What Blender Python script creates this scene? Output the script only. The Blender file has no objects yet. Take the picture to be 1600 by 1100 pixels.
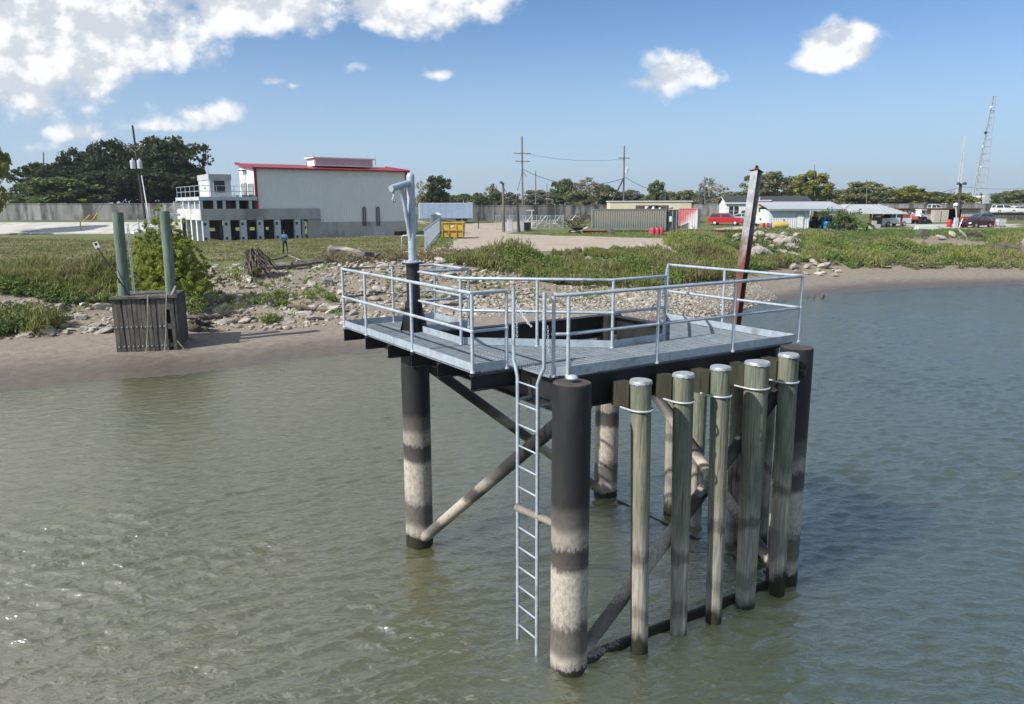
import bpy, math, random
import numpy as np
from mathutils import Vector, Matrix
random.seed(7); RNG = np.random.default_rng(7)
C = bpy.context.scene.collection
SC = bpy.context.scene
R = math.radians

# ------------------------------------------------------------------ camera
CAM_F, CAM_P, CAM_R, CAM_H = 1195.1754, .1892, -.0024, 6.2554
cam = bpy.data.cameras.new('camera'); camo = bpy.data.objects.new('camera', cam); C.objects.link(camo)
cam.sensor_fit = 'HORIZONTAL'; cam.sensor_width = 36.0; cam.lens = 36.0 * CAM_F / 1600.0
cam.clip_start = .1; cam.clip_end = 6000
_fw = Vector((0, math.cos(CAM_P), -math.sin(CAM_P))); _up0 = Vector((0, math.sin(CAM_P), math.cos(CAM_P))); _rt0 = Vector((1, 0, 0))
_rt = math.cos(CAM_R) * _rt0 + math.sin(CAM_R) * _up0; _up = -math.sin(CAM_R) * _rt0 + math.cos(CAM_R) * _up0
camo.matrix_world = Matrix(((_rt.x, _up.x, -_fw.x, 0), (_rt.y, _up.y, -_fw.y, 0), (_rt.z, _up.z, -_fw.z, CAM_H), (0, 0, 0, 1)))
SC.camera = camo

# ------------------------------------------------------------------ sun, sky, exposure
SUN_AZ, SUN_EL = R(214), R(42)
sun = bpy.data.lights.new('sun', 'SUN'); suno = bpy.data.objects.new('sun', sun); C.objects.link(suno)
sun.energy = 3.9; sun.angle = R(.6); sun.color = (1, .95, .87)
_sd = Vector((math.cos(SUN_AZ) * math.cos(SUN_EL), math.sin(SUN_AZ) * math.cos(SUN_EL), math.sin(SUN_EL)))
suno.rotation_euler = _sd.to_track_quat('Z', 'Y').to_euler(); suno.location = (-60, -40, 80)
SC.view_settings.view_transform = 'Standard'; SC.view_settings.look = 'None'
SC.view_settings.exposure = 0.62; SC.view_settings.gamma = 1.0; SC.view_settings.use_curve_mapping = False
SC.cycles.max_bounces = 6; SC.cycles.diffuse_bounces = 3; SC.cycles.glossy_bounces = 3; SC.cycles.transparent_max_bounces = 8
SC.cycles.caustics_reflective = False; SC.cycles.caustics_refractive = False
SC.cycles.use_denoising = True

def ray(px, py):
    return _fw + (px - 800) / CAM_F * _rt - (py - 550) / CAM_F * _up

class NT:
    """tiny node-graph helper"""
    def __init__(s, nt): s.nt = nt; s.n = nt.nodes; s.l = nt.links
    def add(s, t, **kw):
        n = s.n.new(t)
        for k, v in kw.items():
            if k.startswith('i_'): n.inputs[k[2:].replace('_', ' ')].default_value = v
            else: setattr(n, k, v)
        return n
    def put(s, v, sock):
        if hasattr(v, 'is_output'): s.l.new(v, sock)
        elif v is not None:
            if isinstance(v, (tuple, list)) and len(v) == 3 and sock.type == 'RGBA': v = (*v, 1)
            sock.default_value = v
    def math(s, op, a, b=None, c=None, clamp=False):
        n = s.n.new('ShaderNodeMath'); n.operation = op; n.use_clamp = clamp
        s.put(a, n.inputs[0])
        if b is not None: s.put(b, n.inputs[1])
        if c is not None: s.put(c, n.inputs[2])
        return n.outputs[0]
    def ss(s, v, a, b, lo=0., hi=1.):
        n = s.n.new('ShaderNodeMapRange'); n.interpolation_type = 'SMOOTHSTEP'
        s.put(v, n.inputs[0]); n.inputs[1].default_value = a; n.inputs[2].default_value = b
        n.inputs[3].default_value = lo; n.inputs[4].default_value = hi
        return n.outputs[0]
    def mix(s, f, a, b, mode='MIX'):
        n = s.n.new('ShaderNodeMix'); n.data_type = 'RGBA'; n.blend_type = mode
        s.put(f, n.inputs[0]); s.put(a, n.inputs[6]); s.put(b, n.inputs[7])
        return n.outputs[2]
    def noise(s, vec, scale, detail=4., rough=.55, dist=0., dim='3D'):
        n = s.n.new('ShaderNodeTexNoise'); n.noise_dimensions = dim
        if vec is not None: s.l.new(vec, n.inputs['Vector'])
        n.inputs['Scale'].default_value = scale; n.inputs['Detail'].default_value = detail
        n.inputs['Roughness'].default_value = rough; n.inputs['Distortion'].default_value = dist
        return n.outputs[0]
    def mapv(s, vec, scale=(1, 1, 1), loc=(0, 0, 0), rot=(0, 0, 0)):
        n = s.n.new('ShaderNodeMapping'); s.l.new(vec, n.inputs[0])
        n.inputs['Location'].default_value = loc; n.inputs['Rotation'].default_value = rot; n.inputs['Scale'].default_value = scale
        return n.outputs[0]
    def xyz(s, vec):
        n = s.n.new('ShaderNodeSeparateXYZ'); s.l.new(vec, n.inputs[0]); return n.outputs
    def comb(s, x, y, z):
        n = s.n.new('ShaderNodeCombineXYZ'); s.put(x, n.inputs[0]); s.put(y, n.inputs[1]); s.put(z, n.inputs[2]); return n.outputs[0]

world = bpy.data.worlds.new('World'); SC.world = world; world.use_nodes = True
def build_world():
    nt = NT(world.node_tree); nt.n.clear()
    out = nt.add('ShaderNodeOutputWorld')
    sky = nt.add('ShaderNodeTexSky', sky_type='NISHITA', sun_disc=False, sun_elevation=SUN_EL, sun_rotation=math.atan2(_sd.x, _sd.y) % (2 * math.pi))
    sky.air_density = .6; sky.dust_density = .3; sky.ozone_density = 2.6; sky.altitude = 0
    bg = nt.add('ShaderNodeBackground'); bg.inputs[1].default_value = SKY_STRENGTH
    g = nt.add('ShaderNodeTexCoord').outputs['Generated']
    x, y, z = nt.xyz(g)
    # pale band of moist air low over the whole horizon
    hz = nt.math('MULTIPLY', nt.ss(nt.math('ABSOLUTE', z), .0, .24, .9, 0.), 1.)
    k = 1 / SKY_STRENGTH
    nt.l.new(nt.mix(hz, nt.mix(1., sky.outputs[0], (.84, .99, 1.03), 'MULTIPLY'), (.30 * k, .39 * k, .475 * k)), bg.inputs[0])
    yc = nt.math('MAXIMUM', y, .08)
    u = nt.math('DIVIDE', x, yc); v = nt.math('DIVIDE', z, yc)
    uv = nt.comb(u, v, 0.)
    n1 = nt.noise(nt.mapv(uv, (1, 1.25, 1)), 12, 10, .58, .0)
    n2 = nt.noise(nt.mapv(uv, (1, 1.3, 1), (3.1, 1.7, 0)), 3.2, 6, .55)
    # clouds in view, plus unseen ones added for the river's reflection: px centre, px radii, weight
    blobs = [(95, 40, 195, 92, 1.25), (30, 105, 175, 62, 1.1), (215, 82, 115, 40, 1.0), (20, -60, 300, 110, 1.3),
             (425, 8, 118, 42, 1.1), (660, 0, 128, 46, 1.1), (520, -55, 330, 60, 1.2), (-60, -330, 620, 250, 1.2), (-350, 60, 330, 190, 1.1), (560, -420, 300, 120, .9),
             (345, 180, 50, 20, .95), (1052, 112, 50, 34, 1.0), (1092, 120, 38, 17, .85), (1010, 130, 30, 12, .7),
             (1325, 66, 66, 34, 1.0), (1270, 98, 48, 20, .9), (1352, 48, 40, 24, .9),
             (130, 207, 60, 13, .62), (238, 198, 66, 13, .6), (68, 262, 40, 8, .45),
             (428, 127, 22, 9, .62), (458, 134, 14, 6, .5), (560, 104, 34, 11, .45), (690, 118, 26, 7, .4), (30, 232, 60, 9, .45)]
    m = None
    for (px, py, rx, ry, w) in blobs:
        r = ray(px, py); U, V = r.x / r.y, r.z / r.y
        du = nt.math('MULTIPLY', nt.math('SUBTRACT', u, U), CAM_F / rx * .97)
        dv = nt.math('MULTIPLY', nt.math('SUBTRACT', v, V), CAM_F / ry * .95)
        d = nt.math('SQRT', nt.math('ADD', nt.math('MULTIPLY', du, du), nt.math('MULTIPLY', dv, dv)))
        k = nt.math('MULTIPLY', nt.math('SUBTRACT', 1.35, d), w)
        m = k if m is None else nt.math('SMOOTH_MAX', m, k, .15)
    front = nt.ss(y, .1, .3)
    frame = nt.math('MULTIPLY', nt.math('MULTIPLY', nt.ss(nt.math('ABSOLUTE', u), .8, 1.2, 1, 0), nt.ss(v, .38, .7, 1, 0)), front)
    dens = nt.ss(nt.math('ADD', m, nt.math('MULTIPLY', nt.math('SUBTRACT', n1, .5), 2.7)), .22, .82)
    dens = nt.math('MULTIPLY', dens, frame)
    # broken cloud added out of view, brighter to lift ambient light and reflections
    zz = nt.math('ADD', nt.math('MAXIMUM', z, 0.), .18)
    pv = nt.comb(nt.math('DIVIDE', x, zz), nt.math('DIVIDE', y, zz), 0.)
    n3 = nt.noise(pv, 1.1, 8, .58, .2)
    gen = nt.math('MULTIPLY', nt.math('MULTIPLY', nt.ss(nt.math('ADD', n3, nt.ss(x, -.6, .4, .03, -.03)), .47, .60), nt.math('SUBTRACT', 1., frame)), nt.ss(z, .0, .12))
    dens = nt.math('MAXIMUM', dens, gen)
    # lit tops, grey bellies: compare the noise with the same noise taken a little lower
    n1b = nt.noise(nt.mapv(uv, (1, 1.25, 1), (.016, -.030, 0)), 12, 10, .58, .0)
    lit = nt.ss(nt.math('ADD', nt.math('MULTIPLY', nt.math('SUBTRACT', n1, n1b), 3.0), n2), .26, .72)
    ccol = nt.mix(lit, (.62, .66, .71), (.98, .98, .98))
    cbg = nt.add('ShaderNodeBackground'); nt.l.new(ccol, cbg.inputs[0]); nt.put(nt.mix(frame, (.85, .85, .85), (.72, .72, .72)), cbg.inputs[1])
    ms = nt.add('ShaderNodeMixShader')
    nt.l.new(nt.math('MULTIPLY', dens, .95), ms.inputs[0]); nt.l.new(bg.outputs[0], ms.inputs[1]); nt.l.new(cbg.outputs[0], ms.inputs[2])
    nt.l.new(ms.outputs[0], out.inputs[0])
SKY_STRENGTH = .098
build_world()

# ------------------------------------------------------------------ materials
def mat(name, c1, c2=None, scale=3., detail=5., rough=.8, bump=0., bscale=None, metal=0., c3=None, s3=None, t3=(.55, .7),
        stretch=(1, 1, 1), coords='Object', spec=.4, island=0., objvar=0., mixr=(.35, .65), bdist=.02):
    m = bpy.data.materials.new(name); m.use_nodes = True; nt = NT(m.node_tree)
    b = nt.n['Principled BSDF']; b.inputs['Roughness'].default_value = rough; b.inputs['Metallic'].default_value = metal
    b.inputs['Specular IOR Level'].default_value = spec
    vec = nt.add('ShaderNodeTexCoord').outputs[coords] if coords != 'World' else nt.add('ShaderNodeNewGeometry').outputs['Position']
    if objvar:
        oi = nt.add('ShaderNodeObjectInfo'); vm = nt.add('ShaderNodeVectorMath', operation='ADD')
        nt.l.new(vec, vm.inputs[0]); cx = nt.comb(nt.math('MULTIPLY', oi.outputs['Random'], 37.), nt.math('MULTIPLY', oi.outputs['Random'], 91.), 0.)
        nt.l.new(cx, vm.inputs[1]); vec = vm.outputs[0]
    vs = nt.mapv(vec, stretch)
    col = c1
    if c2 is not None:
        f = nt.ss(nt.noise(vs, scale, detail, .6), *mixr); col = nt.mix(f, c1, c2)
    if c3 is not None:
        f = nt.ss(nt.noise(nt.mapv(vs, (1, 1, 1), (5.3, 2.2, 8.1)), s3 or scale * .4, 4, .6), *t3); col = nt.mix(f, col, c3)
    if island:
        ri = nt.add('ShaderNodeNewGeometry').outputs['Random Per Island']
        k = nt.math('ADD', nt.math('MULTIPLY', ri, 2 * island), 1 - island)
        col = nt.mix(1., col, nt.comb(k, k, k), 'MULTIPLY')
    if objvar:
        k = nt.math('ADD', nt.math('MULTIPLY', oi.outputs['Random'], 2 * objvar), 1 - objvar)
        col = nt.mix(1., col, nt.comb(k, k, k), 'MULTIPLY')
    nt.put(col, b.inputs['Base Color'])
    if bump:
        bn = nt.add('ShaderNodeBump'); bn.inputs['Strength'].default_value = bump; bn.inputs['Distance'].default_value = bdist
        nt.l.new(nt.noise(vs, bscale or scale * 3, 4, .6), bn.inputs['Height']); nt.l.new(bn.outputs[0], b.inputs['Normal'])
    return m

M = {}
M['galv'] = mat('galvanised_steel', (.35, .42, .49), (.46, .52, .58), 9, 7, .5, .08, 40, .25, c3=(.255, .285, .31), s3=3.2, t3=(.52, .72))
M['galv_bright'] = mat('new_galvanised_steel', (.46, .51, .55), (.55, .59, .63), 10, 4, .45, .05, metal=.25)
M['grate'] = mat('galvanised_grating', (.21, .25, .29), (.29, .33, .37), 6, 4, .55, metal=.2)
M['black_steel'] = mat('black_painted_steel', (.012, .013, .017), (.024, .024, .028), 2.5, 5, .5, .05, 20, c3=(.05, .046, .045), s3=1.2, t3=(.6, .8))
M['concrete'] = mat('concrete', (.33, .34, .34), (.42, .43, .42), .6, 6, .9, .1, 6, c3=(.24, .24, .24), s3=.35, stretch=(1, 1, .5))
M['cover_white'] = mat('white_paint', (.72, .74, .76), (.66, .68, .70), 1.5, 4, .6)
M['glass_dark'] = mat('dark_glass', (.02, .025, .03), None, rough=.08, spec=.6)
M['rubber'] = mat('rubber', (.02, .02, .02), (.03, .03, .03), 10, rough=.85)
M['rust'] = mat('rust', (.12, .042, .026), (.19, .08, .05), 4, 6, .9, .2, 20, c3=(.05, .02, .018), s3=1.5)

def pile_steel():
    """black coated steel with bands of dried river silt left by falling water"""
    m = bpy.data.materials.new('silted_pile_steel'); m.use_nodes = True; nt = NT(m.node_tree); b = nt.n['Principled BSDF']
    pos = nt.add('ShaderNodeNewGeometry').outputs['Position']; x, y, z = nt.xyz(pos)
    nb = nt.noise(nt.mapv(pos, (1, 1, .35)), 2.0, 5, .65); nf = nt.noise(nt.mapv(pos, (1, 1, .55)), 22., 8, .75)
    lowv = nt.noise(nt.mapv(pos, (.16, .16, .0)), 1.0, 1, .5)
    zz = nt.math('ADD', z, nt.math('ADD', nt.math('MULTIPLY', nt.math('SUBTRACT', nb, .5), .30), nt.math('MULTIPLY', nt.math('SUBTRACT', nf, .5), .30)))
    zz = nt.math('ADD', zz, nt.math('MULTIPLY', nt.math('SUBTRACT', lowv, .5), .9))
    dark = nt.mix(nt.ss(nb, .35, .7), (.013, .014, .017), (.032, .032, .035))
    pale = nt.mix(nt.ss(nf, .3, .7), (.36, .325, .275), (.54, .49, .425))
    rp = nt.add('ShaderNodeValToRGB'); nt.l.new(nt.math('DIVIDE', zz, 4.), rp.inputs[0]); cr = rp.color_ramp
    stops = [(0., 0), (.03, 0), (.036, .65), (.07, .88), (.10, .30), (.185, .22), (.215, .80), (.26, .96), (.388, 1.), (.408, .15), (.47, .08), (.487, .60), (.525, .66), (.552, .22), (.60, .14), (.622, .02), (1., 0)]
    while len(cr.elements) < len(stops): cr.elements.new(.5)
    for e, (p_, v_) in zip(cr.elements, stops): e.position = p_; e.color = (v_, v_, v_, 1)
    f = nt.math('MULTIPLY', rp.outputs[0], nt.ss(nf, .2, .55, .55, 1.))
    col = nt.mix(f, dark, pale)
    col = nt.mix(nt.ss(zz, .04, .20, 1, 0), col, (.022, .022, .012))
    nt.l.new(col, b.inputs['Base Color']); nt.put(nt.math('ADD', nt.math('MULTIPLY', f, .3), .55), b.inputs['Roughness']); b.inputs['Specular IOR Level'].default_value = .3
    bn = nt.add('ShaderNodeBump'); bn.inputs['Strength'].default_value = .25; bn.inputs['Distance'].default_value = .015
    nt.l.new(nf, bn.inputs['Height']); nt.l.new(bn.outputs[0], b.inputs['Normal'])
    return m
M['pile_steel'] = pile_steel()

def timber(name, top1, top2, low1, low2, zc=1.75, band=True):
    m = bpy.data.materials.new(name); m.use_nodes = True; nt = NT(m.node_tree); b = nt.n['Principled BSDF']
    tc = nt.add('ShaderNodeTexCoord').outputs['Object']; oi = nt.add('ShaderNodeObjectInfo').outputs['Random']
    pos = nt.add('ShaderNodeNewGeometry').outputs['Position']; z = nt.xyz(pos)[2]
    vm = nt.add('ShaderNodeVectorMath', operation='ADD'); nt.l.new(pos, vm.inputs[0]); nt.l.new(nt.comb(nt.math('MULTIPLY', oi, 31.), 0., nt.math('MULTIPLY', oi, 57.)), vm.inputs[1]); p = vm.outputs[0]
    grain = nt.noise(nt.mapv(p, (1, 1, .045)), 42, 5, .65); big = nt.noise(nt.mapv(p, (1, 1, .4)), 2.3, 5, .6); crack = nt.noise(nt.mapv(p, (1, 1, .05)), 17, 3, .5)
    top = nt.mix(nt.ss(big, .38, .62), top1, top2); low = nt.mix(nt.ss(big, .35, .65), low1, low2)
    zz = nt.math('ADD', z, nt.math('MULTIPLY', nt.math('SUBTRACT', big, .5), .9))
    zz = nt.math('ADD', zz, nt.math('MULTIPLY', nt.math('SUBTRACT', oi, .5), .5))
    col = nt.mix(nt.ss(zz, zc - .25, zc + .35), low, top)
    col = nt.mix(nt.ss(grain, .32, .66, .5, 0.), col, (.03, .028, .022))
    col = nt.mix(nt.ss(crack, .62, .70, 0., .6), col, (.02, .018, .015))
    if band:
        bz = nt.math('ABSOLUTE', nt.math('SUBTRACT', zz, zc - .22)); col = nt.mix(nt.ss(bz, .03, .16, .62, 0.), col, (.045, .042, .035))
        b2 = nt.math('ABSOLUTE', nt.math('SUBTRACT', zz, .62)); col = nt.mix(nt.ss(b2, .05, .2, .5, 0.), col, (.08, .08, .075))
        col = nt.mix(nt.ss(zz, .1, .34, 1, 0), col, (.026, .027, .016))
    nt.l.new(col, b.inputs['Base Color']); b.inputs['Roughness'].default_value = .85; b.inputs['Specular IOR Level'].default_value = .25
    bn = nt.add('ShaderNodeBump'); bn.inputs['Strength'].default_value = .5; bn.inputs['Distance'].default_value = .012
    nt.l.new(grain, bn.inputs['Height']); nt.l.new(bn.outputs[0], b.inputs['Normal'])
    return m
M['timber_pile'] = timber('treated_timber_pile', (.28, .27, .205), (.17, .20, .155), (.36, .34, .285), (.45, .42, .355))
M['green_pile'] = timber('green_treated_pile', (.155, .225, .18), (.215, .28, .23), (.155, .225, .18), (.22, .26, .21), -9, False)
M['old_wood'] = timber('weathered_dark_timber', (.10, .096, .088), (.185, .175, .158), (.095, .09, .08), (.17, .16, .145), 1.0, False)
M['spacer'] = timber('dark_treated_block', (.035, .038, .026), (.06, .06, .042), (.035, .038, .026), (.06, .06, .042), 0, False)
M['drift'] = mat('driftwood', (.25, .225, .20), (.12, .10, .085), 5, 7, .9, .8, 22, stretch=(.2, 1, 1), c3=(.38, .36, .33), s3=2., bdist=.06)
M['drift_dark'] = mat('dark_driftwood', (.075, .06, .048), (.14, .115, .095), 4, 6, .9, .5, 25)
M['bark'] = mat('tree_bark', (.07, .055, .04), (.12, .10, .08), 4, 5, .95, .4, 20, stretch=(1, 1, .2))
M['rock'] = mat('limestone_riprap', (.33, .30, .26), (.19, .172, .148), 2.2, 6, .9, .5, 12, c3=(.40, .375, .335), s3=1.1, coords='World', island=.3, objvar=.22, bdist=.04)
M['rock_pale'] = mat('pale_broken_concrete', (.45, .43, .385), (.34, .32, .285), 1.6, 6, .92, .4, 9, coords='World', objvar=.2, bdist=.04)

# ------------------------------------------------------------------ mesh helpers
class MB:
    def __init__(s): s.v = []; s.f = []
    def add(s, verts, faces):
        o = len(s.v); s.v.extend([tuple(p) for p in verts]); s.f.extend([tuple(i + o for i in q) for q in faces]); return s
    def box(s, c, size, yaw=0., rot=None):
        hx, hy, hz = size[0] / 2, size[1] / 2, size[2] / 2
        pts = [Vector((sx * hx, sy * hy, sz * hz)) for sz in (-1, 1) for sy in (-1, 1) for sx in (-1, 1)]
        mt = rot if rot is not None else (Matrix.Rotation(yaw, 3, 'Z') if yaw else None)
        c = Vector(c); pts = [(mt @ p if mt is not None else p) + c for p in pts]
        return s.add(pts, [(0, 2, 3, 1), (4, 5, 7, 6), (0, 1, 5, 4), (2, 6, 7, 3), (0, 4, 6, 2), (1, 3, 7, 5)])
    def bar(s, p0, p1, w, h, up=(0, 0, 1)):
        p0, p1 = Vector(p0), Vector(p1); d = p1 - p0; L = d.length; d = d / L
        u = Vector(up)
        if abs(d.dot(u)) > .99: u = Vector((0, 1, 0))
        sd = d.cross(u).normalized(); u = sd.cross(d)
        return s.box((p0 + p1) / 2, (L, w, h), rot=Matrix((d, sd, u)).transposed())
    def tube(s, path, r, n=10, caps=True):
        path = [Vector(p) for p in path]; rs = r if isinstance(r, (list, tuple)) else [r] * len(path)
        rings = []; prev = None
        for i, p in enumerate(path):
            d = (path[min(i + 1, len(path) - 1)] - path[max(i - 1, 0)])
            if d.length < 1e-9: d = Vector((0, 0, 1))
            d.normalize()
            if prev is None:
                a = Vector((0, 0, 1)) if abs(d.z) < .9 else Vector((1, 0, 0)); sd = d.cross(a).normalized()
            else:
                sd = (prev - d * prev.dot(d)).normalized()
            prev = sd; up = d.cross(sd)
            rings.append([p + float(rs[i]) * (math.cos(2 * math.pi * k / n) * sd + math.sin(2 * math.pi * k / n) * up) for k in range(n)])
        vs = [q for rg in rings for q in rg]; fs = []
        for i in range(len(path) - 1):
            for k in range(n):
                fs.append((i * n + k, i * n + (k + 1) % n, (i + 1) * n + (k + 1) % n, (i + 1) * n + k))
        if caps: fs.append(tuple(range(n))[::-1]); fs.append(tuple((len(path) - 1) * n + k for k in range(n)))
        return s.add(vs, fs)
    def lathe(s, prof, n=24, c=(0, 0, 0)):
        vs = []; fs = []
        for (r, z) in prof:
            for k in range(n):
                a = 2 * math.pi * k / n; vs.append((c[0] + r * math.cos(a), c[1] + r * math.sin(a), c[2] + z))
        for i in range(len(prof) - 1):
            for k in range(n): fs.append((i * n + k, i * n + (k + 1) % n, (i + 1) * n + (k + 1) % n, (i + 1) * n + k))
        fs.append(tuple(range(n))[::-1]); fs.append(tuple((len(prof) - 1) * n + k for k in range(n)))
        return s.add(vs, fs)
    def prism(s, poly, axis, a0, a1):
        """poly: 2-D outline; axis 'y' extrudes an xz outline along y, 'x' a yz outline along x, 'z' an xy outline along z"""
        n = len(poly)
        def P(q, a): return (q[0], a, q[1]) if axis == 'y' else (a, q[0], q[1]) if axis == 'x' else (q[0], q[1], a)
        vs = [P(q, a0) for q in poly] + [P(q, a1) for q in poly]
        fs = [tuple(range(n)), tuple(range(2 * n - 1, n - 1, -1))] + [(i, n + i, n + (i + 1) % n, (i + 1) % n) for i in range(n)]
        return s.add(vs, fs)
    def quad(s, a, b, c, d): return s.add([a, b, c, d], [(0, 1, 2, 3)])
    def ibeam(s, p0, p1, depth, fl, tf=.02, tw=.016):
        """p0, p1: centre of the top face"""
        p0, p1 = Vector(p0), Vector(p1)
        s.bar(p0 - Vector((0, 0, tf / 2)), p1 - Vector((0, 0, tf / 2)), fl, tf)
        s.bar(p0 - Vector((0, 0, depth - tf / 2)), p1 - Vector((0, 0, depth - tf / 2)), fl, tf)
        return s.bar(p0 - Vector((0, 0, depth / 2)), p1 - Vector((0, 0, depth / 2)), tw, depth - 2 * tf - .002)
    def mesh(s, name):
        me = bpy.data.meshes.new(name); me.from_pydata(s.v, [], s.f); me.update(); return me
    def part(s, name, m, parent=None, smooth=False, recalc=True, **kw):
        me = s.mesh(name)
        if recalc: fix(me)
        return inst(name, me, m, parent, smooth=smooth, **kw)

import bmesh
def fix(me):
    bm = bmesh.new(); bm.from_mesh(me); bmesh.ops.recalc_face_normals(bm, faces=bm.faces); bm.to_mesh(me); bm.free()
def inst(name, me, m=None, parent=None, loc=(0, 0, 0), rot=(0, 0, 0), scale=None, smooth=False, label=None, cat=None, group=None, kind=None):
    o = bpy.data.objects.new(name, me); C.objects.link(o)
    if parent is not None: o.parent = parent
    o.location = loc; o.rotation_euler = rot
    if scale is not None: o.scale = scale if hasattr(scale, '__len__') else (scale,) * 3
    if m is not None and not me.materials: me.materials.append(M[m] if isinstance(m, str) else m)
    if smooth:
        sm = (lambda: None)
        me.polygons.foreach_set('use_smooth', [True] * len(me.polygons))
        if smooth == 'edges':
            try: me.set_sharp_from_angle(angle=R(40))
            except Exception: pass
    tag(o, label, cat, group, kind); return o
def tag(o, label=None, cat=None, group=None, kind=None):
    if label: o['label'] = label
    if cat: o['category'] = cat
    if group: o['group'] = group
    if kind: o['kind'] = kind
    return o
def thing(name, label, cat, loc=(0, 0, 0), rz=0., group=None):
    o = bpy.data.objects.new(name, None); C.objects.link(o); o.location = loc; o.rotation_euler = (0, 0, rz); o.empty_display_size = .2
    return tag(o, label, cat, group)
_kids = {}
def copy_tree(root, loc=None, rz=None, label=None, scale=None):
    def cp(o, par):
        c = o.copy(); C.objects.link(c)
        if par is not None: c.parent = par
        for ch in o.children: cp(ch, c)
        return c
    r = cp(root, None)
    if loc is not None: r.location = loc
    if rz is not None: r.rotation_euler = (0, 0, rz)
    if scale is not None: r.scale = (scale,) * 3
    if label: r['label'] = label
    return r
def np_mesh(name, V, F, m, **kw):
    me = bpy.data.meshes.new(name); V = np.asarray(V, np.float32); F = np.asarray(F, np.int32); k = F.shape[1]
    me.vertices.add(len(V)); me.vertices.foreach_set('co', V.ravel()); me.loops.add(F.size); me.loops.foreach_set('vertex_index', F.ravel())
    me.polygons.add(len(F)); me.polygons.foreach_set('loop_start', np.arange(0, F.size, k, dtype=np.int32)); me.polygons.foreach_set('loop_total', np.full(len(F), k, np.int32))
    me.update(calc_edges=True); me.validate()
    return inst(name, me, m, **kw)

# ------------------------------------------------------------------ terrain
SX0 = [-200, -60, -30, -17.95, -14.4, -11.9, -9.5, -7.2, 0, 6, 11.5, 16.9, 19.9, 22.75, 28.9, 35, 40.85, 70, 140, 400]
SY0 = [-60, 2, 20, 26.1, 27.7, 29.2, 31, 32.5, 36, 39, 42.7, 50.2, 52.6, 54.1, 57.4, 59.6, 60.9, 64, 66, 70]
SX1 = [-200, -60, -30, -22.65, -19.9, -15.5, -11.1, -8.6, 0, 8, 13.4, 19, 25.6, 33.7, 39, 44, 70, 140, 400]
SY1 = [-50, 13, 29, 33.4, 35, 35.9, 36.4, 37.8, 41.5, 45, 48.2, 56, 63.7, 67.3, 67.1, 67.3, 70, 72, 76]
SX2 = [-200, -60, -32, -25.4, -21.8, -18.4, -10.3, -4.9, 1, 7, 14, 20, 30, 41, 64, 140, 400]
SY2 = [-40, 22, 35, 39.5, 43, 48.5, 51.8, 53.5, 57, 62, 68, 74, 81, 86, 92, 95, 98]
def sstep(t): t = np.clip(t, 0, 1); return t * t * (3 - 2 * t)
def base_h(x, y):
    z = np.interp(y, [20, 50, 80, 100, 122, 135, 200, 400], [2.5, 2.6, 2.8, 3.0, 3.6, 3.8, 4.0, 4.0])
    z = z + np.interp(y, [94, 96, 103, 115, 125], [0, 0, 1.0, .9, .6]) * sstep((-8 - x) / 6)
    z = z + sstep((x - 60) / 15) * sstep((y - 140) / 8) * .55
    return z
def ground_z(x, y):
    x = np.asarray(x, float); y = np.asarray(y, float)
    s0 = np.interp(x, SX0, SY0); s1 = np.interp(x, SX1, SY1); s2 = np.interp(x, SX2, SY2)
    top = base_h(x, np.maximum(y, s2))
    z = np.where(y < s0, np.maximum(-(s0 - y) * .1, -3.), .5 * np.clip((y - s0) / (s1 - s0), 0, 1) ** 1.1)
    return np.where(y > s1, .5 + (top - .5) * (.35 * np.clip((y - s1) / (s2 - s1), 0, 1) + .65 * sstep((y - s1) / (s2 - s1))), z)
def gz(x, y): return float(ground_z(x, y))
def gp(px, py):
    """point of the ground seen at a photograph position"""
    r = ray(px, py); t0 = 15.
    for k in range(4000):
        t = t0 * 1.004; p = Vector((0, 0, CAM_H)) + r * t
        if p.z < gz(p.x, p.y): break
        t0 = t
    return Vector((p.x, p.y, gz(p.x, p.y)))
def at(px, py, d): return Vector((0, 0, CAM_H)) + ray(px, py) * d     # d = distance along the view axis
# ------------------------------------------------------------------ ground sheet
def spaced(segs):
    out = [segs[0][0]]
    for a, b, st in segs:
        n = max(1, int(round((b - a) / st))); out += list(np.linspace(a, b, n + 1)[1:])
    return np.array(out)
def poly_mask(X, Y, poly):
    inside = np.zeros(X.shape, bool); n = len(poly); j = n - 1
    for i in range(n):
        xi, yi = poly[i]; xj, yj = poly[j]
        c = ((yi > Y) != (yj > Y)) & (X < (xj - xi) * (Y - yi) / (yj - yi + 1e-12) + xi); inside ^= c; j = i
    return inside
def vnoise(X, Y, s, seed=0):
    def h(i, j): return np.modf(np.abs(np.sin(i * 127.1 + j * 311.7 + seed * 74.7) * 43758.5453))[0]
    x = X / s; y = Y / s; i = np.floor(x); j = np.floor(y); fx = x - i; fy = y - j; fx = fx * fx * (3 - 2 * fx); fy = fy * fy * (3 - 2 * fy)
    return (h(i, j) * (1 - fx) + h(i + 1, j) * fx) * (1 - fy) + (h(i, j + 1) * (1 - fx) + h(i + 1, j + 1) * fx) * fy
LOT = [gp(*p).xy for p in [(672, 398), (700, 372), (712, 349), (655, 349), (655, 344), (830, 346), (838, 359), (800, 364), (850, 368), (960, 371), (1082, 374), (1075, 394), (980, 396), (850, 393), (760, 397)]]
PARK = [gp(*p).xy for p in [(1105, 359), (1180, 352), (1300, 354), (1420, 350), (1590, 350), (1590, 356), (1470, 358), (1300, 357.5)]]
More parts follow.
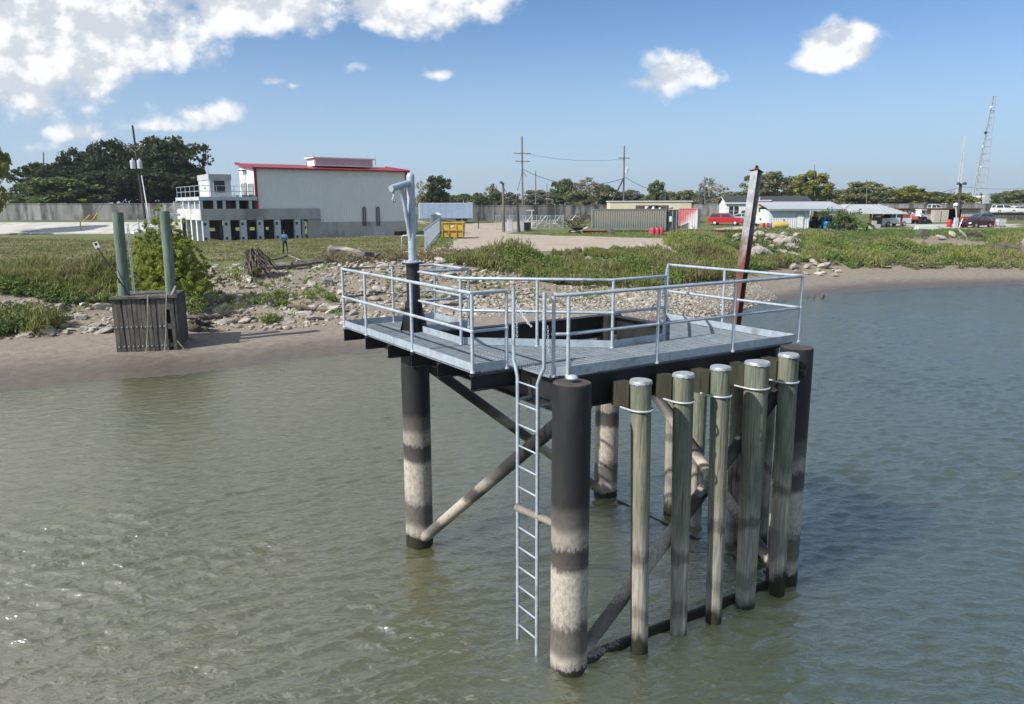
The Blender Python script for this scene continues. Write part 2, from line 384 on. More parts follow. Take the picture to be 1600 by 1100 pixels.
def build_ground():
    xs = spaced([(-1500, -400, 100), (-400, -120, 20), (-120, -44, 2), (-44, 60, .4), (60, 140, 2), (140, 400, 20), (400, 1500, 100)])
    ys = spaced([(-60, 10, 10), (10, 24, 1.), (24, 60, .36), (60, 100, .5), (100, 180, 2), (180, 600, 30), (600, 3000, 200)])
    X, Y = np.meshgrid(xs, ys); Z = ground_z(X, Y)
    s0 = np.interp(X, SX0, SY0); s1 = np.interp(X, SX1, SY1); s2 = np.interp(X, SX2, SY2)
    t = (Y - s1) / (s2 - s1)
    near = (Y < 110) & (np.abs(X) < 70)
    Z = Z + np.where(near & (t > 0), (vnoise(X, Y, 1.3) - .5) * .16 + (vnoise(X, Y, .5, 3) - .5) * .07, 0) * np.clip(t * 5, 0, 1) * np.clip((1.4 - t) * 2.5, .15, 1)
    Z = Z + np.where(near & (t <= 0), (vnoise(X, Y, .9, 5) - .5) * .035 + (vnoise(X, Y, 3., 6) - .5) * .06, 0)
    wob = (vnoise(X, Y, 3.5, 1) - .5) * .5 + (vnoise(X, Y, 1.1, 2) - .5) * .3
    mud = sstep((-t + wob * .3) / .06 + .5)
    grass = sstep((t - .93 + wob * .25) / .12 + .5)
    wx = X + (vnoise(X, Y, 4, 8) - .5) * 3; wy = Y + (vnoise(X, Y, 4, 9) - .5) * 4
    lot = poly_mask(wx, wy, LOT).astype(float); park = poly_mask(X, Y, PARK).astype(float)
    ny, nx = X.shape; V = np.stack([X, Y, Z], -1).reshape(-1, 3)
    I = np.arange(nx * ny).reshape(ny, nx); F = np.stack([I[:-1, :-1], I[:-1, 1:], I[1:, 1:], I[1:, :-1]], -1).reshape(-1, 4)
    o = np_mesh('ground', V, F, None, smooth=True, kind='structure')
    for nm, a in (('mud', mud), ('grass', grass), ('lot', lot), ('park', park), ('wet', sstep((.34 - Z) / .3 + .0))):
        at_ = o.data.attributes.new(nm, 'FLOAT', 'POINT'); at_.data.foreach_set('value', a.astype(np.float32).ravel())
    m = bpy.data.materials.new('river_bank_ground'); m.use_nodes = True; nt = NT(m.node_tree); b = nt.n['Principled BSDF']
    pos = nt.add('ShaderNodeNewGeometry').outputs['Position']
    A = lambda nm: nt.add('ShaderNodeAttribute', attribute_name=nm).outputs['Fac']
    n1 = nt.noise(pos, .35, 6, .6); n2 = nt.noise(pos, 2.6, 6, .65); n3 = nt.noise(pos, 14, 4, .6); n4 = nt.noise(nt.mapv(pos, (1, 2.2, 1)), .11, 4, .6)
    gravel = nt.mix(nt.ss(n3, .35, .65), (.15, .125, .095), (.34, .295, .235)); gravel = nt.mix(nt.ss(n2, .45, .7, 0, .7), gravel, (.15, .12, .085))
    mudc = nt.mix(nt.ss(n2, .3, .7), (.185, .162, .135), (.265, .232, .192)); mudw = nt.mix(nt.ss(n2, .3, .7), (.092, .078, .064), (.13, .11, .09))
    mudc = nt.mix(A('wet'), mudc, mudw)
    gr = nt.mix(nt.ss(n2, .3, .7), (.085, .11, .035), (.16, .16, .065)); gr = nt.mix(nt.ss(n1, .42, .68, 0, .75), gr, (.20, .17, .10))
    gr = nt.mix(nt.ss(n4, .44, .6, 0, .6), gr, (.066, .105, .026)); gr = nt.mix(nt.ss(nt.noise(pos, .8, 6, .7), .62, .72, 0, .6), gr, (.27, .225, .15))
    lotc = nt.mix(nt.ss(n2, .3, .7), (.33, .275, .225), (.42, .36, .30)); lotc = nt.mix(nt.ss(n1, .5, .7, 0, .6), lotc, (.26, .215, .17))
    lotc = nt.mix(nt.ss(nt.noise(pos, 1.1, 6, .7), .60, .70, 0, .7), lotc, (.13, .13, .06))
    parkc = nt.mix(nt.ss(n2, .3, .7), (.36, .35, .33), (.44, .43, .40))
    col = nt.mix(A('grass'), gravel, gr); col = nt.mix(A('mud'), col, mudc); col = nt.mix(A('lot'), col, lotc); col = nt.mix(A('park'), col, parkc)
    nt.l.new(col, b.inputs['Base Color'])
    wetm = nt.math('MULTIPLY', A('mud'), A('wet'))
    nt.l.new(nt.math('SUBTRACT', .92, nt.math('MULTIPLY', wetm, .5)), b.inputs['Roughness']); b.inputs['Specular IOR Level'].default_value = .3
    bn = nt.add('ShaderNodeBump'); bn.inputs['Strength'].default_value = .55; bn.inputs['Distance'].default_value = .06
    nt.l.new(nt.math('ADD', n2, nt.math('MULTIPLY', n3, .5)), bn.inputs['Height']); nt.l.new(bn.outputs[0], b.inputs['Normal'])
    o.data.materials.append(m)
build_ground()

# ------------------------------------------------------------------ river
def build_water():
    """a fan of real wavelets in front of the bank and one plain sheet for the rest of the river below it"""
    rng = np.random.default_rng(12)
    rows = 5. * np.exp(np.linspace(0, math.log(84 / 5.), 900)); cols = np.linspace(-.92, .92, 800)
    Y, S = np.meshgrid(rows, cols, indexing='ij'); X = S * (Y + 6.); cell = np.maximum(Y * (math.log(84 / 5.) / 900), (Y + 6.) * 1.84 / 800)
    Z = np.zeros_like(X); DX = np.zeros_like(X); DY = np.zeros_like(X); slope2 = 0.
    comps = []
    for k in range(80):
        lam = .13 * (.68 / .13) ** rng.random(); th = math.pi / 2 + rng.normal() * .34 + (.42 if k % 3 else -.30); comps.append((lam, th, rng.uniform(0, 6.28), lam ** .9 * rng.uniform(.6, 1.3)))
    tot = sum((2 * math.pi / l * a) ** 2 / 2 for l, t, p, a in comps); g = WAVE_SLOPE / math.sqrt(tot)
    patch = .62 + .75 * vnoise(X, Y * 1.6, 7., 21) * vnoise(X, Y, 2.6, 22) * 2 - .0
    calm = np.interp(Y, [5, 13, 22, 30, 45, 62, 84], [1.15, 1.1, .84, .60, .60, .42, .3])
    bend = (vnoise(X, Y, 9., 31) - .5) * .9
    for lam, th, ph, a in comps:
        k = 2 * math.pi / lam; cx, cy = math.cos(th), math.sin(th); w = a * g * np.clip((lam / cell - 2.) / 1.5, 0, 1)
        q = k * (X * cx + Y * cy) + ph + bend * 2.5 * (1 / lam) ** .4
        Z += w * np.cos(q); DX -= w * np.sin(q) * cx; DY -= w * np.sin(q) * cy
    am = patch * calm; Z *= am; X2 = X + DX * am * .9; Y2 = Y + DY * am * .9
    Z -= .02 + .03 * np.clip((np.abs(S) - .86) / .06, 0, 1)
    V = np.stack([X2, Y2, Z], -1).reshape(-1, 3); ny, nx = X.shape; I = np.arange(nx * ny).reshape(ny, nx); F = np.stack([I[:-1, :-1], I[:-1, 1:], I[1:, 1:], I[1:, :-1]], -1).reshape(-1, 4)
    m = bpy.data.materials.new('murky_river_water'); m.use_nodes = True; nt = NT(m.node_tree); b = nt.n['Principled BSDF']
    pos = nt.add('ShaderNodeNewGeometry').outputs['Position']; x, y, z = nt.xyz(pos)
    silt = nt.noise(nt.mapv(pos, (1, .6, 1)), .16, 4, .6)
    # silt stirred up along the near left bank, greener and clearer water out to the right
    col = nt.mix(nt.ss(silt, .36, .64), SILT_A, SILT_B)
    col = nt.mix(nt.ss(nt.math('ADD', nt.math('SUBTRACT', x, nt.math('MULTIPLY', y, .12)), nt.math('MULTIPLY', silt, 5.)), -3.5, 5.5), col, SILT_C)
    nt.l.new(col, b.inputs['Base Color']); b.inputs['Roughness'].default_value = .13; b.inputs['IOR'].default_value = 3.0
    b.inputs['Subsurface Weight'].default_value = 1.; b.inputs['Subsurface Radius'].default_value = (1., 1., .7); b.inputs['Subsurface Scale'].default_value = 3.5; b.subsurface_method = 'BURLEY'
    w2 = nt.noise(nt.mapv(pos, (1.0, 1.9, 1), (7, 3, 0), rot=(0, 0, R(12))), 4.5, 3, .55, .3); w3 = nt.noise(nt.mapv(pos, (1, 1.5, 1), (1, 9, 0)), 13., 3, .6)
    bn = nt.add('ShaderNodeBump'); bn.inputs['Strength'].default_value = 1.; bn.inputs['Distance'].default_value = .034
    nt.l.new(nt.math('ADD', w2, nt.math('MULTIPLY', w3, .35)), bn.inputs['Height']); nt.l.new(bn.outputs[0], b.inputs['Normal'])
    np_mesh('river_water', V, F, m, smooth=True, kind='structure')
    xs = spaced([(-900, -60, 60), (-60, 60, 6), (60, 900, 60)]); ys = spaced([(-900, -20, 60), (-20, 100, 6)])
    X, Y = np.meshgrid(xs, ys); ny, nx = X.shape; V = np.stack([X, Y, 0 * X - .12], -1).reshape(-1, 3)
    I = np.arange(nx * ny).reshape(ny, nx); F = np.stack([I[:-1, :-1], I[:-1, 1:], I[1:, 1:], I[1:, :-1]], -1).reshape(-1, 4)
    np_mesh('river_water', V, F, m, smooth=True, kind='structure')
WAVE_SLOPE = .185
SILT_A, SILT_B, SILT_C = (.082, .082, .030), (.110, .101, .044), (.062, .078, .048)
build_water()

# ------------------------------------------------------------------ the steel platform: local x runs along the river face, local y towards the bank
PX, PY, PYAW, PA, PB = .7735, 9.6195, .5734, 4.5311, 4.6551
def plat_world(u, w, z=0.): return Vector((PX + u * math.cos(PYAW) - w * math.sin(PYAW), PY + u * math.sin(PYAW) + w * math.cos(PYAW), z))
def build_platform():
    P = thing('river_platform', 'pale blue railed steel platform on four round silt-banded piles in the river', 'platform', (PX, PY, 0), PYAW)
    # piles
    corners = [(0, 0), (PA, 0), (0, PB), (PA, PB)]
    pm = MB().lathe([(.255, -2.5), (.255, 4.0), (.24, 4.006)], 32); me = pm.mesh('pile'); fix(me)
    cap = MB().lathe([(.243, 4.0065), (.243, 4.0145), (.1, 4.0165)], 28).mesh('cap_plate'); fix(cap)
    for i, (u, w) in enumerate(corners):
        p = inst('pile', me, 'pile_steel', P, (u, w, 0), smooth='edges', rot=(0, 0, i * 1.7))
        inst('cap_plate', cap, 'rust_dark', p, (0, 0, 0))
        if i == 0:
            MB().lathe([(.035, 4.015), (.035, 4.05), (.075, 4.055), (.085, 4.075), (.06, 4.10), (.02, 4.112)], 18).part('vent_cap', 'galv_bright', p, smooth=True)
            p0 = p
    for (u, w, a) in ((.30, .06, 0), (-.05, .29, 90), (PA - .14, -.25, -60)):
        MB().lathe([(.075, 0), (.075, .075), (.04, .08)], 18).part('pipe_stub', 'black_steel', P, loc=(u - .04 * math.cos(R(a)), w - .04 * math.sin(R(a)), 3.66), rot=(0, R(90), R(a)), smooth='edges')
    # main beams
    for a, b_ in (((.13, .37), (PA - .05, .37)), ((.05, .17), (.05, 5.9)), ((.16, PB), (PA - .14, PB)), ((PA, .5), (PA, PB - .24))):
        MB().ibeam((*a, 3.998), (*b_, 3.998), .45, .2).part('main_beam', 'black_steel', P)
    for w in (1.12, 2.1, 2.98, 3.87, 4.83, 5.87):
        MB().ibeam((-.86, w, 3.998), (-.052, w, 3.998), .215, .10, .014, .012).part('bracket_beam', 'black_steel', P)
    for w in (4.95, 5.87):
        MB().ibeam((.152, w, 3.998), (1.06, w, 3.998), .215, .10, .014, .012).part('bracket_beam', 'black_steel', P)
    # diagonal and waterline braces
    for a, b_ in (((0, PB, .02), (0, 0, 3.62)), ((0, 0, -.08), (PA, 0, 3.66)), ((PA, 0, .02), (PA, PB, 3.7)), ((PA, PB, 0), (0, PB, 3.6))):
        d = (Vector(b_) - Vector(a)).normalized(); MB().tube([Vector(a) + d * .2, Vector(b_) - d * .2], .098, 16).part('diagonal_brace', 'pile_steel', P, smooth='edges')
    for a, b_, z in (((0, 0), (PA, 0), -.06), ((0, 0), (0, PB), -.20), ((0, PB), (PA, PB), -.20), ((PA, 0), (PA, PB), -.12)):
        a = Vector((*a, z)); b_ = Vector((*b_, z)); d = (b_ - a).normalized(); MB().tube([a + d * .22, b_ - d * .22], .11, 14).part('waterline_brace', 'pile_steel', P, smooth='edges')
    MB().box((PA - .09, 2.2, 3.86), (.012, .16, .09)).tube([(PA - .12, 2.15, 3.86), (PA - .17, 2.2, 3.86), (PA - .12, 2.25, 3.86)], .012, 8).part('pad_eye', 'galv', P)
    # grating: bearing bars run towards the bank, cross rods the other way
    def chamf(u):
        if u < 1.9: return 3.05 - (u - .06) * (1.6 / 1.84)
        if u < 3.05: return 1.45 + (u - 1.9) * .05 / 1.15
        return 1.5 + (u - 3.05)
    def panel(u0, u1, lo, hi):
        mb = MB(); us = np.arange(u0 + .018, u1 - .004, .036); 
        for u in us:
            a, b_ = lo(u), hi(u)
            if b_ - a > .03: mb.box((u, (a + b_) / 2, 4.026), (.007, b_ - a, .036))
        wmin = min(lo(u) for u in us); wmax = max(hi(u) for u in us)
        for w in np.arange(math.ceil(wmin / .1) * .1, wmax, .1):
            ok = [u for u in us if lo(u) <= w <= hi(u)]
            if len(ok) > 1: mb.box(((ok[0] + ok[-1]) / 2, w, 4.041), (ok[-1] - ok[0], .008, .010))
        mb.part('grating_panel', 'grate', P, recalc=False)
    for a, b_ in ((1.115, 2.09), (2.10, 3.05), (3.06, 4.0), (4.01, 4.94), (4.95, 5.88)):
        panel(-.82, -.1, lambda u, a=a: a, lambda u, b_=b_: b_)
    for a, b_ in ((3.06, 4.0), (4.01, 5.88)): panel(-.1, .07, lambda u, a=a: a, lambda u, b_=b_: b_)
    panel(-.1, .07, lambda u: .34 if u < -.03 else .3, lambda u: 3.05)
    panel(.07, 1.05, lambda u: 4.56, lambda u: 5.88)
    for a, b_ in ((.07, 1.0), (1.005, 1.9), (1.905, 2.8), (2.805, 3.75), (3.755, 4.78)):
        panel(a, b_, lambda u: .25, lambda u: chamf(u))
    # toe boards
    runs = [((-.828, 5.88), (-.828, 1.12)), ((-.815, 1.112), (-.29, 1.112)), ((.12, .238), (4.80, .238)), ((4.80, .26), (4.80, 3.24)), ((4.77, 3.24), (3.07, 1.52)),
            ((3.05, 1.505), (1.91, 1.455)), ((1.89, 1.47), (.085, 3.04)), ((.075, 3.06), (.075, 4.45)), ((.16, 4.545), (1.05, 4.545)), ((1.058, 4.55), (1.058, 5.88)), ((1.05, 5.888), (-.82, 5.888)),
            ((-.05, .32), (.10, .246))]
    for a, b_ in runs: MB().bar((*a, 4.103), (*b_, 4.103), .01, .115).part('toe_board', 'galv', P)
    # handrails: top rail, mid rail, posts
    post = MB().tube([(0, 0, 4.03), (0, 0, 5.10)], .0245, 12).tube([(0, 0, 4.575), (0, 0, 4.585), (0, 0, 4.615), (0, 0, 4.625)], [.0247, .031, .031, .0247], 12).tube([(0, 0, 4.03), (0, 0, 4.05), (0, 0, 4.058)], [.036, .034, .025], 12).mesh('post'); fix(post)
    def rail(path, posts, mid=True):
        h = MB().tube([(*q, 5.115) for q in path], .0255, 12).part('handrail', 'galv', P, smooth='edges')
        if mid: MB().tube([(*q, 4.60) for q in path], .0235, 12).part('mid_rail', 'galv', h, smooth='edges')
        for q in posts: inst('post', post, 'galv', h, (*q, 0), smooth='edges')
    rail([(-.29, 1.115), (-.835, 1.115), (-.835, 5.89), (1.06, 5.89), (1.06, 4.54), (.16, 4.54)],
         [(-.29, 1.115), (-.835, 1.115), (-.835, 2.98), (-.835, 4.83), (-.835, 5.89), (.16, 5.89), (1.06, 5.89), (1.06, 4.54)])
    rail([(.07, 4.62), (.07, 3.05), (1.9, 1.455), (3.06, 1.505), (4.80, 3.24)], [(.07, 3.05), (1.0, 2.235), (1.9, 1.455), (3.06, 1.505)])
    rail([(-.06, .33), (.11, .235), (4.86, .235), (4.81, 3.25)], [(-.06, .33), (.11, .235), (1.70, .235), (3.28, .235), (4.86, .235), (4.83, 1.84), (4.81, 3.25)])
    # ladder
    L = MB()
    for s, w, wt, zt in ((0, .96, 1.06, 5.17), (1, .47, .33, 5.16)):
        L.tube([(-.21, w, -.5), (-.21, w, 3.93), (-.21, (w + wt) / 2, 4.06), (-.21, wt, 4.16), (-.21, wt, zt)], .026, 12)
    ld = L.part('ladder', 'galv', P, smooth='edges')
    rg = MB().tube([(0, .49, 0), (0, .94, 0)], .0125, 8).mesh('rung'); fix(rg)
    for k in range(14): inst('rung', rg, 'galv', ld, (-.21, 0, .02 + .305 * k - .12), smooth=True)
    for z, u1 in ((3.62, .04), (1.95, -.02)):
        for w in (.96, .47): MB().tube([(-.21, w, z), (u1, w, z)], .02, 8).part('standoff', 'galv', ld, smooth='edges')
    MB().tube([(-.1, .2, 2.02), (-.30, .86, 2.08)], .055, 12).part('ladder_bracket', 'pile_steel', P, smooth='edges')
    def chain(pts, name='chain'):
        mb = MB(); pts = [Vector(p) for p in pts]; k = 0
        for a, b_ in zip(pts[:-1], pts[1:]):
            n = max(1, int((b_ - a).length / .03))
            for i in range(n):
                c = a + (b_ - a) * ((i + .5) / n); d = (b_ - a).normalized(); sd = d.cross(Vector((.3, .8, .2)) if k % 2 else Vector((.8, -.3, .2))).normalized(); k += 1
                mb.tube([c + .021 * math.cos(t) * d + .012 * math.sin(t) * sd for t in np.linspace(0, 2 * math.pi, 9)], .0042, 5, False)
        mb.part(name, 'galv_bright', ld, smooth=True)
    chain([(-.18, 1.03, 4.98), (-.17, 1.03, 4.42)]); chain([(-.18, 1.0, 4.92), (-.16, .90, 4.78), (-.15, .78, 4.69), (-.15, .70, 4.66)]); chain([(-.17, .31, 4.72), (-.165, .29, 4.35)])
    return P
M['rust_dark'] = mat('rusty_black_cap_plate', (.055, .045, .042), (.09, .070, .064), 6, 5, .75, .1)
build_platform()

# davit mast standing in its socket
def build_davit():
    D = thing('davit_hoist', 'pale steel davit with hooked arm on black flanged pedestal at platform corner', 'davit', plat_world(.02, PB + .03, 4.05), PYAW)
    MB().lathe([(.118, 0), (.118, 1.2)], 24).part('pedestal', 'black_steel', D, smooth='edges')
    MB().lathe([(.185, 1.2), (.185, 1.222)], 24).part('flange', 'black_steel', D, smooth='edges')
    MB().lathe([(.175, 1.2235), (.175, 1.245)], 24).part('swivel_flange', 'galv', D, smooth='edges')
    for k in range(4):
        a = R(45 + 90 * k); MB().prism([(.112, .002), (.27, .002), (.25, .06), (.135, .55), (.112, .55)], 'y', -.008, .008).part('gusset', 'black_steel', D, rot=(0, 0, a))
    for k in range(8):
        a = R(45 * k); MB().lathe([(.018, 0), (.018, .02)], 6).part('flange_bolt', 'galv_bright', D, loc=(.145 * math.cos(a), .145 * math.sin(a), 1.246))
    H = 2.72
    MB().lathe([(.071, 1.246), (.071, H - .03), (.067, H), (.05, H + .03), (.025, H + .045)], 22).part('mast', 'galv', D, smooth='edges')
    # arm swings towards the camera and left: world direction turned into the platform's frame
    wd = Vector((-.5, -.75, 0)); c, s = math.cos(PYAW), math.sin(PYAW); ld = Vector((wd.x * c + wd.y * s, -wd.x * s + wd.y * c, 0)).normalized()
    a0 = Vector((0, 0, H - .13)); a1 = a0 + ld * .50 + Vector((0, 0, -.10))
    arm = MB().tube([a0 + ld * .05, a1], .057, 16).part('arm', 'galv', D, smooth='edges')
    MB().tube([Vector((0, 0, 1.62)) + ld * .04, a0 + ld * .24 - Vector((0, 0, .05))], .038, 14).part('arm_strut', 'galv', D, smooth='edges')
    hk = a1 - ld * .06 - Vector((0, 0, .07))
    MB().tube([hk + Vector((0, 0, .03)), hk - Vector((0, 0, .07)), hk - Vector((0, 0, .1)) + ld * .03, hk - Vector((0, 0, .15)) + ld * .02, hk - Vector((0, 0, .15)) - ld * .03, hk - Vector((0, 0, .11)) - ld * .045], .014, 8).part('hook', 'galv', arm, smooth=True)
    MB().tube([Vector((0, 0, 1.75)) - ld * .08, Vector((0, 0, 1.75)) - ld * .14, Vector((0, 0, 2.05)) - ld * .14, Vector((0, 0, 2.05)) - ld * .08], .012, 8).part('handle', 'galv', D, smooth='edges')
build_davit()

# ------------------------------------------------------------------ timber fender piles
FL = ['slim tan fender pile standing next to the big black front corner pile', 'second timber fender pile from the ladder corner, greenest of the front row',
      'middle timber fender pile of the five under the front beam', 'thickest timber fender pile with a wide crimped metal cap',
      'timber fender pile standing against the far right corner pile']
def build_fenders():
    def fender(u, w, uT, wT, zt, rt, label, group, ax, block=True, seed=0):
        rn = random.Random(seed)
        T = thing('fender_pile', label, 'timber pile', plat_world(u, w, 0), PYAW, group)
        lean = lambda z: Vector(((uT - u) * z / zt, (wT - w) * z / zt, z))
        mb = MB(); zs = [-2, 0, .8, 1.6, 2.4, 3.2, zt]; n = 20; vs = []; fs = []
        ph = [rn.uniform(0, 6) for _ in range(4)]
        for z in zs:
            c = lean(z); r0 = rt * (.86 + .14 * max(0, z) / zt)
            for k in range(n):
                a = 2 * math.pi * k / n; r = r0 * (1 + .025 * math.sin(2 * a + ph[0] + z * .3) + .018 * math.sin(3 * a + ph[1] - z * .5) + .008 * math.sin(7 * a + ph[2]))
                vs.append((c.x + r * math.cos(a), c.y + r * math.sin(a), z))
        for i in range(len(zs) - 1):
            for k in range(n): fs.append((i * n + k, i * n + (k + 1) % n, (i + 1) * n + (k + 1) % n, (i + 1) * n + k))
        fs.append(tuple((len(zs) - 1) * n + k for k in range(n)))
        mb.add(vs, fs).part('pile', 'timber_pile', T, smooth='edges')
        # crimped sheet-metal cap
        c = lean(zt); n = 40; vs = []; fs = []
        for (rr, dz, wv) in ((rt * .55, .014, 0), (rt * 1.0, .012, 0), (rt * 1.05, -.004, .002), (rt * 1.06, -.034, .010)):
            for k in range(n):
                a = 2 * math.pi * k / n; q = wv * math.sin(13 * a + ph[3]); r = rr + q * .6
                vs.append((c.x + r * math.cos(a), c.y + r * math.sin(a), zt + dz + q * .8 + .004 * math.sin(2 * a + ph[0])))
        for i in range(3):
            for k in range(n): fs.append((i * n + k, i * n + (k + 1) % n, (i + 1) * n + (k + 1) % n, (i + 1) * n + k))
        fs.append(tuple(range(n)))
        MB().add(vs, fs).part('cap', 'zinc_cap', T, smooth='edges')
        if block:
            zb = 3.70; c = lean(zb); d = Vector((0, 1, 0)) if ax == 'y' else Vector((-1, 0, 0)); sd = Vector((1, 0, 0)) if ax == 'y' else Vector((0, 1, 0))
            gap = (.265 - (w)) if ax == 'y' else (u - PA - .105)
            a = c + d * (rt * .9); b_ = Vector((c.x, gap, zb)) if ax == 'y' else c + d * gap
            MB().bar(a, b_, .2, .34).part('spacer_block', 'spacer', T)
            zs_ = 3.56; c = lean(zs_); r = rt + .018; pth = [c + d * .5 + sd * r]
            for t in np.linspace(0, math.pi, 13): pth.append(c + sd * r * math.cos(t) - d * r * math.sin(t))
            pth.append(c + d * .5 - sd * r)
            e = (.262 - c.y) if ax == 'y' else gap
            pth[0] = c + d * e + sd * r; pth[-1] = c + d * e - sd * r
            MB().tube(pth, .0135, 10).part('strap', 'galv_bright', T, smooth='edges')
    data = [(1.07, -.26, .99, -.22, 3.95, .145), (1.86, -.25, 1.80, -.2, 3.94, .145), (2.55, -.30, 2.48, -.26, 3.97, .143), (3.33, -.24, 3.32, -.22, 3.94, .178), (4.08, -.26, 4.04, -.22, 3.98, .150)]
    for i, (u, w, uT, wT, zt, r) in enumerate(data): fender(u, w, uT, wT, zt, r, FL[i], 'fender piles along the front beam', 'y', True, i)
    RL = ['timber fender pile behind the front row, nearest the far right corner', 'timber fender pile seen between the third and fourth front fender piles',
          'silt-coated fender pile seen between the second and third front fender piles', 'fender pile seen just right of the first slim front fender pile']
    for i, (u, w) in enumerate([(4.98, .84), (4.92, 1.42), (4.98, 2.42), (4.93, 3.08)]):
        fender(u, w, u - .03, w, 3.9, .15, RL[i], 'fender piles along the right hand beam', 'x', True, 20 + i)
M['zinc_cap'] = mat('crimped_zinc_cap', (.46, .49, .52), (.36, .39, .41), 9, 6, .5, .25, 30, .35, c3=(.27, .27, .26), s3=5)
build_fenders()

# ------------------------------------------------------------------ leaning rusty H pile beyond the platform
def build_hpile():
    d = 25.; b = at(1131, 640, d); b.z = 0; t = at(1182, 268, 25.6)
    H = thing('steel_h_pile', 'leaning rusty steel H pile with faded white paint beyond the platform', 'steel pile', (b.x, b.y, 0))
    ax = (t - b); e = ax.normalized(); base = -e * 2.5
    # flange faces the left, web runs back
    f = Vector((.62, -.785, 0)); f = (f - e * f.dot(e)).normalized(); g = e.cross(f)
    def plate(c0, w, th, du, dv, name, m):
        a = base + du * f + dv * g; b2 = ax + du * f + dv * g
        MB().bar(a, b2, w if abs(w) else th, th, up=tuple(g)).part(name, m, H)
    plate(0, .27, .02, 0, .125, 'flange', 'faded_rust'); plate(0, .27, .02, 0, -.125, 'flange', 'faded_rust')
    MB().bar(base, ax,   .018, .229, up=tuple(g)).part('web', 'rust_pile', H)
    MB().bar(ax + e * .012 - g * .19, ax + e * .012 + g * .19, .32, .02, up=tuple(e)).part('top_plate', 'rust_pile', H)
    MB().prism([(-.11, 0), (.11, 0), (.05, .18), (-.05, .18)], 'y', -.012, .012).part('lifting_lug', 'rust_pile', H, loc=tuple(ax + e * .024), rot=(0, 0, .5))
def faded_rust():
    m = mat('faded_white_paint_over_rust', (.38, .41, .44), (.24, .24, .25), 3, 5, .8, .1); nt = NT(m.node_tree); b = nt.n['Principled BSDF']
    pos = nt.add('ShaderNodeNewGeometry').outputs['Position']; z = nt.xyz(pos)[2]
    n = nt.noise(nt.mapv(pos, (1, 1, .3)), 3., 6, .7)
    k = nt.math('ADD', nt.math('MULTIPLY', z, .45), nt.math('MULTIPLY', n, 2.0))
    old = b.inputs['Base Color'].links[0].from_socket
    rc = nt.mix(nt.ss(n, .35, .65), (.085, .032, .022), (.16, .075, .05))
    nt.l.new(nt.mix(nt.ss(k, 2.9, 3.9), rc, old), b.inputs['Base Color']); return m
M['faded_rust'] = faded_rust()
M['rust_pile'] = mat('dark_red_rust', (.21, .075, .055), (.12, .05, .042), 3, 6, .85, .2, 14, stretch=(1, 1, .3), c3=(.30, .25, .24), s3=1.6, t3=(.6, .7))
build_hpile()
# ------------------------------------------------------------------ building on the bank (pump house)
def ray_hit_line(px, py, P0, dirv, z=None):
    """distance along a vertical plane through P0 (direction dirv) hit by the pixel's ray, and the height there"""
    r = ray(px, py); a = np.array([[dirv.x, -r.x], [dirv.y, -r.y]]); t, k = np.linalg.solve(a, [-P0.x, -P0.y])
    return t, CAM_H + r.z * k
M['siding'] = mat('light_grey_metal_siding', (.70, .71, .71), (.73, .74, .74), .4, 3, .55)
M['red_trim'] = mat('red_metal_trim', (.25, .018, .034), (.29, .025, .04), 1, 3, .5)
M['grey_paint'] = mat('pale_blue_grey_paint', (.42, .47, .53), (.50, .55, .60), .8, 4, .6)
M['dark_opening'] = mat('dark_glass_and_shade', (.015, .015, .018), rough=.2)  # real panes, and sheets whose dark colour stands in for shade
def corrugated(mb, p0, p1, z0, z1, pitch, depth, zslope=None):
    """standing ribs between two plan points; top may slope (z1 at p0, zslope at p1)"""
    p0, p1 = Vector((*p0, 0)), Vector((*p1, 0)); d = p1 - p0; L = d.length; d /= L; nrm = Vector((d.y, -d.x, 0)); n = max(2, int(L / pitch)); pts = []
    for i in range(n):
        for f, o in ((0, 0), (.35, 0), (.45, 1), (.85, 1), (.95, 0)): pts.append(((i + f) / n * L, o * depth))
    pts.append((L, 0)); vs = []; fs = []
    for (s_, o) in pts:
        q = p0 + d * s_ + nrm * o; zt = z1 if zslope is None else z1 + (zslope - z1) * s_ / L
        vs += [(q.x, q.y, z0), (q.x, q.y, zt)]
    for i in range(len(pts) - 1): fs.append((2 * i, 2 * i + 2, 2 * i + 3, 2 * i + 1))
    return mb.add(vs, fs)
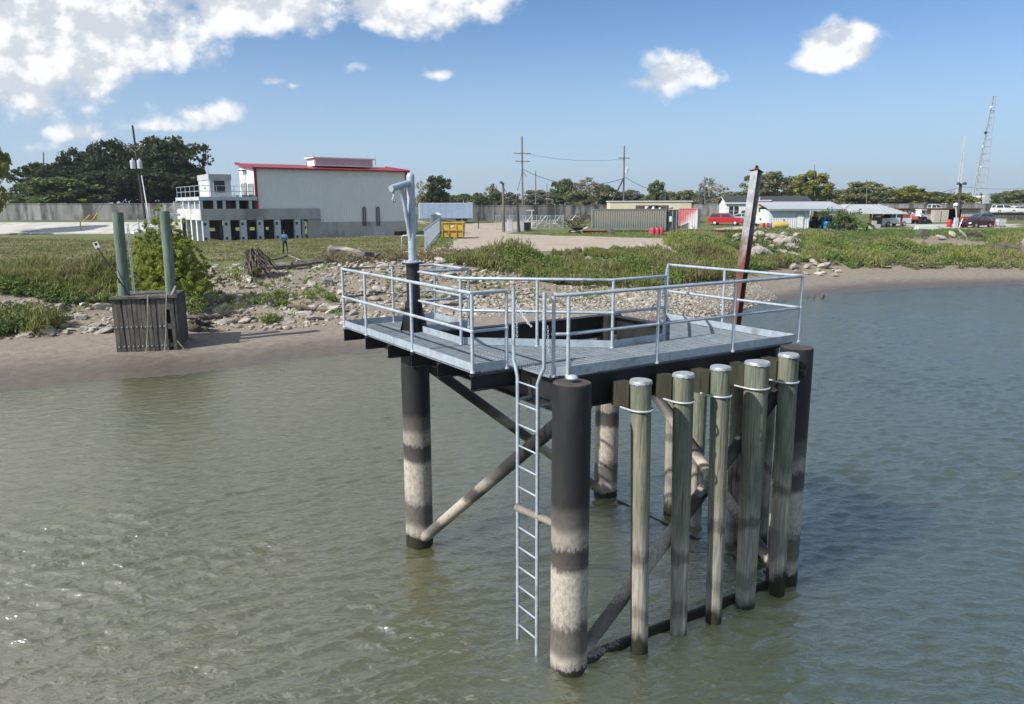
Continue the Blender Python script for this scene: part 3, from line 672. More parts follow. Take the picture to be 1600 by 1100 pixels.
def build_pumphouse():
    a = R(35); P0 = Vector((-30.9, 77.2, 0)); z0 = 2.7; dv = Vector((math.cos(a), math.sin(a), 0))
    T = lambda px, py: ray_hit_line(px, py, P0, dv)
    G = thing('pump_station', 'grey metal clad pump station with red roof and raised concrete deck', 'building', (P0.x, P0.y, z0), a)
    tm, zeave = T(398, 262); te, _ = T(634, 271); tb, zb0 = T(499, 326); _, zb1 = T(499, 342); _, zlow = T(600, 345)
    ze = zeave - z0; zs1 = zb0 - z0; zs0 = zb1 - z0; zl = zlow - z0 - .05
    wv = Vector((-math.sin(a), math.cos(a), 0)); W, zrr = ray_hit_line(373, 256.5, P0 + dv * tm, wv); zr = zrr - z0
    # metal hall
    mb = MB(); corrugated(mb, (tm, .0), (tb, .0), zs1 + .02, ze, .3, .03); corrugated(mb, (tb, .0), (te, 0), zl, ze, .3, .03)
    mb.part('siding', 'siding', G, recalc=False)
    for k, s0_ in enumerate((tm, te)):
        mb = MB(); x = s0_
        pts = [(x, .0, zs1 if k == 0 else zl), (x, W, zs1 if k == 0 else zl), (x, W, zr), (x, .0, ze)]
        mb.add(pts, [(0, 1, 2, 3)]); mb.part('gable_wall', 'cover_white' if k == 0 else 'siding', G)
    MB().box(((tm + te) / 2, W, (zl + zr) / 2), (te - tm, .1, zr - zl)).part('rear_wall', 'siding', G)
    # low slope red roof in standing seam sheets
    mb = MB(); corrugated_roof = []
    n = 34; L = te - tm + .6
    sheet = MB().add([(0, -.35, ze - .02), (L / n - .02, -.35, ze - .02), (L / n - .02, W + .3, zr + .05), (0, W + .3, zr + .05), (0, -.35, ze + .05), (L / n - .02, -.35, ze + .05), (L / n - .02, W + .3, zr + .12), (0, W + .3, zr + .12)],
                     [(0, 3, 2, 1), (4, 5, 6, 7), (0, 1, 5, 4), (1, 2, 6, 5), (2, 3, 7, 6), (3, 0, 4, 7)]).mesh('roof_sheet')
    rf = MB().box(((tm + te) / 2, .0, ze + .0), (L, .16, .0001)).part('roof', 'red_trim', G)
    for i in range(n): inst('roof_sheet', sheet, 'red_trim', rf, (tm - .3 + i * L / n, 0, 0))
    MB().box(((tm + te) / 2, -.40, ze - .02), (te - tm + .6, .12, .15)).part('gutter', 'red_trim', G)
    for x, zz in ((tm - .02, zs1), (te + .02, zl)): MB().box((x, -.05, (zz + ze) / 2), (.26, .16, ze - zz - .1)).part('corner_trim', 'red_trim', G)
    for s0_, e0, z_a, z_b in ((tm - .28, 0, ze, zr), (te + .28, 0, ze, zr)):
        MB().bar((s0_, -.3, z_a + .02), (s0_, W + .3, z_b + .08), .1, .3).part('verge_trim', 'red_trim', G)
    # ridge monitor
    m0, _ = ray_hit_line(486, 256, P0 + Vector((-math.sin(a), math.cos(a), 0)) * W / 2, dv); m1, _ = ray_hit_line(576, 256, P0 + Vector((-math.sin(a), math.cos(a), 0)) * W / 2, dv)
    MB().box(((m0 + m1) / 2, W / 2, zr + .3), (m1 - m0, 2.2, .9)).part('ridge_vent', 'siding', G)
    MB().box(((m0 + m1) / 2, W / 2, zr + .74), (m1 - m0 + .5, 2.8, .12)).part('ridge_vent_cap', 'cover_white', G)
    MB().box(((m0 + m1) / 2, W / 2 - 1.12, zr + .3), (m1 - m0 - .2, .03, .5)).part('ridge_louver', mat('faded_pink_louver', (.50, .45, .45), (.56, .52, .52), 3), G)
    for mx in (m0 - .1, m1 + .3):
        for dy in (-1.2, 1.2): MB().tube([(mx, W / 2 + dy, zr), (mx, W / 2 + dy, zr + 1.3)], .03, 6).part('roof_post', 'galv', G)
    # gable end: grey sheets coloured as shaded openings and ladder cage behind the raised deck
    for y0, y1, a0, a1 in ((.7, W * .45, zs1 + .1, zs1 + 2.6), (W * .55, W - .5, zs1 + .1, zs1 + 2.7)):
        MB().box((tm - .04, (y0 + y1) / 2, (a0 + a1) / 2), (.08, y1 - y0, a1 - a0)).part('end_opening', mat('grey_opening_shade', (.20, .21, .21), (.32, .33, .33), 1.2, 5), G)
    for y in (W * .4, W * .4 + .5): MB().tube([(tm - .35, y, zs1), (tm - .35, y, ze - .3)], .03, 6).part('wall_ladder', 'galv', G)
    MB().box((tm - .2, 3.6, ze - .15), (.5, 1.4, .08)).part('light_bracket', 'black_steel', G)
    # concrete lower wall and plinth
    MB().box(((tb + te) / 2, .12, zl / 2 - .1), (te - tb, .3, zl + .2)).part('lower_wall', 'concrete', G)
    tp0, _ = T(566, 369); tp1, _ = T(615, 369)
    MB().box(((tp0 + tp1) / 2, -.5, .05), (tp1 - tp0, 1., .3)).part('plinth', 'concrete_pale', G)
    for px in (568.5, 590):
        t_, _ = T(px, 340)
        MB().tube([(t_ - .12, -.12, zl - .5), (t_ - .12, -.12, zl + 1.5), (t_ + .02, -.2, zl + 1.62), (t_ + .16, -.12, zl + 1.5), (t_ + .16, -.12, zl - .5)], .07, 8).part('conduit', mat('dark_conduit', (.07, .075, .08)), G)
    # step in the lower wall at the right: dark sheet coloured as the shaded crawl opening
    tq0, _ = T(614, 362); MB().box(((tq0 + te) / 2, -.045, .35), (te - tq0 - .3, .04, .62)).part('crawl_opening', 'dark_opening', G)
    # raised concrete deck band on columns
    MB().box((tb / 2, .0, (zs0 + zs1) / 2), (tb, .35, zs1 - zs0)).part('deck_band', 'concrete', G)
    MB().box((.17, 5.3, (zs0 + zs1) / 2), (.34, 10.2, zs1 - zs0)).part('deck_band', 'concrete_pale', G)  # side band paler than the front, its sunlight put into the colour
    MB().box((tb / 2 + .2, 5.4, zs0 + .3), (tb - .5, 10., .3)).part('deck_slab', 'concrete', G)
    for px in (322, 355, 380.5, 407, 434, 465):
        t_, _ = T(px, 360); c = MB().box((t_, .1, zs0 / 2 - .15), (.62, .5, zs0 + .28)).part('column', 'grey_paint', G)
        for zz in (.35, zs0 - .4): MB().box((t_ - .1, -.16, zz), (.22, .02, .28)).part('column_plate', 'black_steel', c)
    for k in range(4): MB().box((.3, 2.2 + 2.3 * k, zs0 / 2 - .15), (.5, .5, zs0 + .28)).part('column', 'cover_white', G)  # side columns whiter than the front row, sunlight put into their colour
    t7, _ = T(478, 360)
    MB().box(((t7 + tb) / 2 + .4, .15, zs0 / 2 - .12), (tb - t7 + .3, .3, zs0 + .24)).part('bay_wall', 'concrete', G)
    MB().bar((t7 - .1, .4, zs0 / 2), (t7 + 1.8, 9., zs0 / 2), .3, zs0).part('bay_side_wall', 'grey_paint', G)
    # rear wall of the bays with two low slots letting daylight through
    dk = mat('shade_darkened_concrete', (.13, .13, .13), (.18, .18, .17), .8)  # concrete darkened so its colour carries the shade inside the bays
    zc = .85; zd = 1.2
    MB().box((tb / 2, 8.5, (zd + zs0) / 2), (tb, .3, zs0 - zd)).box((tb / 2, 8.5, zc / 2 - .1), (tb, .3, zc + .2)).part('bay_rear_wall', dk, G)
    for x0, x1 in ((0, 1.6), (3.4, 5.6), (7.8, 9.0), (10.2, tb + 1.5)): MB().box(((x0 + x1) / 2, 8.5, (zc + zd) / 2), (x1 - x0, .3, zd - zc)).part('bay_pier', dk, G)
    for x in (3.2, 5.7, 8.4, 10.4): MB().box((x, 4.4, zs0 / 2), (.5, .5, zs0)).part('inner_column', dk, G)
    # open storey above the band, walkway slab, rail
    _, zu = T(340, 313); _, zf = T(340, 307.5); zu -= z0; zf -= z0
    for px in (314, 336, 350, 371, 391): 
        t_, _ = T(px, 320); MB().box((t_, .0, (zs1 + zu) / 2), (.28, .28, zu - zs1 - .01)).part('storey_post', 'grey_paint', G)
    for k in range(3): MB().box((.2, 2.4 + 2.6 * k, (zs1 + zu) / 2), (.28, .28, zu - zs1 - .01)).part('storey_post', 'cover_white', G)  # side posts whiter, coloured for the sun on that face
    MB().box((tm / 2 + .1, 3.2, (zs1 + zu) / 2), (tm - .6, .2, zu - zs1 - .02)).part('storey_shade_sheet', 'dark_opening', G)  # dark sheet stands in for the shade between the open storey's posts
    MB().box((.35, 5.5, (zs1 + zu) / 2), (.1, 9., zu - zs1 - .02)).part('side_infill', mat('grey_side_strip', (.22, .25, .28), (.3, .33, .36), 1., rough=.3), G)  # plain grey strip filling the left side of the open storey
    t_r, _ = T(396, 310)
    MB().box((tm / 2 - .05, 5., (zu + zf) / 2), (tm + .1, 10.4, zf - zu)).part('walkway_slab', 'grey_paint', G)
    rl = MB()
    for zz in (.55, 1.08): rl.tube([(.05, 10., zf + zz), (.05, -.05, zf + zz), (tm - .3, -.05, zf + zz)], .03, 6)
    rl = rl.part('deck_rail', 'galv', G)
    pm = MB().tube([(0, 0, 0), (0, 0, 1.1)], .03, 6).mesh('rail_post')
    for x, y in [(.05, -.05)] + [(.05, y) for y in (2, 4, 6, 8, 10)] + [(x, -.05) for x in (1.7, 3.4, tm - .3)]: inst('rail_post', pm, 'galv', rl, (x, y, zf))
    MB().tube([(1.0, -.1, zf), (1.0, -.1, zf + 4.4)], .03, 6).part('aerial', 'galv', G)
    # stair head booth
    b0, zt0 = T(329, 271.5); b1, _ = T(362.5, 275); zt = zt0 - z0
    BT = MB().box(((b0 + b1) / 2, 2.9, (zf + zt) / 2), (b1 - b0, 4.6, zt - zf - .02)).part('booth', 'booth_paint', G)
    MB().box(((b0 + b1) / 2, 2.9, zt - .28), (b1 - b0 + .12, 4.75, .56)).part('booth_roof', mat('booth_roof_band', (.40, .41, .42), (.46, .47, .48), 2), BT)
    w0, _ = T(337, 290); w1, _ = T(353.5, 290)
    _, wz1 = T(345, 282); _, wz0 = T(345, 300)
    wf = MB().box(((w0 + w1) / 2, .575, (wz0 + wz1) / 2 - z0), (w1 - w0 + .16, .05, wz1 - wz0 + .16)).part('window', 'grey_paint', BT)
    MB().box(((w0 + w1) / 2, .54, (wz0 + wz1) / 2 - z0), (w1 - w0, .04, wz1 - wz0)).part('pane', 'dark_opening', BT)
    for zz in (.9, 1.8): MB().box((b0 - .02, 2.6, zf + zz), (.03, .5, .12)).part('vent', 'dark_opening', BT)
    # access stair with pale rails at the far left
    for k in range(5): MB().box((-1.0 - .9 * k, 7.5, zs1 - .6 - .45 * k), (1.0, 1.6, .25)).box((-1.0 - .9 * k, 6.7, zs1 + .1 - .45 * k), (.1, .1, 1.4)).part('stair_flight', 'cover_white', G)
    for k in range(2): MB().bar((-.1, 6.7, zs1 + .8 - .5 * k), (-5.2, 6.7, zs1 - 1.7 - .5 * k), .06, .06).part('stair_rail', 'cover_white', G)
    return G
M['concrete_pale'] = mat('pale_concrete', (.50, .51, .51), (.58, .59, .59), .7, 5, .9, c3=(.40, .41, .41), s3=.4)
M['booth_paint'] = mat('booth_pale_paint', (.50, .52, .53), (.55, .57, .58), .8, 4, .7)
build_pumphouse()

# ------------------------------------------------------------------ floodwall and levee paving
M['floodwall'] = mat('stained_floodwall_concrete', (.22, .22, .22), (.33, .33, .325), .8, 6, .92, .1, 5, stretch=(1, 1, .2), c3=(.085, .085, .085), s3=.55, t3=(.44, .62), coords='World', objvar=.10)
def build_floodwall():
    segs = [((-110, 114), (-22, 118), 6.62, 'long stained grey concrete floodwall on the levee behind the lawn'),
            ((-18, 128), (19.5, 139), 6.22, 'stained grey concrete floodwall behind the gravel yard and trailers'),
            ((30, 168), (150, 172), 6.35, 'distant grey concrete floodwall behind the road at the far right')]
    for a, b_, zt, lab in segs:
        a = Vector((*a, 0)); b_ = Vector((*b_, 0)); d = b_ - a; L = d.length; rz = math.atan2(d.y, d.x)
        F = thing('floodwall', lab, 'wall', (a.x, a.y, 0), rz); n = int(L / 7.5)
        for i in range(n):
            s0, s1 = i * L / n + .015, (i + 1) * L / n - .015; q = a + d * ((s0 + s1) / 2 / L); zb = gz(q.x, q.y) - .5
            MB().box(((s0 + s1) / 2, .012 * (i % 2), (zt + zb) / 2), (s1 - s0, .35, zt - zb)).box(((s0 + s1) / 2, .012 * (i % 2), zt + .04), (s1 - s0, .43, .12)).part('wall_panel', 'floodwall', F)
build_floodwall()
def build_paving():
    m = mat('levee_slope_paving', (.50, .49, .465), (.42, .41, .385), .4, 6, .95, .1, 4, c3=(.24, .24, .235), s3=.16, t3=(.52, .66), coords='World')
    S = bpy.data.objects.new('levee_paving', None); C.objects.link(S); S['kind'] = 'structure'
    for i in range(13):
        x0 = -112 + 5.6 * i; x1 = x0 + 5.54; pts = []
        for y in (94.6, 104.0):
            for x in (x0, x1): pts.append((x, y, gz(x, y) + .10))
        # slab 18 cm thick lying on the slope
        vs = pts + [(p[0], p[1], p[2] - .3) for p in pts]
        MB().add(vs, [(0, 1, 3, 2), (4, 6, 7, 5), (0, 4, 5, 1), (2, 3, 7, 6), (0, 2, 6, 4), (1, 5, 7, 3)]).part('paving_slab', m, S)
build_paving()

# ------------------------------------------------------------------ timber box dolphin on the beach
def build_box():
    W, D, H = 2.42, 2.3, 2.40; rz = .23; fl = at(183, 551, 1); fl = gp(183, 551)
    p = fl + Matrix.Rotation(rz, 3, 'Z') @ Vector((W / 2, D / 2, 0)); p.z = fl.z - .12; rz += .02
    B = thing('timber_mooring_dolphin', 'weathered timber plank box on the beach with two green piles rising from it', 'mooring dolphin', p, rz - .02)
    pl = MB().box((0, 0, H / 2), (.168, .075, H - .1)).mesh('plank'); fix(pl); bolt = MB().lathe([(.032, 0), (.032, .02), (.02, .035)], 6).mesh('bolt'); fix(bolt)
    rn = random.Random(3)
    for z in (.35, 1.15, 2.1): MB().box((0, -D / 2 + .16, z), (W - .1, .16, .2)).part('waler', 'old_wood', B)
    for z in (.35, 1.15, 2.1):
        MB().box((W / 2 - .16, 0, z), (.16, D - .5, .2)).part('waler', 'old_wood', B); MB().box((-W / 2 + .16, 0, z), (.16, D - .5, .2)).part('waler', 'old_wood', B)
    n = 13
    for i in range(n):
        x = -W / 2 + .1 + i * (W - .2) / (n - 1)
        if i == 11: # broken plank: only short stubs left
            MB().box((x, -D / 2 + .04, H - .3), (.168, .075, .45)).part('plank', 'old_wood', B); MB().box((x, -D / 2 + .04, 1.15), (.168, .075, .22)).part('plank', 'old_wood', B); continue
        inst('plank', pl, 'old_wood', B, (x, -D / 2 + .04 + rn.uniform(-.012, .012), rn.uniform(-.04, .02)), (0, R(-.8 + rn.uniform(-1.2, .8)), rn.uniform(-.03, .03)))
        for z in (.35, 1.17): inst('bolt', bolt, 'galv', B, (x + rn.uniform(-.02, .02), -D / 2 - .0, z), (R(90), 0, 0))
    for s in (-1, 1):
        for i in range(10):
            y = -D / 2 + .12 + i * (D - .2) / 9
            inst('plank', pl, 'old_wood', B, (s * (W / 2 - .02), y, rn.uniform(-.05, .05)), (rn.uniform(-.02, .02), 0, R(90)))
    for i in range(n): inst('plank', pl, 'old_wood', B, (-W / 2 + .1 + i * (W - .2) / (n - 1), D / 2 - .04, 0), (0, rn.uniform(-.02, .02), 0))
    deckp = MB().box((0, 0, 0), (.165, D + .1, .06)).mesh('deck_plank'); fix(deckp)
    for i in range(14): inst('deck_plank', deckp, 'old_wood', B, (-W / 2 + .09 + i * (W - .18) / 13, .02, H + .01 + rn.uniform(-.008, .012)), (rn.uniform(-.008, .008), 0, rn.uniform(-.012, .012)))
    MB().box((0, -D / 2 - .03, H - .0), (W + .2, .12, .09)).part('edge_board', 'old_wood', B)
    MB().bar((W / 2 - .12, -D / 2, H + .05), (W / 2 + .05, -D / 2 + .2, H + .42), .12, .05).part('loose_board', 'drift', B)
    for x, h, lx, r in ((-.93, 5.88, .10, .225), (.95, 5.92, .02, .215)):
        zs = np.linspace(0, h, 8); MB().tube([(x + lx * (z / h) + .012 * math.sin(z * 2.1), -D / 2 + .72, z) for z in zs], [r * (1.02 - .08 * z / h) for z in zs], 20).part('pile', 'green_pile', B, smooth='edges')
        MB().lathe([(r * .88, 0), (r * .7, .02)], 18).part('pile_top', 'old_wood', B, loc=(x + lx + .012 * math.sin(h * 2.1), -D / 2 + .72, h))
    # access ladder behind the left pile
    ld = MB()
    for y in (-.05, .2): ld.tube([(-.62, y, H), (-.62, y, H + 3.0)], .018, 6)
    for k in range(10): ld.tube([(-.62, -.05, H + .2 + .28 * k), (-.62, .2, H + .2 + .28 * k)], .012, 6)
    ld.part('pile_ladder', 'galv', B)
    MB().tube([(1.08, -.3, H), (1.04, -.3, H + 2.6)], .012, 6).part('conduit', 'galv', B)
    # loose ropes over the front edge
    rp = M['rope'] = mat('bleached_rope', (.30, .28, .25), (.4, .38, .34), 20)
    Z = Matrix.Rotation(rz - .02, 3, 'Z')
    for x, sw, lab in ((.20, -.25, 'bleached rope hanging down the middle of the timber box'), (.92, -.25, 'bleached rope hanging from the loose board at the box corner')):
        pts = [(x, -D / 2 + .25, H + .055), (x, -D / 2 - .1, H + .06), (x - .06, -D / 2 - .12, 1.9), (x + sw * .5, -D / 2 - .13, 1.0), (x + sw, -D / 2 - .2, .1), (x + sw - .05, -D / 2 - .5, -.02)]
        o = MB().tube(pts, .016, 6).part('rope', rp, None, smooth=True, label=lab, cat='rope', group='ropes on the timber box'); o.location = p; o.rotation_euler = (0, 0, rz - .02)
    o = MB().tube([(W / 2 - .05, -D / 2 - .12, .55), (W / 2 + .35, -D / 2 - .3, .0)], [.035, .02], 7).part('driftwood_stick', 'drift', None, label='pale stick leaning against the right corner of timber box', cat='stick'); o.location = p; o.rotation_euler = (0, 0, rz)
    # gauge marker leaning on the left pile
    g = thing('gauge_marker', 'black leaning rod with small white sign beside the left green pile', 'marker', p + Z @ Vector((-.62, -.78, H + .05)), rz)
    top = Vector((-1.05, .1, 2.02)); MB().tube([(0, 0, 0), top], .025, 8).part('rod', 'black_steel', g); MB().box((-.33, -.03, .63), (.05, .05, .2)).part('clamp', 'black_steel', g)
    MB().box(top + Vector((-.03, 0, .10)), (.2, .03, .26), rot=Matrix.Rotation(-.35, 3, 'Y')).part('sign_plate', 'cover_white', g)
    MB().box(top + Vector((-.04, -.018, .14)), (.09, .008, .11), rot=Matrix.Rotation(-.35, 3, 'Y')).part('sign_print', 'black_steel', g)
build_box()

# ------------------------------------------------------------------ rocks
def rock_mesh(seed, flat, name='rock', sub=2):
    bm = bmesh.new(); bmesh.ops.create_icosphere(bm, subdivisions=sub, radius=.5); rn = np.random.default_rng(seed)
    # planes chop the ball into a broken block
    cuts = [(Vector(rn.normal(size=3)).normalized(), rn.uniform(.22, .42)) for _ in range(11)]
    sc = Vector((rn.uniform(.8, 1.25), rn.uniform(.65, 1.0), flat * rn.uniform(.8, 1.2)))
    for v in bm.verts:
        p = v.co.copy()
        for nrm, d in cuts:
            k = p.dot(nrm)
            if k > d: p -= nrm * (k - d) * .94
        v.co = Vector((p.x * sc.x, p.y * sc.y, p.z * sc.z)) * 1.25
    me = bpy.data.meshes.new(name); bm.to_mesh(me); bm.free(); return me
ROCKS = [rock_mesh(i, f) for i, f in enumerate([.6, .5, .75, .4, .65, .35, .55, .7, .45, .6, .3, .5])]
for me in ROCKS: me.materials.append(M['rock'])
SLABS = [rock_mesh(100 + i, .2) for i in range(4)]
for me in SLABS: me.materials.append(M['rock_pale'])
def bank_pt(x, t):
    s1 = np.interp(x, SX1, SY1); s2 = np.interp(x, SX2, SY2); return s1 + (s2 - s1) * t
def build_rocks():
    rn = random.Random(11); spots = []
    # (x range, t range, count, size range)
    for (xa, xb, ta, tb_, n, sa, sb) in [(-20, 2, .02, .95, 168, .38, .95), (-26, -17, .0, .45, 46, .4, .9), (-2, 10, .02, .42, 24, .35, .75)]:
        k = 0
        while k < n:
            x = rn.uniform(xa, xb); t = rn.uniform(ta, tb_)
            if rn.random() < (t - .55) * 1.4: continue
            spots.append((x, bank_pt(x, t), sa + (sb - sa) * rn.random() ** 2.2)); k += 1
    for (px0, px1, py0, py1, n, sa, sb) in [(1148, 1256, 370, 404, 38, .7, 1.7), (1238, 1325, 404, 432, 22, .5, 1.4), (1000, 1150, 380, 400, 7, .5, 1.)]:
        for k in range(n):
            q = gp(rn.uniform(px0, px1), rn.uniform(py0, py1)); spots.append((q.x, q.y, sa + (sb - sa) * rn.random() ** 1.5))
    marks = [('right of the timber box', (300, 490)), ('left of the timber box', (120, 490)), ('at the left edge of the view', (30, 490)), ('below the root pile', (390, 455)), ('below the curved driftwood log', (450, 440)),
             ('beside the feathery weed clump', (410, 480)), ('by the dark straight log', (475, 480)), ('just left of the platform rail', (515, 455)), ('below the driftwood trunk', (545, 420)), ('behind the left platform rail', (590, 455)),
             ('behind the davit pedestal', (660, 460)), ('behind the inner platform rail', (760, 455)), ('behind the ladder top', (840, 470)), ('between the front rail and the far weeds', (930, 455)), ('among weeds left of the rusty H pile', (1100, 395)),
             ('among weeds right of the rusty H pile', (1200, 385)), ('at the sandy end of the far beach', (1280, 420)), ('on the mud edge below the riprap', (420, 505))]
    marks = [(n_, gp(*q_)) for n_, q_ in marks]; zones = {}
    for x, y, s in spots[:300]:
        zn = min(marks, key=lambda m_: (m_[1].x - x) ** 2 + (m_[1].y - y) ** 2)[0]; zones.setdefault(zn, []).append((s, x, y))
    for zn, L_ in zones.items():
        L_.sort(reverse=True); yy = sorted(q_[2] for q_ in L_); xx = sorted(q_[1] for q_ in L_); used = set()
        for i, (s, x, y) in enumerate(L_):
            lab = 'largest pale rock ' + zn if i == 0 else 'second largest pale rock ' + zn if i == 1 else 'smallest of the big rocks ' + zn if i == len(L_) - 1 and i > 3 else None
            if lab is None:
                for test, txt in ((y == yy[-1], 'highest lying pale rock '), (y == yy[0], 'lowest lying pale rock '), (x == xx[0], 'leftmost pale rock of the riprap '), (x == xx[-1], 'rightmost pale rock of the riprap ')):
                    if test and txt not in used: lab = txt + zn; used.add(txt); break
            inst('rock', rn.choice(ROCKS), None, None, (x, y, gz(x, y) + s * (.2 if y > 56 else .06)), (rn.uniform(-.4, .4), rn.uniform(-.4, .4), rn.uniform(0, 6.28)), s, label=lab or 'medium sized pale broken rock ' + zn, cat='rock', group='riprap rocks ' + zn)
    # countless smaller stones and gravel
    V0 = []; F0 = []
    for i in range(6):
        me = rock_mesh(40 + i, .55, 'tmp', 1); v = np.empty(len(me.vertices) * 3, np.float32); me.vertices.foreach_get('co', v); V0.append(v.reshape(-1, 3)); F0.append(np.array([p.vertices[:] for p in me.polygons], np.int32)); bpy.data.meshes.remove(me)
    def scatter(name, pts, lab):
        V = []; F = []; o = 0
        for (x, y, z, s) in pts:
            k = rn.randrange(6); a = rn.uniform(0, 6.28); c, s_ = math.cos(a), math.sin(a); v = V0[k] * s
            v = np.stack([v[:, 0] * c - v[:, 1] * s_ + x, v[:, 0] * s_ + v[:, 1] * c + y, v[:, 2] + z], -1); V.append(v); F.append(F0[k] + o); o += len(v)
        np_mesh(name, np.concatenate(V), np.concatenate(F), M['rock'], kind='stuff', label=lab, cat='rubble')
    pts = []
    def add(xa, xb, ta, tb_, n, sa, sb, pw=2.):
        for _ in range(n):
            x = rn.uniform(xa, xb); t = rn.uniform(ta, tb_); y = bank_pt(x, t); pts.append((x, y, gz(x, y) + .01, sa + (sb - sa) * rn.random() ** pw))
    add(-20, 3, -.02, 1.0, 3300, .10, .45); add(-28, -16, -.02, .6, 900, .12, .45); add(-3, 12, -.05, .35, 2500, .10, .38)
    scatter('riprap_rubble', pts, 'loose pale rubble between the larger riprap rocks'); pts = []
    # shingle beach behind the platform
    for _ in range(5200):
        x = rn.uniform(0, 18); s0 = np.interp(x, SX0, SY0); y = s0 + rn.uniform(.05, 9.5) ** 1.0; pts.append((x, y, gz(x, y) + .0, rn.uniform(.07, .24)))
    scatter('shingle', pts, 'shingle beach of small pale stones behind the platform')
    # broken concrete slabs at the right bank top
    for i, (px, py, s, w) in enumerate([(1442, 371, 2.3, .5), (1487, 371, 1.8, -.3), (1504, 371, 1.7, .7), (1522, 371, 1.5, .2), (1532, 371, 1.4, -.5), (1468, 375, 1.6, .1)]):
        q = gp(px, py)
        lab = ['largest pale concrete slab tilted at left end of the slab row', 'pale broken concrete slab with raised edge near the row middle', 'concrete slab tilted steeply in the row above weeds',
               'narrow tilted concrete slab in the row above weeds', 'last concrete slab at the right end of the row', 'low flat concrete slab just right of the largest slab'][i]
        inst('concrete_slab', SLABS[i % 4], None, None, (q.x, q.y, q.z + .35), (.5, w, rn.uniform(0, 3)), (s, s * .8, s * .9), label=lab, cat='concrete slab', group='concrete slabs on the right bank')
    for i, (px, py, s) in enumerate([(95, 497, 1.5), (240, 525, 1.1), (35, 480, 1.3), (1430, 415, 2.2), (1385, 418, 1.6)]):
        q = gp(px, py); lab = ['flat pale slab of rock at the edge of the mud, left of the box', 'flat dark-edged slab lying on mud beside the timber box', 'flat pale rock slab at the left edge below weeds', 'flat pale slab on the sandy edge of the far beach', 'smaller flat pale slab on the sandy edge of the far beach'][i]
        inst('rock_slab', SLABS[i % 4], None, None, (q.x, q.y, q.z + .06), (.05, .08, rn.uniform(0, 3)), (s, s * .7, s * .5), label=lab, cat='rock slab')
build_rocks()

# ------------------------------------------------------------------ driftwood
def log_thing(name, label, pts, r, m='drift', cat='driftwood', branches=0, seed=1, group=None):
    rn = random.Random(seed); p0 = Vector(pts[0]); T = thing(name, label, cat, p0, group=group)
    P = [Vector(p) - p0 for p in pts]; rr = [r * (1 - .45 * i / (len(P) - 1)) * rn.uniform(.92, 1.08) for i in range(len(P))]
    Q = []; q_ = []; ns = 5
    for i in range(len(P) - 1):
        for k in range(ns): t = k / ns; Q.append(P[i].lerp(P[i + 1], t)); q_.append(rr[i] + (rr[i + 1] - rr[i]) * t)
    Q.append(P[-1]); q_.append(rr[-1] * .8); q_[0] *= .75; q_ = [x * rn.uniform(.88, 1.1) for x in q_]; mb = MB().tube(Q, q_, 13); off = [rn.uniform(.82, 1.16) for _ in range(13)]
    for i in range(len(Q)):
        for k in range(13):
            v = Vector(mb.v[i * 13 + k]); mb.v[i * 13 + k] = tuple(Q[i] + (v - Q[i]) * off[k] * rn.uniform(.9, 1.08))
    mb.part('log', m, T, smooth='edges')
    for k in range(branches):
        i = rn.randrange(len(P)); a = P[i]; d = Vector((rn.uniform(-1, 1), rn.uniform(-1, 1), rn.uniform(.0, .8))).normalized() * rn.uniform(.4, 1.3)
        MB().tube([a, a + d * .5 + Vector((0, 0, rn.uniform(-.1, .1))), a + d], [r * .35, r * .25, r * .1], 6).part('branch', m, T, smooth=True)
    return T
def gl(px, py, dz=.0): q = gp(px, py); q.z += dz; return q
log_thing('driftwood_log', 'big grey weathered driftwood trunk lying on the edge of lawn', [gl(514, 405, .45), gl(535, 405, .5), gl(560, 406, .42), gl(584, 407, .3)], .5, 'drift', branches=3, seed=2)
log_thing('driftwood_log', 'long curved pale driftwood log running from the root pile', [gl(405, 422, .2), gl(430, 423, .25), gl(455, 422, .3), gl(482, 418, .25), gl(506, 413, .2)], .22, 'drift', branches=2, seed=3)
log_thing('driftwood_log', 'thin driftwood branch above the curved log near the lawn', [gl(402, 411, .15), gl(430, 410, .2), gl(450, 407, .35), gl(470, 410, .15)], .1, 'drift', branches=3, seed=4)
log_thing('driftwood_log', 'dark straight log lying in the rubble left of platform', [gl(450, 483, .12), gl(475, 485, .15), gl(492, 487, .1)], .12, 'drift_dark', branches=1, seed=5)
log_thing('driftwood_log', 'brown straight plank-like log near the platform corner', [gl(494, 488, .08), gl(520, 489, .1), gl(548, 489, .08)], .09, 'drift_dark', branches=0, seed=6)
log_thing('driftwood_log', 'dark driftwood limb lying on mud right of the timber box', [gl(285, 502, .15), gl(315, 502, .2), gl(335, 500, .12), gl(350, 497, .08)], .16, 'drift_dark', branches=3, seed=7)
log_thing('driftwood_log', 'long low driftwood log along the lawn edge at left', [gl(105, 422, .15), gl(140, 420, .2), gl(184, 420, .12)], .16, 'drift', branches=2, seed=8)
log_thing('driftwood_log', 'brownish driftwood limb at the lawn edge left of the tall log', [gl(40, 423, .2), gl(75, 420, .2), gl(110, 419, .12)], .14, 'drift_dark', branches=4, seed=9)
log_thing('driftwood_log', 'bleached stick standing out of the brush right of davit', [gl(706, 397, .1), gl(714, 398, .1)[:] if False else gl(718, 405, .2)], .09, 'drift', branches=0, seed=10)
log_thing('driftwood_log', 'brown limb in the brush behind the platform rails', [gl(690, 402, .25), gl(715, 404, .25), gl(745, 405, .2), gl(790, 407, .1)], .15, 'drift_dark', branches=4, seed=12)
log_thing('driftwood_log', 'dark driftwood heap lying at the far right bank', [gl(1552, 396, .4), gl(1570, 395, .6), gl(1588, 396, .5), gl(1606, 398, .3)], .45, 'drift_dark', branches=6, seed=13)
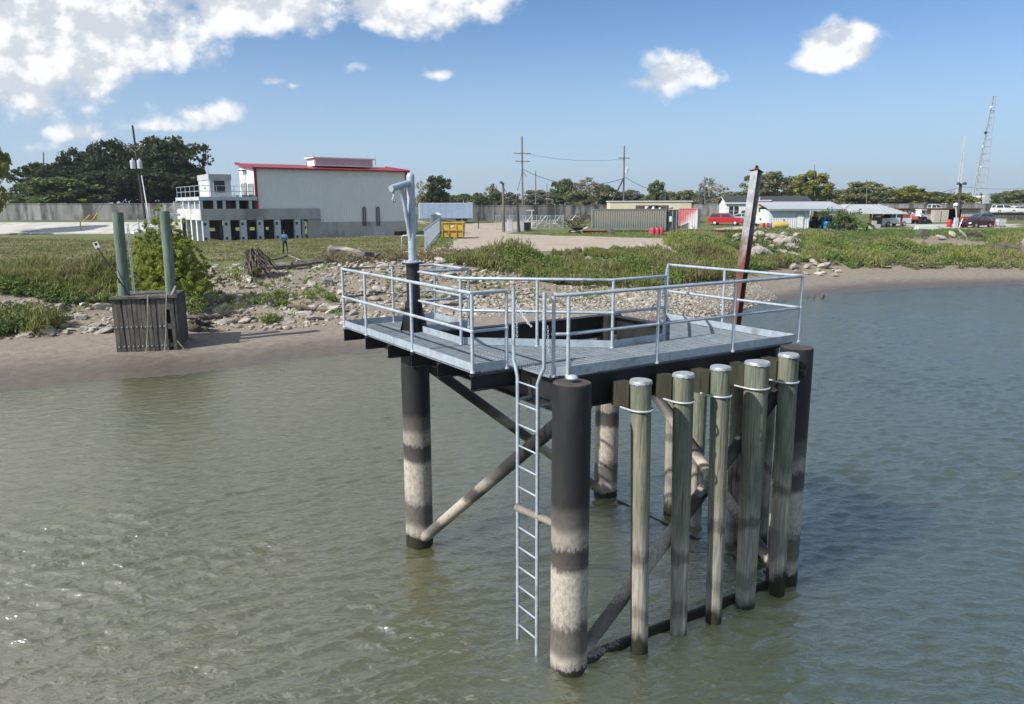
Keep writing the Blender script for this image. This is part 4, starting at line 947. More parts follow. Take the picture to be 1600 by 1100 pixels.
log_thing('driftwood_snag', 'small forked snag sticking out of the open water', [Vector((*(at(1433, 491, 1).xy * 0), 0)) + gl(1433, 491) * 1.0, gl(1433, 491) + Vector((-.15, 0, .35))], .09, 'drift_dark', branches=3, seed=14)
log_thing('old_post', 'weathered grey wooden post at the right edge of the far bank', [gl(1598, 405, -.2), gl(1597, 405, 1.4), gl(1600, 405, 2.6)], .3, 'drift', 'post', 0, 15)
for i, (px, py) in enumerate([(1262, 467), (1270, 466.5), (1281, 466.5)]):
    q = gl(px, py); log_thing('snag_stub', ['leftmost dark stub of the snags at the far waterline', 'middle dark stub of the snags at the far waterline', 'largest right hand dark stub of the far waterline snags'][i], [q + Vector((0, 0, -.2)), q + Vector((.12 * i, 0, .16 + .05 * i))], .09 + .05 * i, 'drift_dark', 'snag', 0, 30 + i, 'dark snags at the far waterline')
def root_wad():
    q = gp(398, 433); T = thing('root_wad', 'uprooted stump with a dark tangle of roots beside the curved log', 'driftwood', q); rn = random.Random(21)
    MB().tube([(-.1, .3, .1), (.05, 0, .5), (.1, -.2, .8)], [.42, .4, .3], 10).part('stump', 'drift_dark', T, smooth=True)
    for k in range(150):
        a = rn.uniform(-3.1, 3.1); L = rn.uniform(.7, 2.1); st = Vector((rn.uniform(-.5, .3), rn.uniform(-.2, .2), rn.uniform(.7, 1.7)))
        e = st + Vector((math.cos(a) * L * rn.uniform(.2, .7) + .5, math.sin(a) * .5 * L, -st.z + rn.uniform(.0, .7)))
        mid = (st + e) / 2 + Vector((rn.uniform(-.2, .2), rn.uniform(-.3, .1), rn.uniform(0, .35))); w_ = rn.uniform(.5, 1.5); MB().tube([st, mid, e], [.045 * w_, .03 * w_, .012], 5, False).part('root', 'drift_dark' if k % 4 else 'drift', T, smooth=True)
root_wad()
def stump():
    q = gp(309, 519); T = thing('driftwood_stump', 'dark gnarled stump lying on mud just right of timber box', 'stump', q); rn = random.Random(5)
    MB().tube([(-.45, .1, .22), (0, 0, .28), (.35, .05, .35)], [.2, .3, .22], 10).part('stump', 'drift_dark', T, smooth=True)
    for k in range(9):
        a = rn.uniform(0, 6.28); e = Vector((math.cos(a) * .6 + .2, math.sin(a) * .5, rn.uniform(.05, .75))); MB().tube([(.1, 0, .3), e * .6 + Vector((0, 0, .15)), e], [.13, .08, .03], 7).part('root', 'drift_dark', T, smooth=True)
stump()
# ------------------------------------------------------------------ plants
def leaf_mat(name, c1, c2, c3=None, trans=.35, isl=.35):
    m = bpy.data.materials.new(name); m.use_nodes = True; nt = NT(m.node_tree); b = nt.n['Principled BSDF']
    ri = nt.add('ShaderNodeNewGeometry').outputs['Random Per Island']; pos = nt.add('ShaderNodeNewGeometry').outputs['Position']
    col = nt.mix(ri, c1, c2)
    if c3 is not None: col = nt.mix(nt.ss(nt.noise(pos, .55, 4, .6), .46, .62), col, c3)
    k = nt.math('ADD', nt.math('MULTIPLY', nt.noise(pos, 1.7, 3, .5), isl * 2), 1 - isl); col = nt.mix(1., col, nt.comb(k, k, k), 'MULTIPLY')
    oi = nt.add('ShaderNodeObjectInfo').outputs['Random']; k = nt.math('ADD', nt.math('MULTIPLY', oi, .3), .85); col = nt.mix(1., col, nt.comb(k, k, k), 'MULTIPLY')
    nt.l.new(col, b.inputs['Base Color']); b.inputs['Roughness'].default_value = .6; b.inputs['Specular IOR Level'].default_value = .25
    tr = nt.add('ShaderNodeBsdfTranslucent'); nt.l.new(col, tr.inputs[0]); ms = nt.add('ShaderNodeMixShader'); ms.inputs[0].default_value = trans
    nt.l.new(b.outputs[0], ms.inputs[1]); nt.l.new(tr.outputs[0], ms.inputs[2]); nt.l.new(ms.outputs[0], nt.n['Material Output'].inputs[0]); return m
M['weed'] = leaf_mat('bank_weed_leaves', (.125, .20, .045), (.21, .275, .075), (.23, .25, .09))
M['weed_dark'] = leaf_mat('dark_bank_weeds', (.085, .145, .038), (.145, .21, .06), (.165, .20, .075))
M['yellow_weed'] = leaf_mat('yellow_bank_weeds', (.20, .235, .06), (.28, .30, .10), (.27, .25, .12))
M['grass'] = leaf_mat('lawn_grass', (.14, .17, .055), (.23, .23, .10), (.33, .28, .16), .25)
M['dry'] = leaf_mat('dry_brush', (.21, .175, .11), (.31, .26, .165), (.17, .17, .075), .3)
M['cypress'] = leaf_mat('cypress_fronds', (.34, .41, .075), (.48, .525, .125), (.28, .36, .075), .5, .15)
M['oak'] = leaf_mat('dark_oak_leaves', (.04, .06, .026), (.07, .092, .042), (.052, .075, .035), .3)
M['oak2'] = leaf_mat('mid_green_leaves', (.095, .135, .052), (.15, .185, .075), (.115, .155, .062), .3)
M['olive'] = leaf_mat('olive_leaves', (.17, .19, .085), (.25, .26, .12), (.20, .205, .10), .3)
M['yellow'] = leaf_mat('yellow_green_leaves', (.23, .24, .055), (.31, .30, .085), (.19, .215, .06), .35)
M['tan'] = leaf_mat('autumn_tan_leaves', (.27, .23, .15), (.36, .31, .21), (.19, .18, .11), .3)
M['hazed_green'] = leaf_mat('haze_paled_far_leaves', (.16, .18, .125), (.22, .235, .17), (.18, .19, .14), .3)  # distance haze mixed into the leaf colour
M['banana'] = leaf_mat('banana_leaves', (.05, .10, .02), (.10, .16, .035), None, .35)
M['reddish'] = leaf_mat('reddish_brown_hedge', (.11, .075, .04), (.16, .115, .065), (.07, .085, .03), .2)

def leaves_np(centres, radii, n_each, size, rng, flat=1., up=.3, aspect=.55, shell=.0):
    """leaf quads scattered through clump volumes; returns V, F"""
    c = np.repeat(np.asarray(centres, float), n_each, 0); r = np.repeat(np.asarray(radii, float), n_each)[:, None]; N = len(c)
    d = rng.normal(size=(N, 3)); d /= np.linalg.norm(d, axis=1)[:, None]; rad = (shell + (1 - shell) * rng.random((N, 1))) ** .5
    p = c + d * rad * r * np.array([1, 1, flat])
    a = rng.normal(size=(N, 3)) + np.array([0, 0, up]); a /= np.linalg.norm(a, axis=1)[:, None]
    b = np.cross(a, rng.normal(size=(N, 3))); b /= np.linalg.norm(b, axis=1)[:, None] + 1e-9
    s = size * (.6 + .8 * rng.random((N, 1)))
    V = np.stack([p - a * s, p + b * s * aspect, p + a * s, p - b * s * aspect], 1).reshape(-1, 3)
    return V, np.arange(N * 4).reshape(-1, 4)
def stuff_plants(name, pts, hts, n_leaf, size, m, lab, seed, cat='weeds', up=.8, aspect=.4):
    rng = np.random.default_rng(seed); pts = np.asarray(pts, float); hts = np.asarray(hts, float)
    z = ground_z(pts[:, 0], pts[:, 1]); c = np.stack([pts[:, 0], pts[:, 1], z + hts * .45], -1)
    V, F = leaves_np(c, hts * .62, n_leaf, size, rng, .8, up, aspect)
    np_mesh(name, V, F, m if not isinstance(m, str) else M[m], kind='stuff', label=lab, cat=cat)
def px_scatter(polys, n, seed):
    """ground points, evenly spread per square metre, whose picture position falls in the given picture outlines"""
    rn = np.random.default_rng(seed); out = []
    W = [np.array([gp(*p).xy for p in poly]) for poly in polys]
    areas = np.array([abs(np.sum(w[:, 0] * np.roll(w[:, 1], -1) - np.roll(w[:, 0], -1) * w[:, 1])) / 2 for w in W]); areas /= areas.sum()
    for w, a in zip(W, areas):
        k = int(n * a); got = 0; lo, hi = w.min(0), w.max(0)
        while got < k:
            P = lo + (hi - lo) * rn.random((4000, 2)); ok = poly_mask(P[:, 0] + (rn.random(4000) - .5) * .8, P[:, 1] + (rn.random(4000) - .5) * .8, [tuple(q) for q in w]); P = P[ok]
            dens = vnoise(P[:, 0], P[:, 1], 2.6, seed) * .7 + vnoise(P[:, 0], P[:, 1], .9, seed + 5) * .3; P = P[rn.random(len(P)) < (dens - .15) * 1.6][:k - got]
            out.append(P); got += len(P)
    return np.concatenate(out)
def build_weeds():
    rn = np.random.default_rng(5)
    left = [[(-30, 425), (60, 422), (120, 428), (185, 425), (188, 455), (150, 462), (120, 480), (60, 468), (-30, 452)], [(-30, 505), (30, 500), (90, 512), (70, 522), (-30, 528)], [(150, 455), (190, 440), (196, 470), (165, 478)], [(25, 490), (60, 487), (70, 502), (30, 505)]]
    
    right = [[(700, 408), (790, 404), (880, 396), (960, 392), (1060, 399), (1150, 408), (1240, 412), (1200, 424), (1110, 440), (1000, 452), (900, 448), (830, 438), (760, 425), (700, 412)]]
    def bank(polys, n, seed, h0, h1, leaf, lab):
        P = px_scatter(polys, n, seed); tall = vnoise(P[:, 0], P[:, 1], 3.2, seed + 2); H = h0 + h1 * np.clip(tall * 1.5 - .25, 0, 1) ** 1.6 * (.5 + .5 * rn.random(len(P)))
        kind = vnoise(P[:, 0], P[:, 1], 2.1, seed + 9) * .7 + rn.random(len(P)) * .3
        for m_, lo, hi, l2, up, asp, sz, nl in (('weed', .34, .56, 'mid green leafy', .8, .42, 1., 46), ('weed_dark', -1, .34, 'dark green leafy', .8, .42, 1.1, 44), ('yellow_weed', .56, .80, 'yellow green grassy', 2.6, .11, 2.5, 60), ('dry', .80, 2, 'dry straw coloured', 2.6, .09, 2.6, 46)):
            k = (kind >= lo) & (kind < hi)
            stuff_plants('bank_weeds', P[k], H[k] * (1.25 if up > 1 else 1), nl, leaf * sz, m_, l2 + ' ' + lab, seed, up=up, aspect=asp)
    bank(left, 1300, 3, .25, .8, .085, 'weeds spilling over rocks at the left bank')
    bank(right, 3100, 8, .25, 1.15, .085, 'weeds on the bank behind the platform rails')
    P = px_scatter([[(690, 398), (760, 392), (820, 394), (840, 408), (790, 416), (720, 414)], [(500, 402), (700, 400), (700, 410), (500, 412)]], 900, 12); stuff_plants('dry_brush', P, .2 + .4 * rn.random(len(P)), 34, .075, 'dry', 'dry brown brush along the lawn edge behind the davit', 3)
    far = [[(1040, 383), (1130, 378), (1145, 404), (1262, 404), (1255, 376), (1320, 377), (1350, 380), (1430, 388), (1545, 388), (1600, 379), (1640, 379), (1640, 420), (1500, 416), (1400, 412), (1330, 420), (1260, 410), (1150, 408), (1060, 396)]]
    bank(far, 4000, 9, .3, 1.2, .10, 'weeds covering the far right bank')
    P = px_scatter([[(1400, 412), (1500, 410), (1640, 402), (1640, 424), (1500, 420), (1420, 422)], [(1180, 360), (1300, 366), (1310, 380), (1200, 376)]], 800, 10); stuff_plants('bank_weeds', P, .3 + .5 * rn.random(len(P)), 30, .11, 'olive', 'pale olive reeds along the sandy edge of the far beach', 5)
    # thin weeds between the riprap
    P = px_scatter([[(330, 420), (520, 420), (535, 500), (330, 500)], [(560, 430), (900, 430), (1000, 455), (880, 480), (600, 470)]], 260, 14); stuff_plants('rubble_weeds', P, .12 + .32 * rn.random(len(P)), 26, .06, 'weed', 'sparse weeds growing between the riprap rocks', 6)
    # lawn blades
    P = px_scatter([[(-40, 372), (320, 378), (640, 368), (690, 384), (660, 404), (500, 404), (330, 412), (180, 424), (-40, 424)]], 15000, 20); stuff_plants('lawn_grass', P, .06 + .10 * rn.random(len(P)), 7, .07, 'grass', 'short patchy grass of the lawn below the pump station', 7, 'grass', 1.6, .25)
    P = px_scatter([[(800, 366), (960, 362), (1100, 366), (1080, 374), (960, 370)], [(665, 396), (690, 352), (715, 356), (700, 396)], [(1380, 356), (1600, 357), (1600, 368), (1400, 372)], [(1040, 364), (1200, 358), (1200, 364), (1060, 372)]], 3600, 21); stuff_plants('verge_grass', P, .12 + .16 * rn.random(len(P)), 8, .09, 'weed', 'rough grass verge around the gravel yard', 8, 'grass', 1.4, .25)
    P = px_scatter([[(1130, 360), (1300, 360), (1420, 361), (1600, 362), (1640, 362), (1640, 380), (1600, 381), (1440, 374), (1320, 379), (1250, 378), (1145, 372)]], 2600, 23); stuff_plants('verge_grass', P, .16 + .28 * rn.random(len(P)), 20, .10, 'weed_dark', 'short weedy verge along the parking yard edge', 9, 'grass', 1.6, .25)
    P = px_scatter([[(1140, 372), (1262, 372), (1262, 406), (1140, 406)]], 260, 24); stuff_plants('bank_weeds', P, .3 + .5 * rn.random(len(P)), 40, .10, 'weed_dark', 'weeds growing between the pale blocks right of the H pile', 10)
    # single clumps standing free among the rocks
    V = []; specs = [(406, 476, .75, 'tall feathery weed clump among rocks below the root pile'), (440, 466, .55, 'broad low weed clump right of the feathery clump'), (495, 467, .7, 'dense green weed clump near the left end of the platform rail'), (362, 440, .95, 'large leafy weed clump at the left foot of root pile'), (358, 475, .4, 'small weed tuft between pale rocks right of the bush'), (428, 506, .45, 'small weed growing at the edge of the mud'), (440, 478, .35, 'smallest weed tuft beside flat grey rocks'), (515, 470, .5, 'weed clump touching the platform corner post'), (165, 478, .6, 'bright weed clump at the left side of timber box')]
    for i, (px, py, h, lab) in enumerate(specs):
        q = gp(px, py); rng = np.random.default_rng(60 + i); cs = rng.normal(size=(12, 3)) * np.array([h * .55, h * .5, h * .16]) + np.array([0, 0, h * .45]); v, f = leaves_np(cs, np.full(12, h * .4), 40, .075, rng, .9, 1., .35)
        np_mesh('weed_bush', v, f, M['weed'], label=lab, cat='weed', group='weed clumps among the rocks').location = q
build_weeds()

def crown_np(rng, w, h, n_cl, n_leaf, leaf, lobes=6, droop=0.):
    """uneven crown: lobes, each carrying leaf clumps near its surface"""
    L = []
    for k in range(lobes):
        a = 2 * math.pi * k / lobes + rng.uniform(-.5, .5); rr = w * .5 * rng.uniform(.25, .62); L.append((rr * math.cos(a), rr * math.sin(a), h * rng.uniform(.3, .78), w * rng.uniform(.2, .33)))
    L.append((rng.uniform(-.1, .1) * w, rng.uniform(-.1, .1) * w, h * .82, w * .24))
    cs = []; rs = []
    for k in range(n_cl):
        x, y, z, r = L[rng.integers(len(L))]; d = rng.normal(size=3); d /= np.linalg.norm(d); d[2] = abs(d[2]) if rng.random() < .7 else d[2]
        cs.append((x + d[0] * r, y + d[1] * r, z + d[2] * r * .8 - droop * rng.random())); rs.append(w * rng.uniform(.06, .12))
    V, F = leaves_np(np.array(cs), np.array(rs), n_leaf, leaf, rng, .75, .2, .6)
    V[:, 2] = np.maximum(V[:, 2], h * .06); return V, F, L
_crowns = {}
def tree(label, x, y, w, h, m, name='tree', trunk=.25, seed=0, dense=1., group=None, leaf=None, sparse=False, base=None):
    key = (seed % 7, sparse); z = gz(x, y) if base is None else base
    T = thing(name, label, 'tree', (x, y, z), random.Random(seed).uniform(0, 6.28), group)
    if key not in _crowns:
        rng = np.random.default_rng(300 + key[0]); V, F, L = crown_np(rng, 1., 1., 150 if not sparse else 60, 60 if not sparse else 26, .030, 9)
        o = np_mesh('crown', V, F, None); me = o.data; bpy.data.objects.remove(o); me.materials.append(None)
        rn = random.Random(seed); mb = MB(); mb.tube([(0, 0, -.03), (.015, 0, .15), (.0, .01, .34), (.02, 0, .7)], [.035, .028, .022, .008], 8)
        for (lx, ly, lz, lr) in L[:-1]: mb.tube([(.005, 0, .2 + .1 * rn.random()), (lx * .5, ly * .5, lz * .72), (lx, ly, lz)], [.017, .011, .004], 6)
        tm_ = mb.mesh('trunk'); tm_.materials.append(M['bark']); _crowns[key] = (me, tm_)
    me, tm_ = _crowns[key]
    sc = (w, w, h * 1.0)
    c = inst('crown', me, None, T, scale=sc); c.material_slots[0].link = 'OBJECT'; c.material_slots[0].material = M[m]
    t = inst('trunk', tm_, None, T, scale=(h * .9, h * .9, h * 1.0) if w > h else (w, w, h), smooth=True)
    return T
def px_tree(label, px, top, wpx, d, m, seed, sparse=False, group=None, name='tree'):
    q = at(px, 330, d); z = gz(q.x, q.y); h = at(px, top, d).z - z
    return tree(label, q.x, q.y, wpx * d / CAM_F * 1.15, h * 1.04, m, name, seed=seed, sparse=sparse, group=group)
def build_trees():
    g = 'dark trees behind the left floodwall'
    for i, (px, top, w, d, m, lab) in enumerate([
        (85, 262, 85, 146, 'oak', 'lower dark oak at the left end of grove behind the wall'), (128, 243, 75, 150, 'oak', 'dark oak with a lumpy top left of the tallest oak pair'), (180, 230, 85, 148, 'oak', 'tall rounded dark oak in the middle of the grove'),
        (228, 240, 80, 152, 'oak', 'dark oak standing directly behind the leaning utility pole'), (272, 226, 105, 146, 'oak', 'widest dark oak with open spreading top beside the pump station'), (305, 262, 70, 150, 'oak', 'dark oak partly hidden behind the pump station booth'),
        (95, 284, 110, 132, 'oak2', 'brighter green bushy tree low in front of the dark grove'), (50, 292, 60, 140, 'oak2', 'small bushy tree at the left end of the dark grove'), (150, 275, 90, 140, 'oak', 'dense dark oak filling the gap behind the green bushy tree'), (210, 272, 110, 138, 'oak', 'dense dark oak low behind the wall and the leaning pole'), (262, 275, 100, 140, 'oak', 'dense dark oak low behind the wall near the pump station')]):
        px_tree(lab, px, top, w, d, m, i, group=g)
    px_tree('tall yellow green tree cut by the left edge of the view', -14, 226, 62, 92, 'yellow', 3)
    px_tree('bushy dark green evergreen behind the blue trailer', 684, 280, 42, 150, 'oak', 4); px_tree('pale bare-branched tree just left of the dark evergreen', 662, 288, 36, 155, 'tan', 5, True)
    rows = [(700, 306, 26, 180, 'hazed_green', 1, 'low hazy grey tree right of the dark evergreen'), (722, 305, 34, 190, 'oak2', 2, 'low rounded green tree behind the blue trailer end'), (751, 304, 26, 180, 'oak2', 0, 'small dark round tree left of the flagpole-like light pole'), (774, 302, 26, 180, 'oak2', 6, 'small dark tree beside the light pole'),
            (770, 292, 26, 200, 'tan', 3, 'slim pale autumn tree behind the light pole'), (800, 304, 40, 230, 'hazed_green', 5, 'hazy low tree between the light pole and tall pole'), (838, 300, 52, 215, 'hazed_green', 4, 'hazy grey green tree right of the tall utility pole'), (880, 284, 36, 215, 'oak2', 2, 'tall dark rounded tree left of the tan tree'),
            (921, 281, 52, 210, 'tan', 1, 'large tan autumn tree left of the braced utility pole'), (900, 302, 50, 205, 'olive', 6, 'low olive tree in front of the tan tree'), (948, 292, 40, 220, 'oak2', 0, 'green tree between tan tree and braced utility pole'), (985, 300, 48, 225, 'hazed_green', 3, 'hazy tree right of the braced utility pole'),
            (1026, 287, 32, 215, 'oak2', 5, 'narrow upright dark tree above the green container'), (1044, 302, 34, 240, 'hazed_green', 1, 'hazy low tree right of the narrow dark tree'), (1068, 300, 40, 235, 'olive', 2, 'low olive tree left of the tall pale tree'), (1100, 279, 32, 225, 'hazed_green', 4, 'tall pale loose crowned tree behind the white house'), (1122, 293, 40, 240, 'tan', 6, 'tan tree behind the white house roof'),
            (1150, 302, 50, 260, 'hazed_green', 0, 'hazy low tree left of the rusty H pile'), (1196, 274, 62, 210, 'olive', 2, 'large olive tree directly right of the rusty H pile top'), (1180, 296, 60, 230, 'oak2', 1, 'dark green tree behind the rusty H pile'), (1240, 292, 40, 225, 'oak2', 3, 'dark tree between two large yellowish trees'), (1265, 274, 66, 205, 'yellow', 5, 'largest yellow green tree behind the white shed'),
            (1300, 300, 50, 260, 'hazed_green', 6, 'hazy low tree right of the largest yellow tree'), (1345, 288, 78, 215, 'olive', 4, 'broad rounded olive tree behind the metal pavilion'), (1392, 299, 44, 240, 'hazed_green', 2, 'grey green tree right of the broad olive tree'), (1418, 294, 62, 215, 'yellow', 1, 'bright yellow green tree above the rusty container building'), (1466, 302, 46, 250, 'oak2', 0, 'dark spreading tree left of the double lamp post'),
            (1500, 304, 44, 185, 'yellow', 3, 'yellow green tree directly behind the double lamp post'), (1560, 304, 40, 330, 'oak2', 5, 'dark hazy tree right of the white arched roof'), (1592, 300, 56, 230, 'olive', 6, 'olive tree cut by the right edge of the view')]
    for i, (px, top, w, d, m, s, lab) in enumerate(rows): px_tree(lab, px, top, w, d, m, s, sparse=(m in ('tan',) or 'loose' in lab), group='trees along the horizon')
    # the unbroken far wood
    rng = np.random.default_rng(77); cs = []; rs = []
    for k in range(1500):
        x = rng.uniform(-150, 330); y = rng.uniform(330, 420); hh = 4 + 4.5 * vnoise(np.array(x), np.array(y), 22, 4); cs.append((x, y, 4 + hh * rng.random() ** .7)); rs.append(rng.uniform(1.2, 2.4))
    V, F = leaves_np(np.array(cs), np.array(rs), 24, .55, rng, .8, .2, .6); np_mesh('far_woods', V, F, M['hazed_green'], kind='stuff', label='continuous hazy wood along the horizon', cat='woods')
build_trees()

def build_cypress():
    q = gp(264, 484); T = thing('cypress_sapling', 'feathery yellow green cypress bush directly behind the timber box', 'bush', q); rng = np.random.default_rng(8)
    d = q.y; k = d / CAM_F; H = 160 * k; RX = 80 * k
    stems = MB(); cs = []; rs = []
    for s in range(95):
        a = 2.4 * s; rr = ((s + .5) / 95) ** .62; tip = np.array([math.cos(a) * rr * RX + .08, math.sin(a) * rr * RX * .75, H * (1.0 - .74 * rr ** 1.6) * rng.uniform(.8, 1.0)])
        b0 = tip * np.array([.16, .16, 0]); stems.tube([b0, b0 * .6 + tip * .4, tip], [.035, .02, .006], 5, False)
        for t in np.linspace(.08, 1.0, 18):
            p = b0 * (1 - t) + tip * t; w = .46 * (1.15 - t * .8); cs.append(p + rng.normal(size=3) * np.array([w * .55, w * .55, .16])); rs.append(w * rng.uniform(.45, .85))
    stems.part('stem', 'bark', T, recalc=False)
    V, F = leaves_np(np.array(cs), np.array(rs), 70, .07, rng, .8, .9, .24); o = np_mesh('foliage', V, F, M['cypress'], parent=T)
    V, F = leaves_np(rng.normal(size=(60, 3)) * np.array([1.7, .8, .25]) + np.array([.6, -.8, .45]), np.full(60, .42), 50, .07, rng, .7, .5, .3); np_mesh('undergrowth', V, F, M['weed'], parent=T)
build_cypress()
# ------------------------------------------------------------------ person
def build_person():
    q = gp(446, 397); T = thing('person', 'person in blue shirt and dark trousers standing on the lawn holding a controller', 'person', q, R(-8)); 
    J = [(0, 0, .95), (0, .01, 1.15), (0, .0, 1.38), (0, .0, 1.50), (0, -.03, 1.60), (0, -.04, 1.72),
         (-.19, .0, 1.40), (-.27, -.06, 1.13), (-.08, -.27, 1.18), (.19, .0, 1.40), (.27, -.06, 1.13), (.08, -.27, 1.18),
         (-.10, 0, .90), (-.13, -.02, .50), (-.14, .03, .08), (-.15, -.12, .04), (.10, 0, .90), (.14, -.02, .50), (.16, .03, .08), (.18, -.12, .04)]
    E = [(0, 1), (1, 2), (2, 3), (3, 4), (4, 5), (2, 6), (6, 7), (7, 8), (2, 9), (9, 10), (10, 11), (0, 12), (12, 13), (13, 14), (14, 15), (0, 16), (16, 17), (17, 18), (18, 19)]
    Rr = [.17, .165, .17, .065, .085, .08, .075, .055, .04, .075, .055, .04, .10, .075, .055, .045, .10, .075, .055, .045]
    me = bpy.data.meshes.new('body'); me.from_pydata(J, E, []); o = inst('body', me, None, T)
    sk = o.modifiers.new('skin', 'SKIN'); 
    for v, r in zip(me.skin_vertices[0].data, Rr): v.radius = (r, r * .8)
    me.skin_vertices[0].data[0].use_root = True
    ss = o.modifiers.new('sub', 'SUBSURF'); ss.levels = 1; ss.render_levels = 1
    dg = bpy.context.evaluated_depsgraph_get(); me2 = bpy.data.meshes.new_from_object(o.evaluated_get(dg)); me2.name = 'body'; o.modifiers.clear(); o.data = me2
    me2.materials.clear()
    for m_ in (mat('brown_skin', (.16, .085, .055), rough=.6), mat('blue_shirt', (.04, .14, .27), (.05, .17, .31), 8, rough=.85), mat('dark_trousers', (.012, .013, .016), rough=.85)): me2.materials.append(m_)
    for p in me2.polygons:
        c = p.center; p.material_index = 2 if c.z < .98 and abs(c.y) < .2 else (0 if c.z > 1.49 or c.y < -.13 else 1); p.use_smooth = True
    MB().lathe([(.092, 0), (.098, .05), (.08, .11), (.03, .14)], 14).part('hair', mat('black_hair', (.008, .007, .007), rough=.7), T, loc=(0, -.015, 1.69), smooth=True)
    for s in (-1, 1): MB().box((s * .15, -.06, .035), (.1, .27, .07)).part('shoe', 'rubber', T)
    MB().box((0, -.31, 1.20), (.2, .1, .05), rot=Matrix.Rotation(.5, 3, 'X')).part('controller', 'black_steel', T)
build_person()

# ------------------------------------------------------------------ poles and wires
M['pole_wood'] = mat('utility_pole_wood', (.10, .085, .07), (.16, .14, .12), 2, 5, .9, .2, 20, stretch=(1, 1, .1))
M['pole_dark'] = mat('creosote_pole', (.03, .026, .024), (.06, .052, .046), 2, 5, .9, stretch=(1, 1, .1))
M['wire'] = mat('black_wire', (.02, .02, .02))
M['xfmr'] = mat('grey_transformer', (.42, .45, .48), (.5, .53, .56), 2)
def pole(label, bx, by, tx, ty, d, r, m='pole_wood', arms=(), grp='utility poles', base=None):
    b = at(bx, by, d); b.z = gz(b.x, b.y); t = at(tx, ty, d); T = thing('utility_pole', label, 'utility pole', b, 0, grp)
    tl = t - b; MB().tube([(0, 0, -.3), tl * .5, tl], [r, r * .85, r * .68], 10).part('pole', m, T, smooth='edges')
    for (py, w, yaw) in arms:
        c = tl * ((by - py) / (by - ty)); a = Vector((math.cos(yaw), math.sin(yaw), 0)) * w / 2
        cr = MB().bar(c - a + Vector((0, -.18, 0)), c + a + Vector((0, -.18, 0)), .12, .14).part('crossarm', 'pole_wood', T)
        for k in (-.95, -.5, .5, .95):
            MB().lathe([(.05, 0), (.07, .08), (.04, .16)], 8).part('insulator', 'cover_white', cr, loc=tuple(c + a * k + Vector((0, -.18, .075))))
        MB().bar(c + a * .55 + Vector((0, -.2, -.06)), c + Vector((0, -.2, -.8)), .04, .04).bar(c - a * .55 + Vector((0, -.2, -.06)), c + Vector((0, -.2, -.8)), .04, .04).part('arm_brace', 'xfmr', T)
    return T, b, tl
def cylinder_can(T, c, r, h, name='transformer'):
    o = MB().lathe([(r * .9, 0), (r, .03), (r, h - .1), (r * .85, h), (r * .3, h + .05)], 14).part(name, 'xfmr', T, loc=tuple(c), smooth='edges')
    MB().lathe([(.05, 0), (.07, .1), (.03, .22)], 8).part('bushing', 'cover_white', o, loc=(0, 0, h + .05)); return o
def wire(label, pts, r=.02, grp='overhead wires', sag=0.):
    P = []
    for a, b in zip(pts[:-1], pts[1:]):
        for k in range(12): t = k / 12; p = a.lerp(b, t); p.z -= sag * 4 * t * (1 - t); P.append(p)
    P.append(pts[-1]); q = P[0].copy(); MB().tube([p - q for p in P], r, 5).part('overhead_wire', 'wire', None, smooth=True, label=label, cat='wire', group=grp).location = q
T, b, tl = pole('leaning wooden pole with two grey transformers left of the pump station', 229, 358, 207, 196, 97, .17, 'pole_dark', ((228, 2.6, .15),))
for dx in (-.45, .42): cylinder_can(T, tl * .585 + Vector((dx, -.42, 0)), .3, 1.05)
MB().tube([tl * .52 + Vector((.35, -.1, 0)), Vector((.55, -.1, .6)), Vector((.5, -.1, .0))], .08, 8).part('conduit', 'galv', T, smooth=True)
g0 = at(127, 343, 104); g0.z = gz(g0.x, g0.y)
for (px, dx, lab) in ((145, 0, 'left yellow guy wire guard on the levee paving'), (150, 1.2, 'right yellow guy wire guard on the levee paving')):
    a = g0 + Vector((dx, 0, -.1)); e = b + tl * (.62 + .1 * (dx > 0)); gv = (e - a).normalized(); W = thing('guy_wire', lab, 'guy wire', a, 0, 'guy wires of the leaning pole')
    MB().tube([(0, 0, 0), e - a], .022, 5).part('cable', 'wire', W); MB().tube([gv * .2, gv * 2.3], .07, 8).part('guard', mat('yellow_plastic_guard', (.62, .40, .02)), W)
o = MB().tube([(0, 0, -.2), (.1, 0, 1.15)], .07, 8).part('marker_post', mat('yellow_post', (.55, .36, .05)), None, label='short yellow marker post on the levee paving', cat='marker post'); q_ = gp(126, 362); o.location = q_
pole('thin bare pole rising above the dark grove at far left', 68, 330, 68, 238, 150, .16, 'pole_wood')
T3, b3, t3 = pole('tallest utility pole with two crossarms left of the containers', 817, 338, 815.5, 213, 146, .2, 'pole_wood', ((239, 3.4, .1), (251, 2.8, .1)))
MB().tube([t3 * .56 + Vector((.2, 0, 0)), t3 * .52 + Vector((.75, 0, -.1)), t3 * .50 + Vector((.7, 0, .2))], .05, 6).part('jumper', 'wire', T3)
T4, b4, t4 = pole('utility pole with diagonal brace pole and transformer above the green container', 974, 335, 975.5, 228, 146, .19, 'pole_wood', ((246, 2.4, .2),))
cylinder_can(T4, t4 * .62 + Vector((.5, -.3, 0)), .26, .9)
br = at(944, 328, 143); br.z = gz(br.x, br.y); MB().tube([br - b4, t4 * .56], [.17, .13], 8).part('brace_pole', 'pole_dark', T4, smooth='edges')
pole('slim wooden pole right of the tallest utility pole', 837, 335, 837, 267, 200, .17); pole('short thin pole left of the large tan tree', 855, 335, 854.5, 287, 205, .12)
pole('thin pole left of the light pole behind the floodwall', 776, 332, 776, 290, 205, .12); pole('thin dark pole in front of the tall pale tree', 1102, 330, 1101, 276, 200, .15)
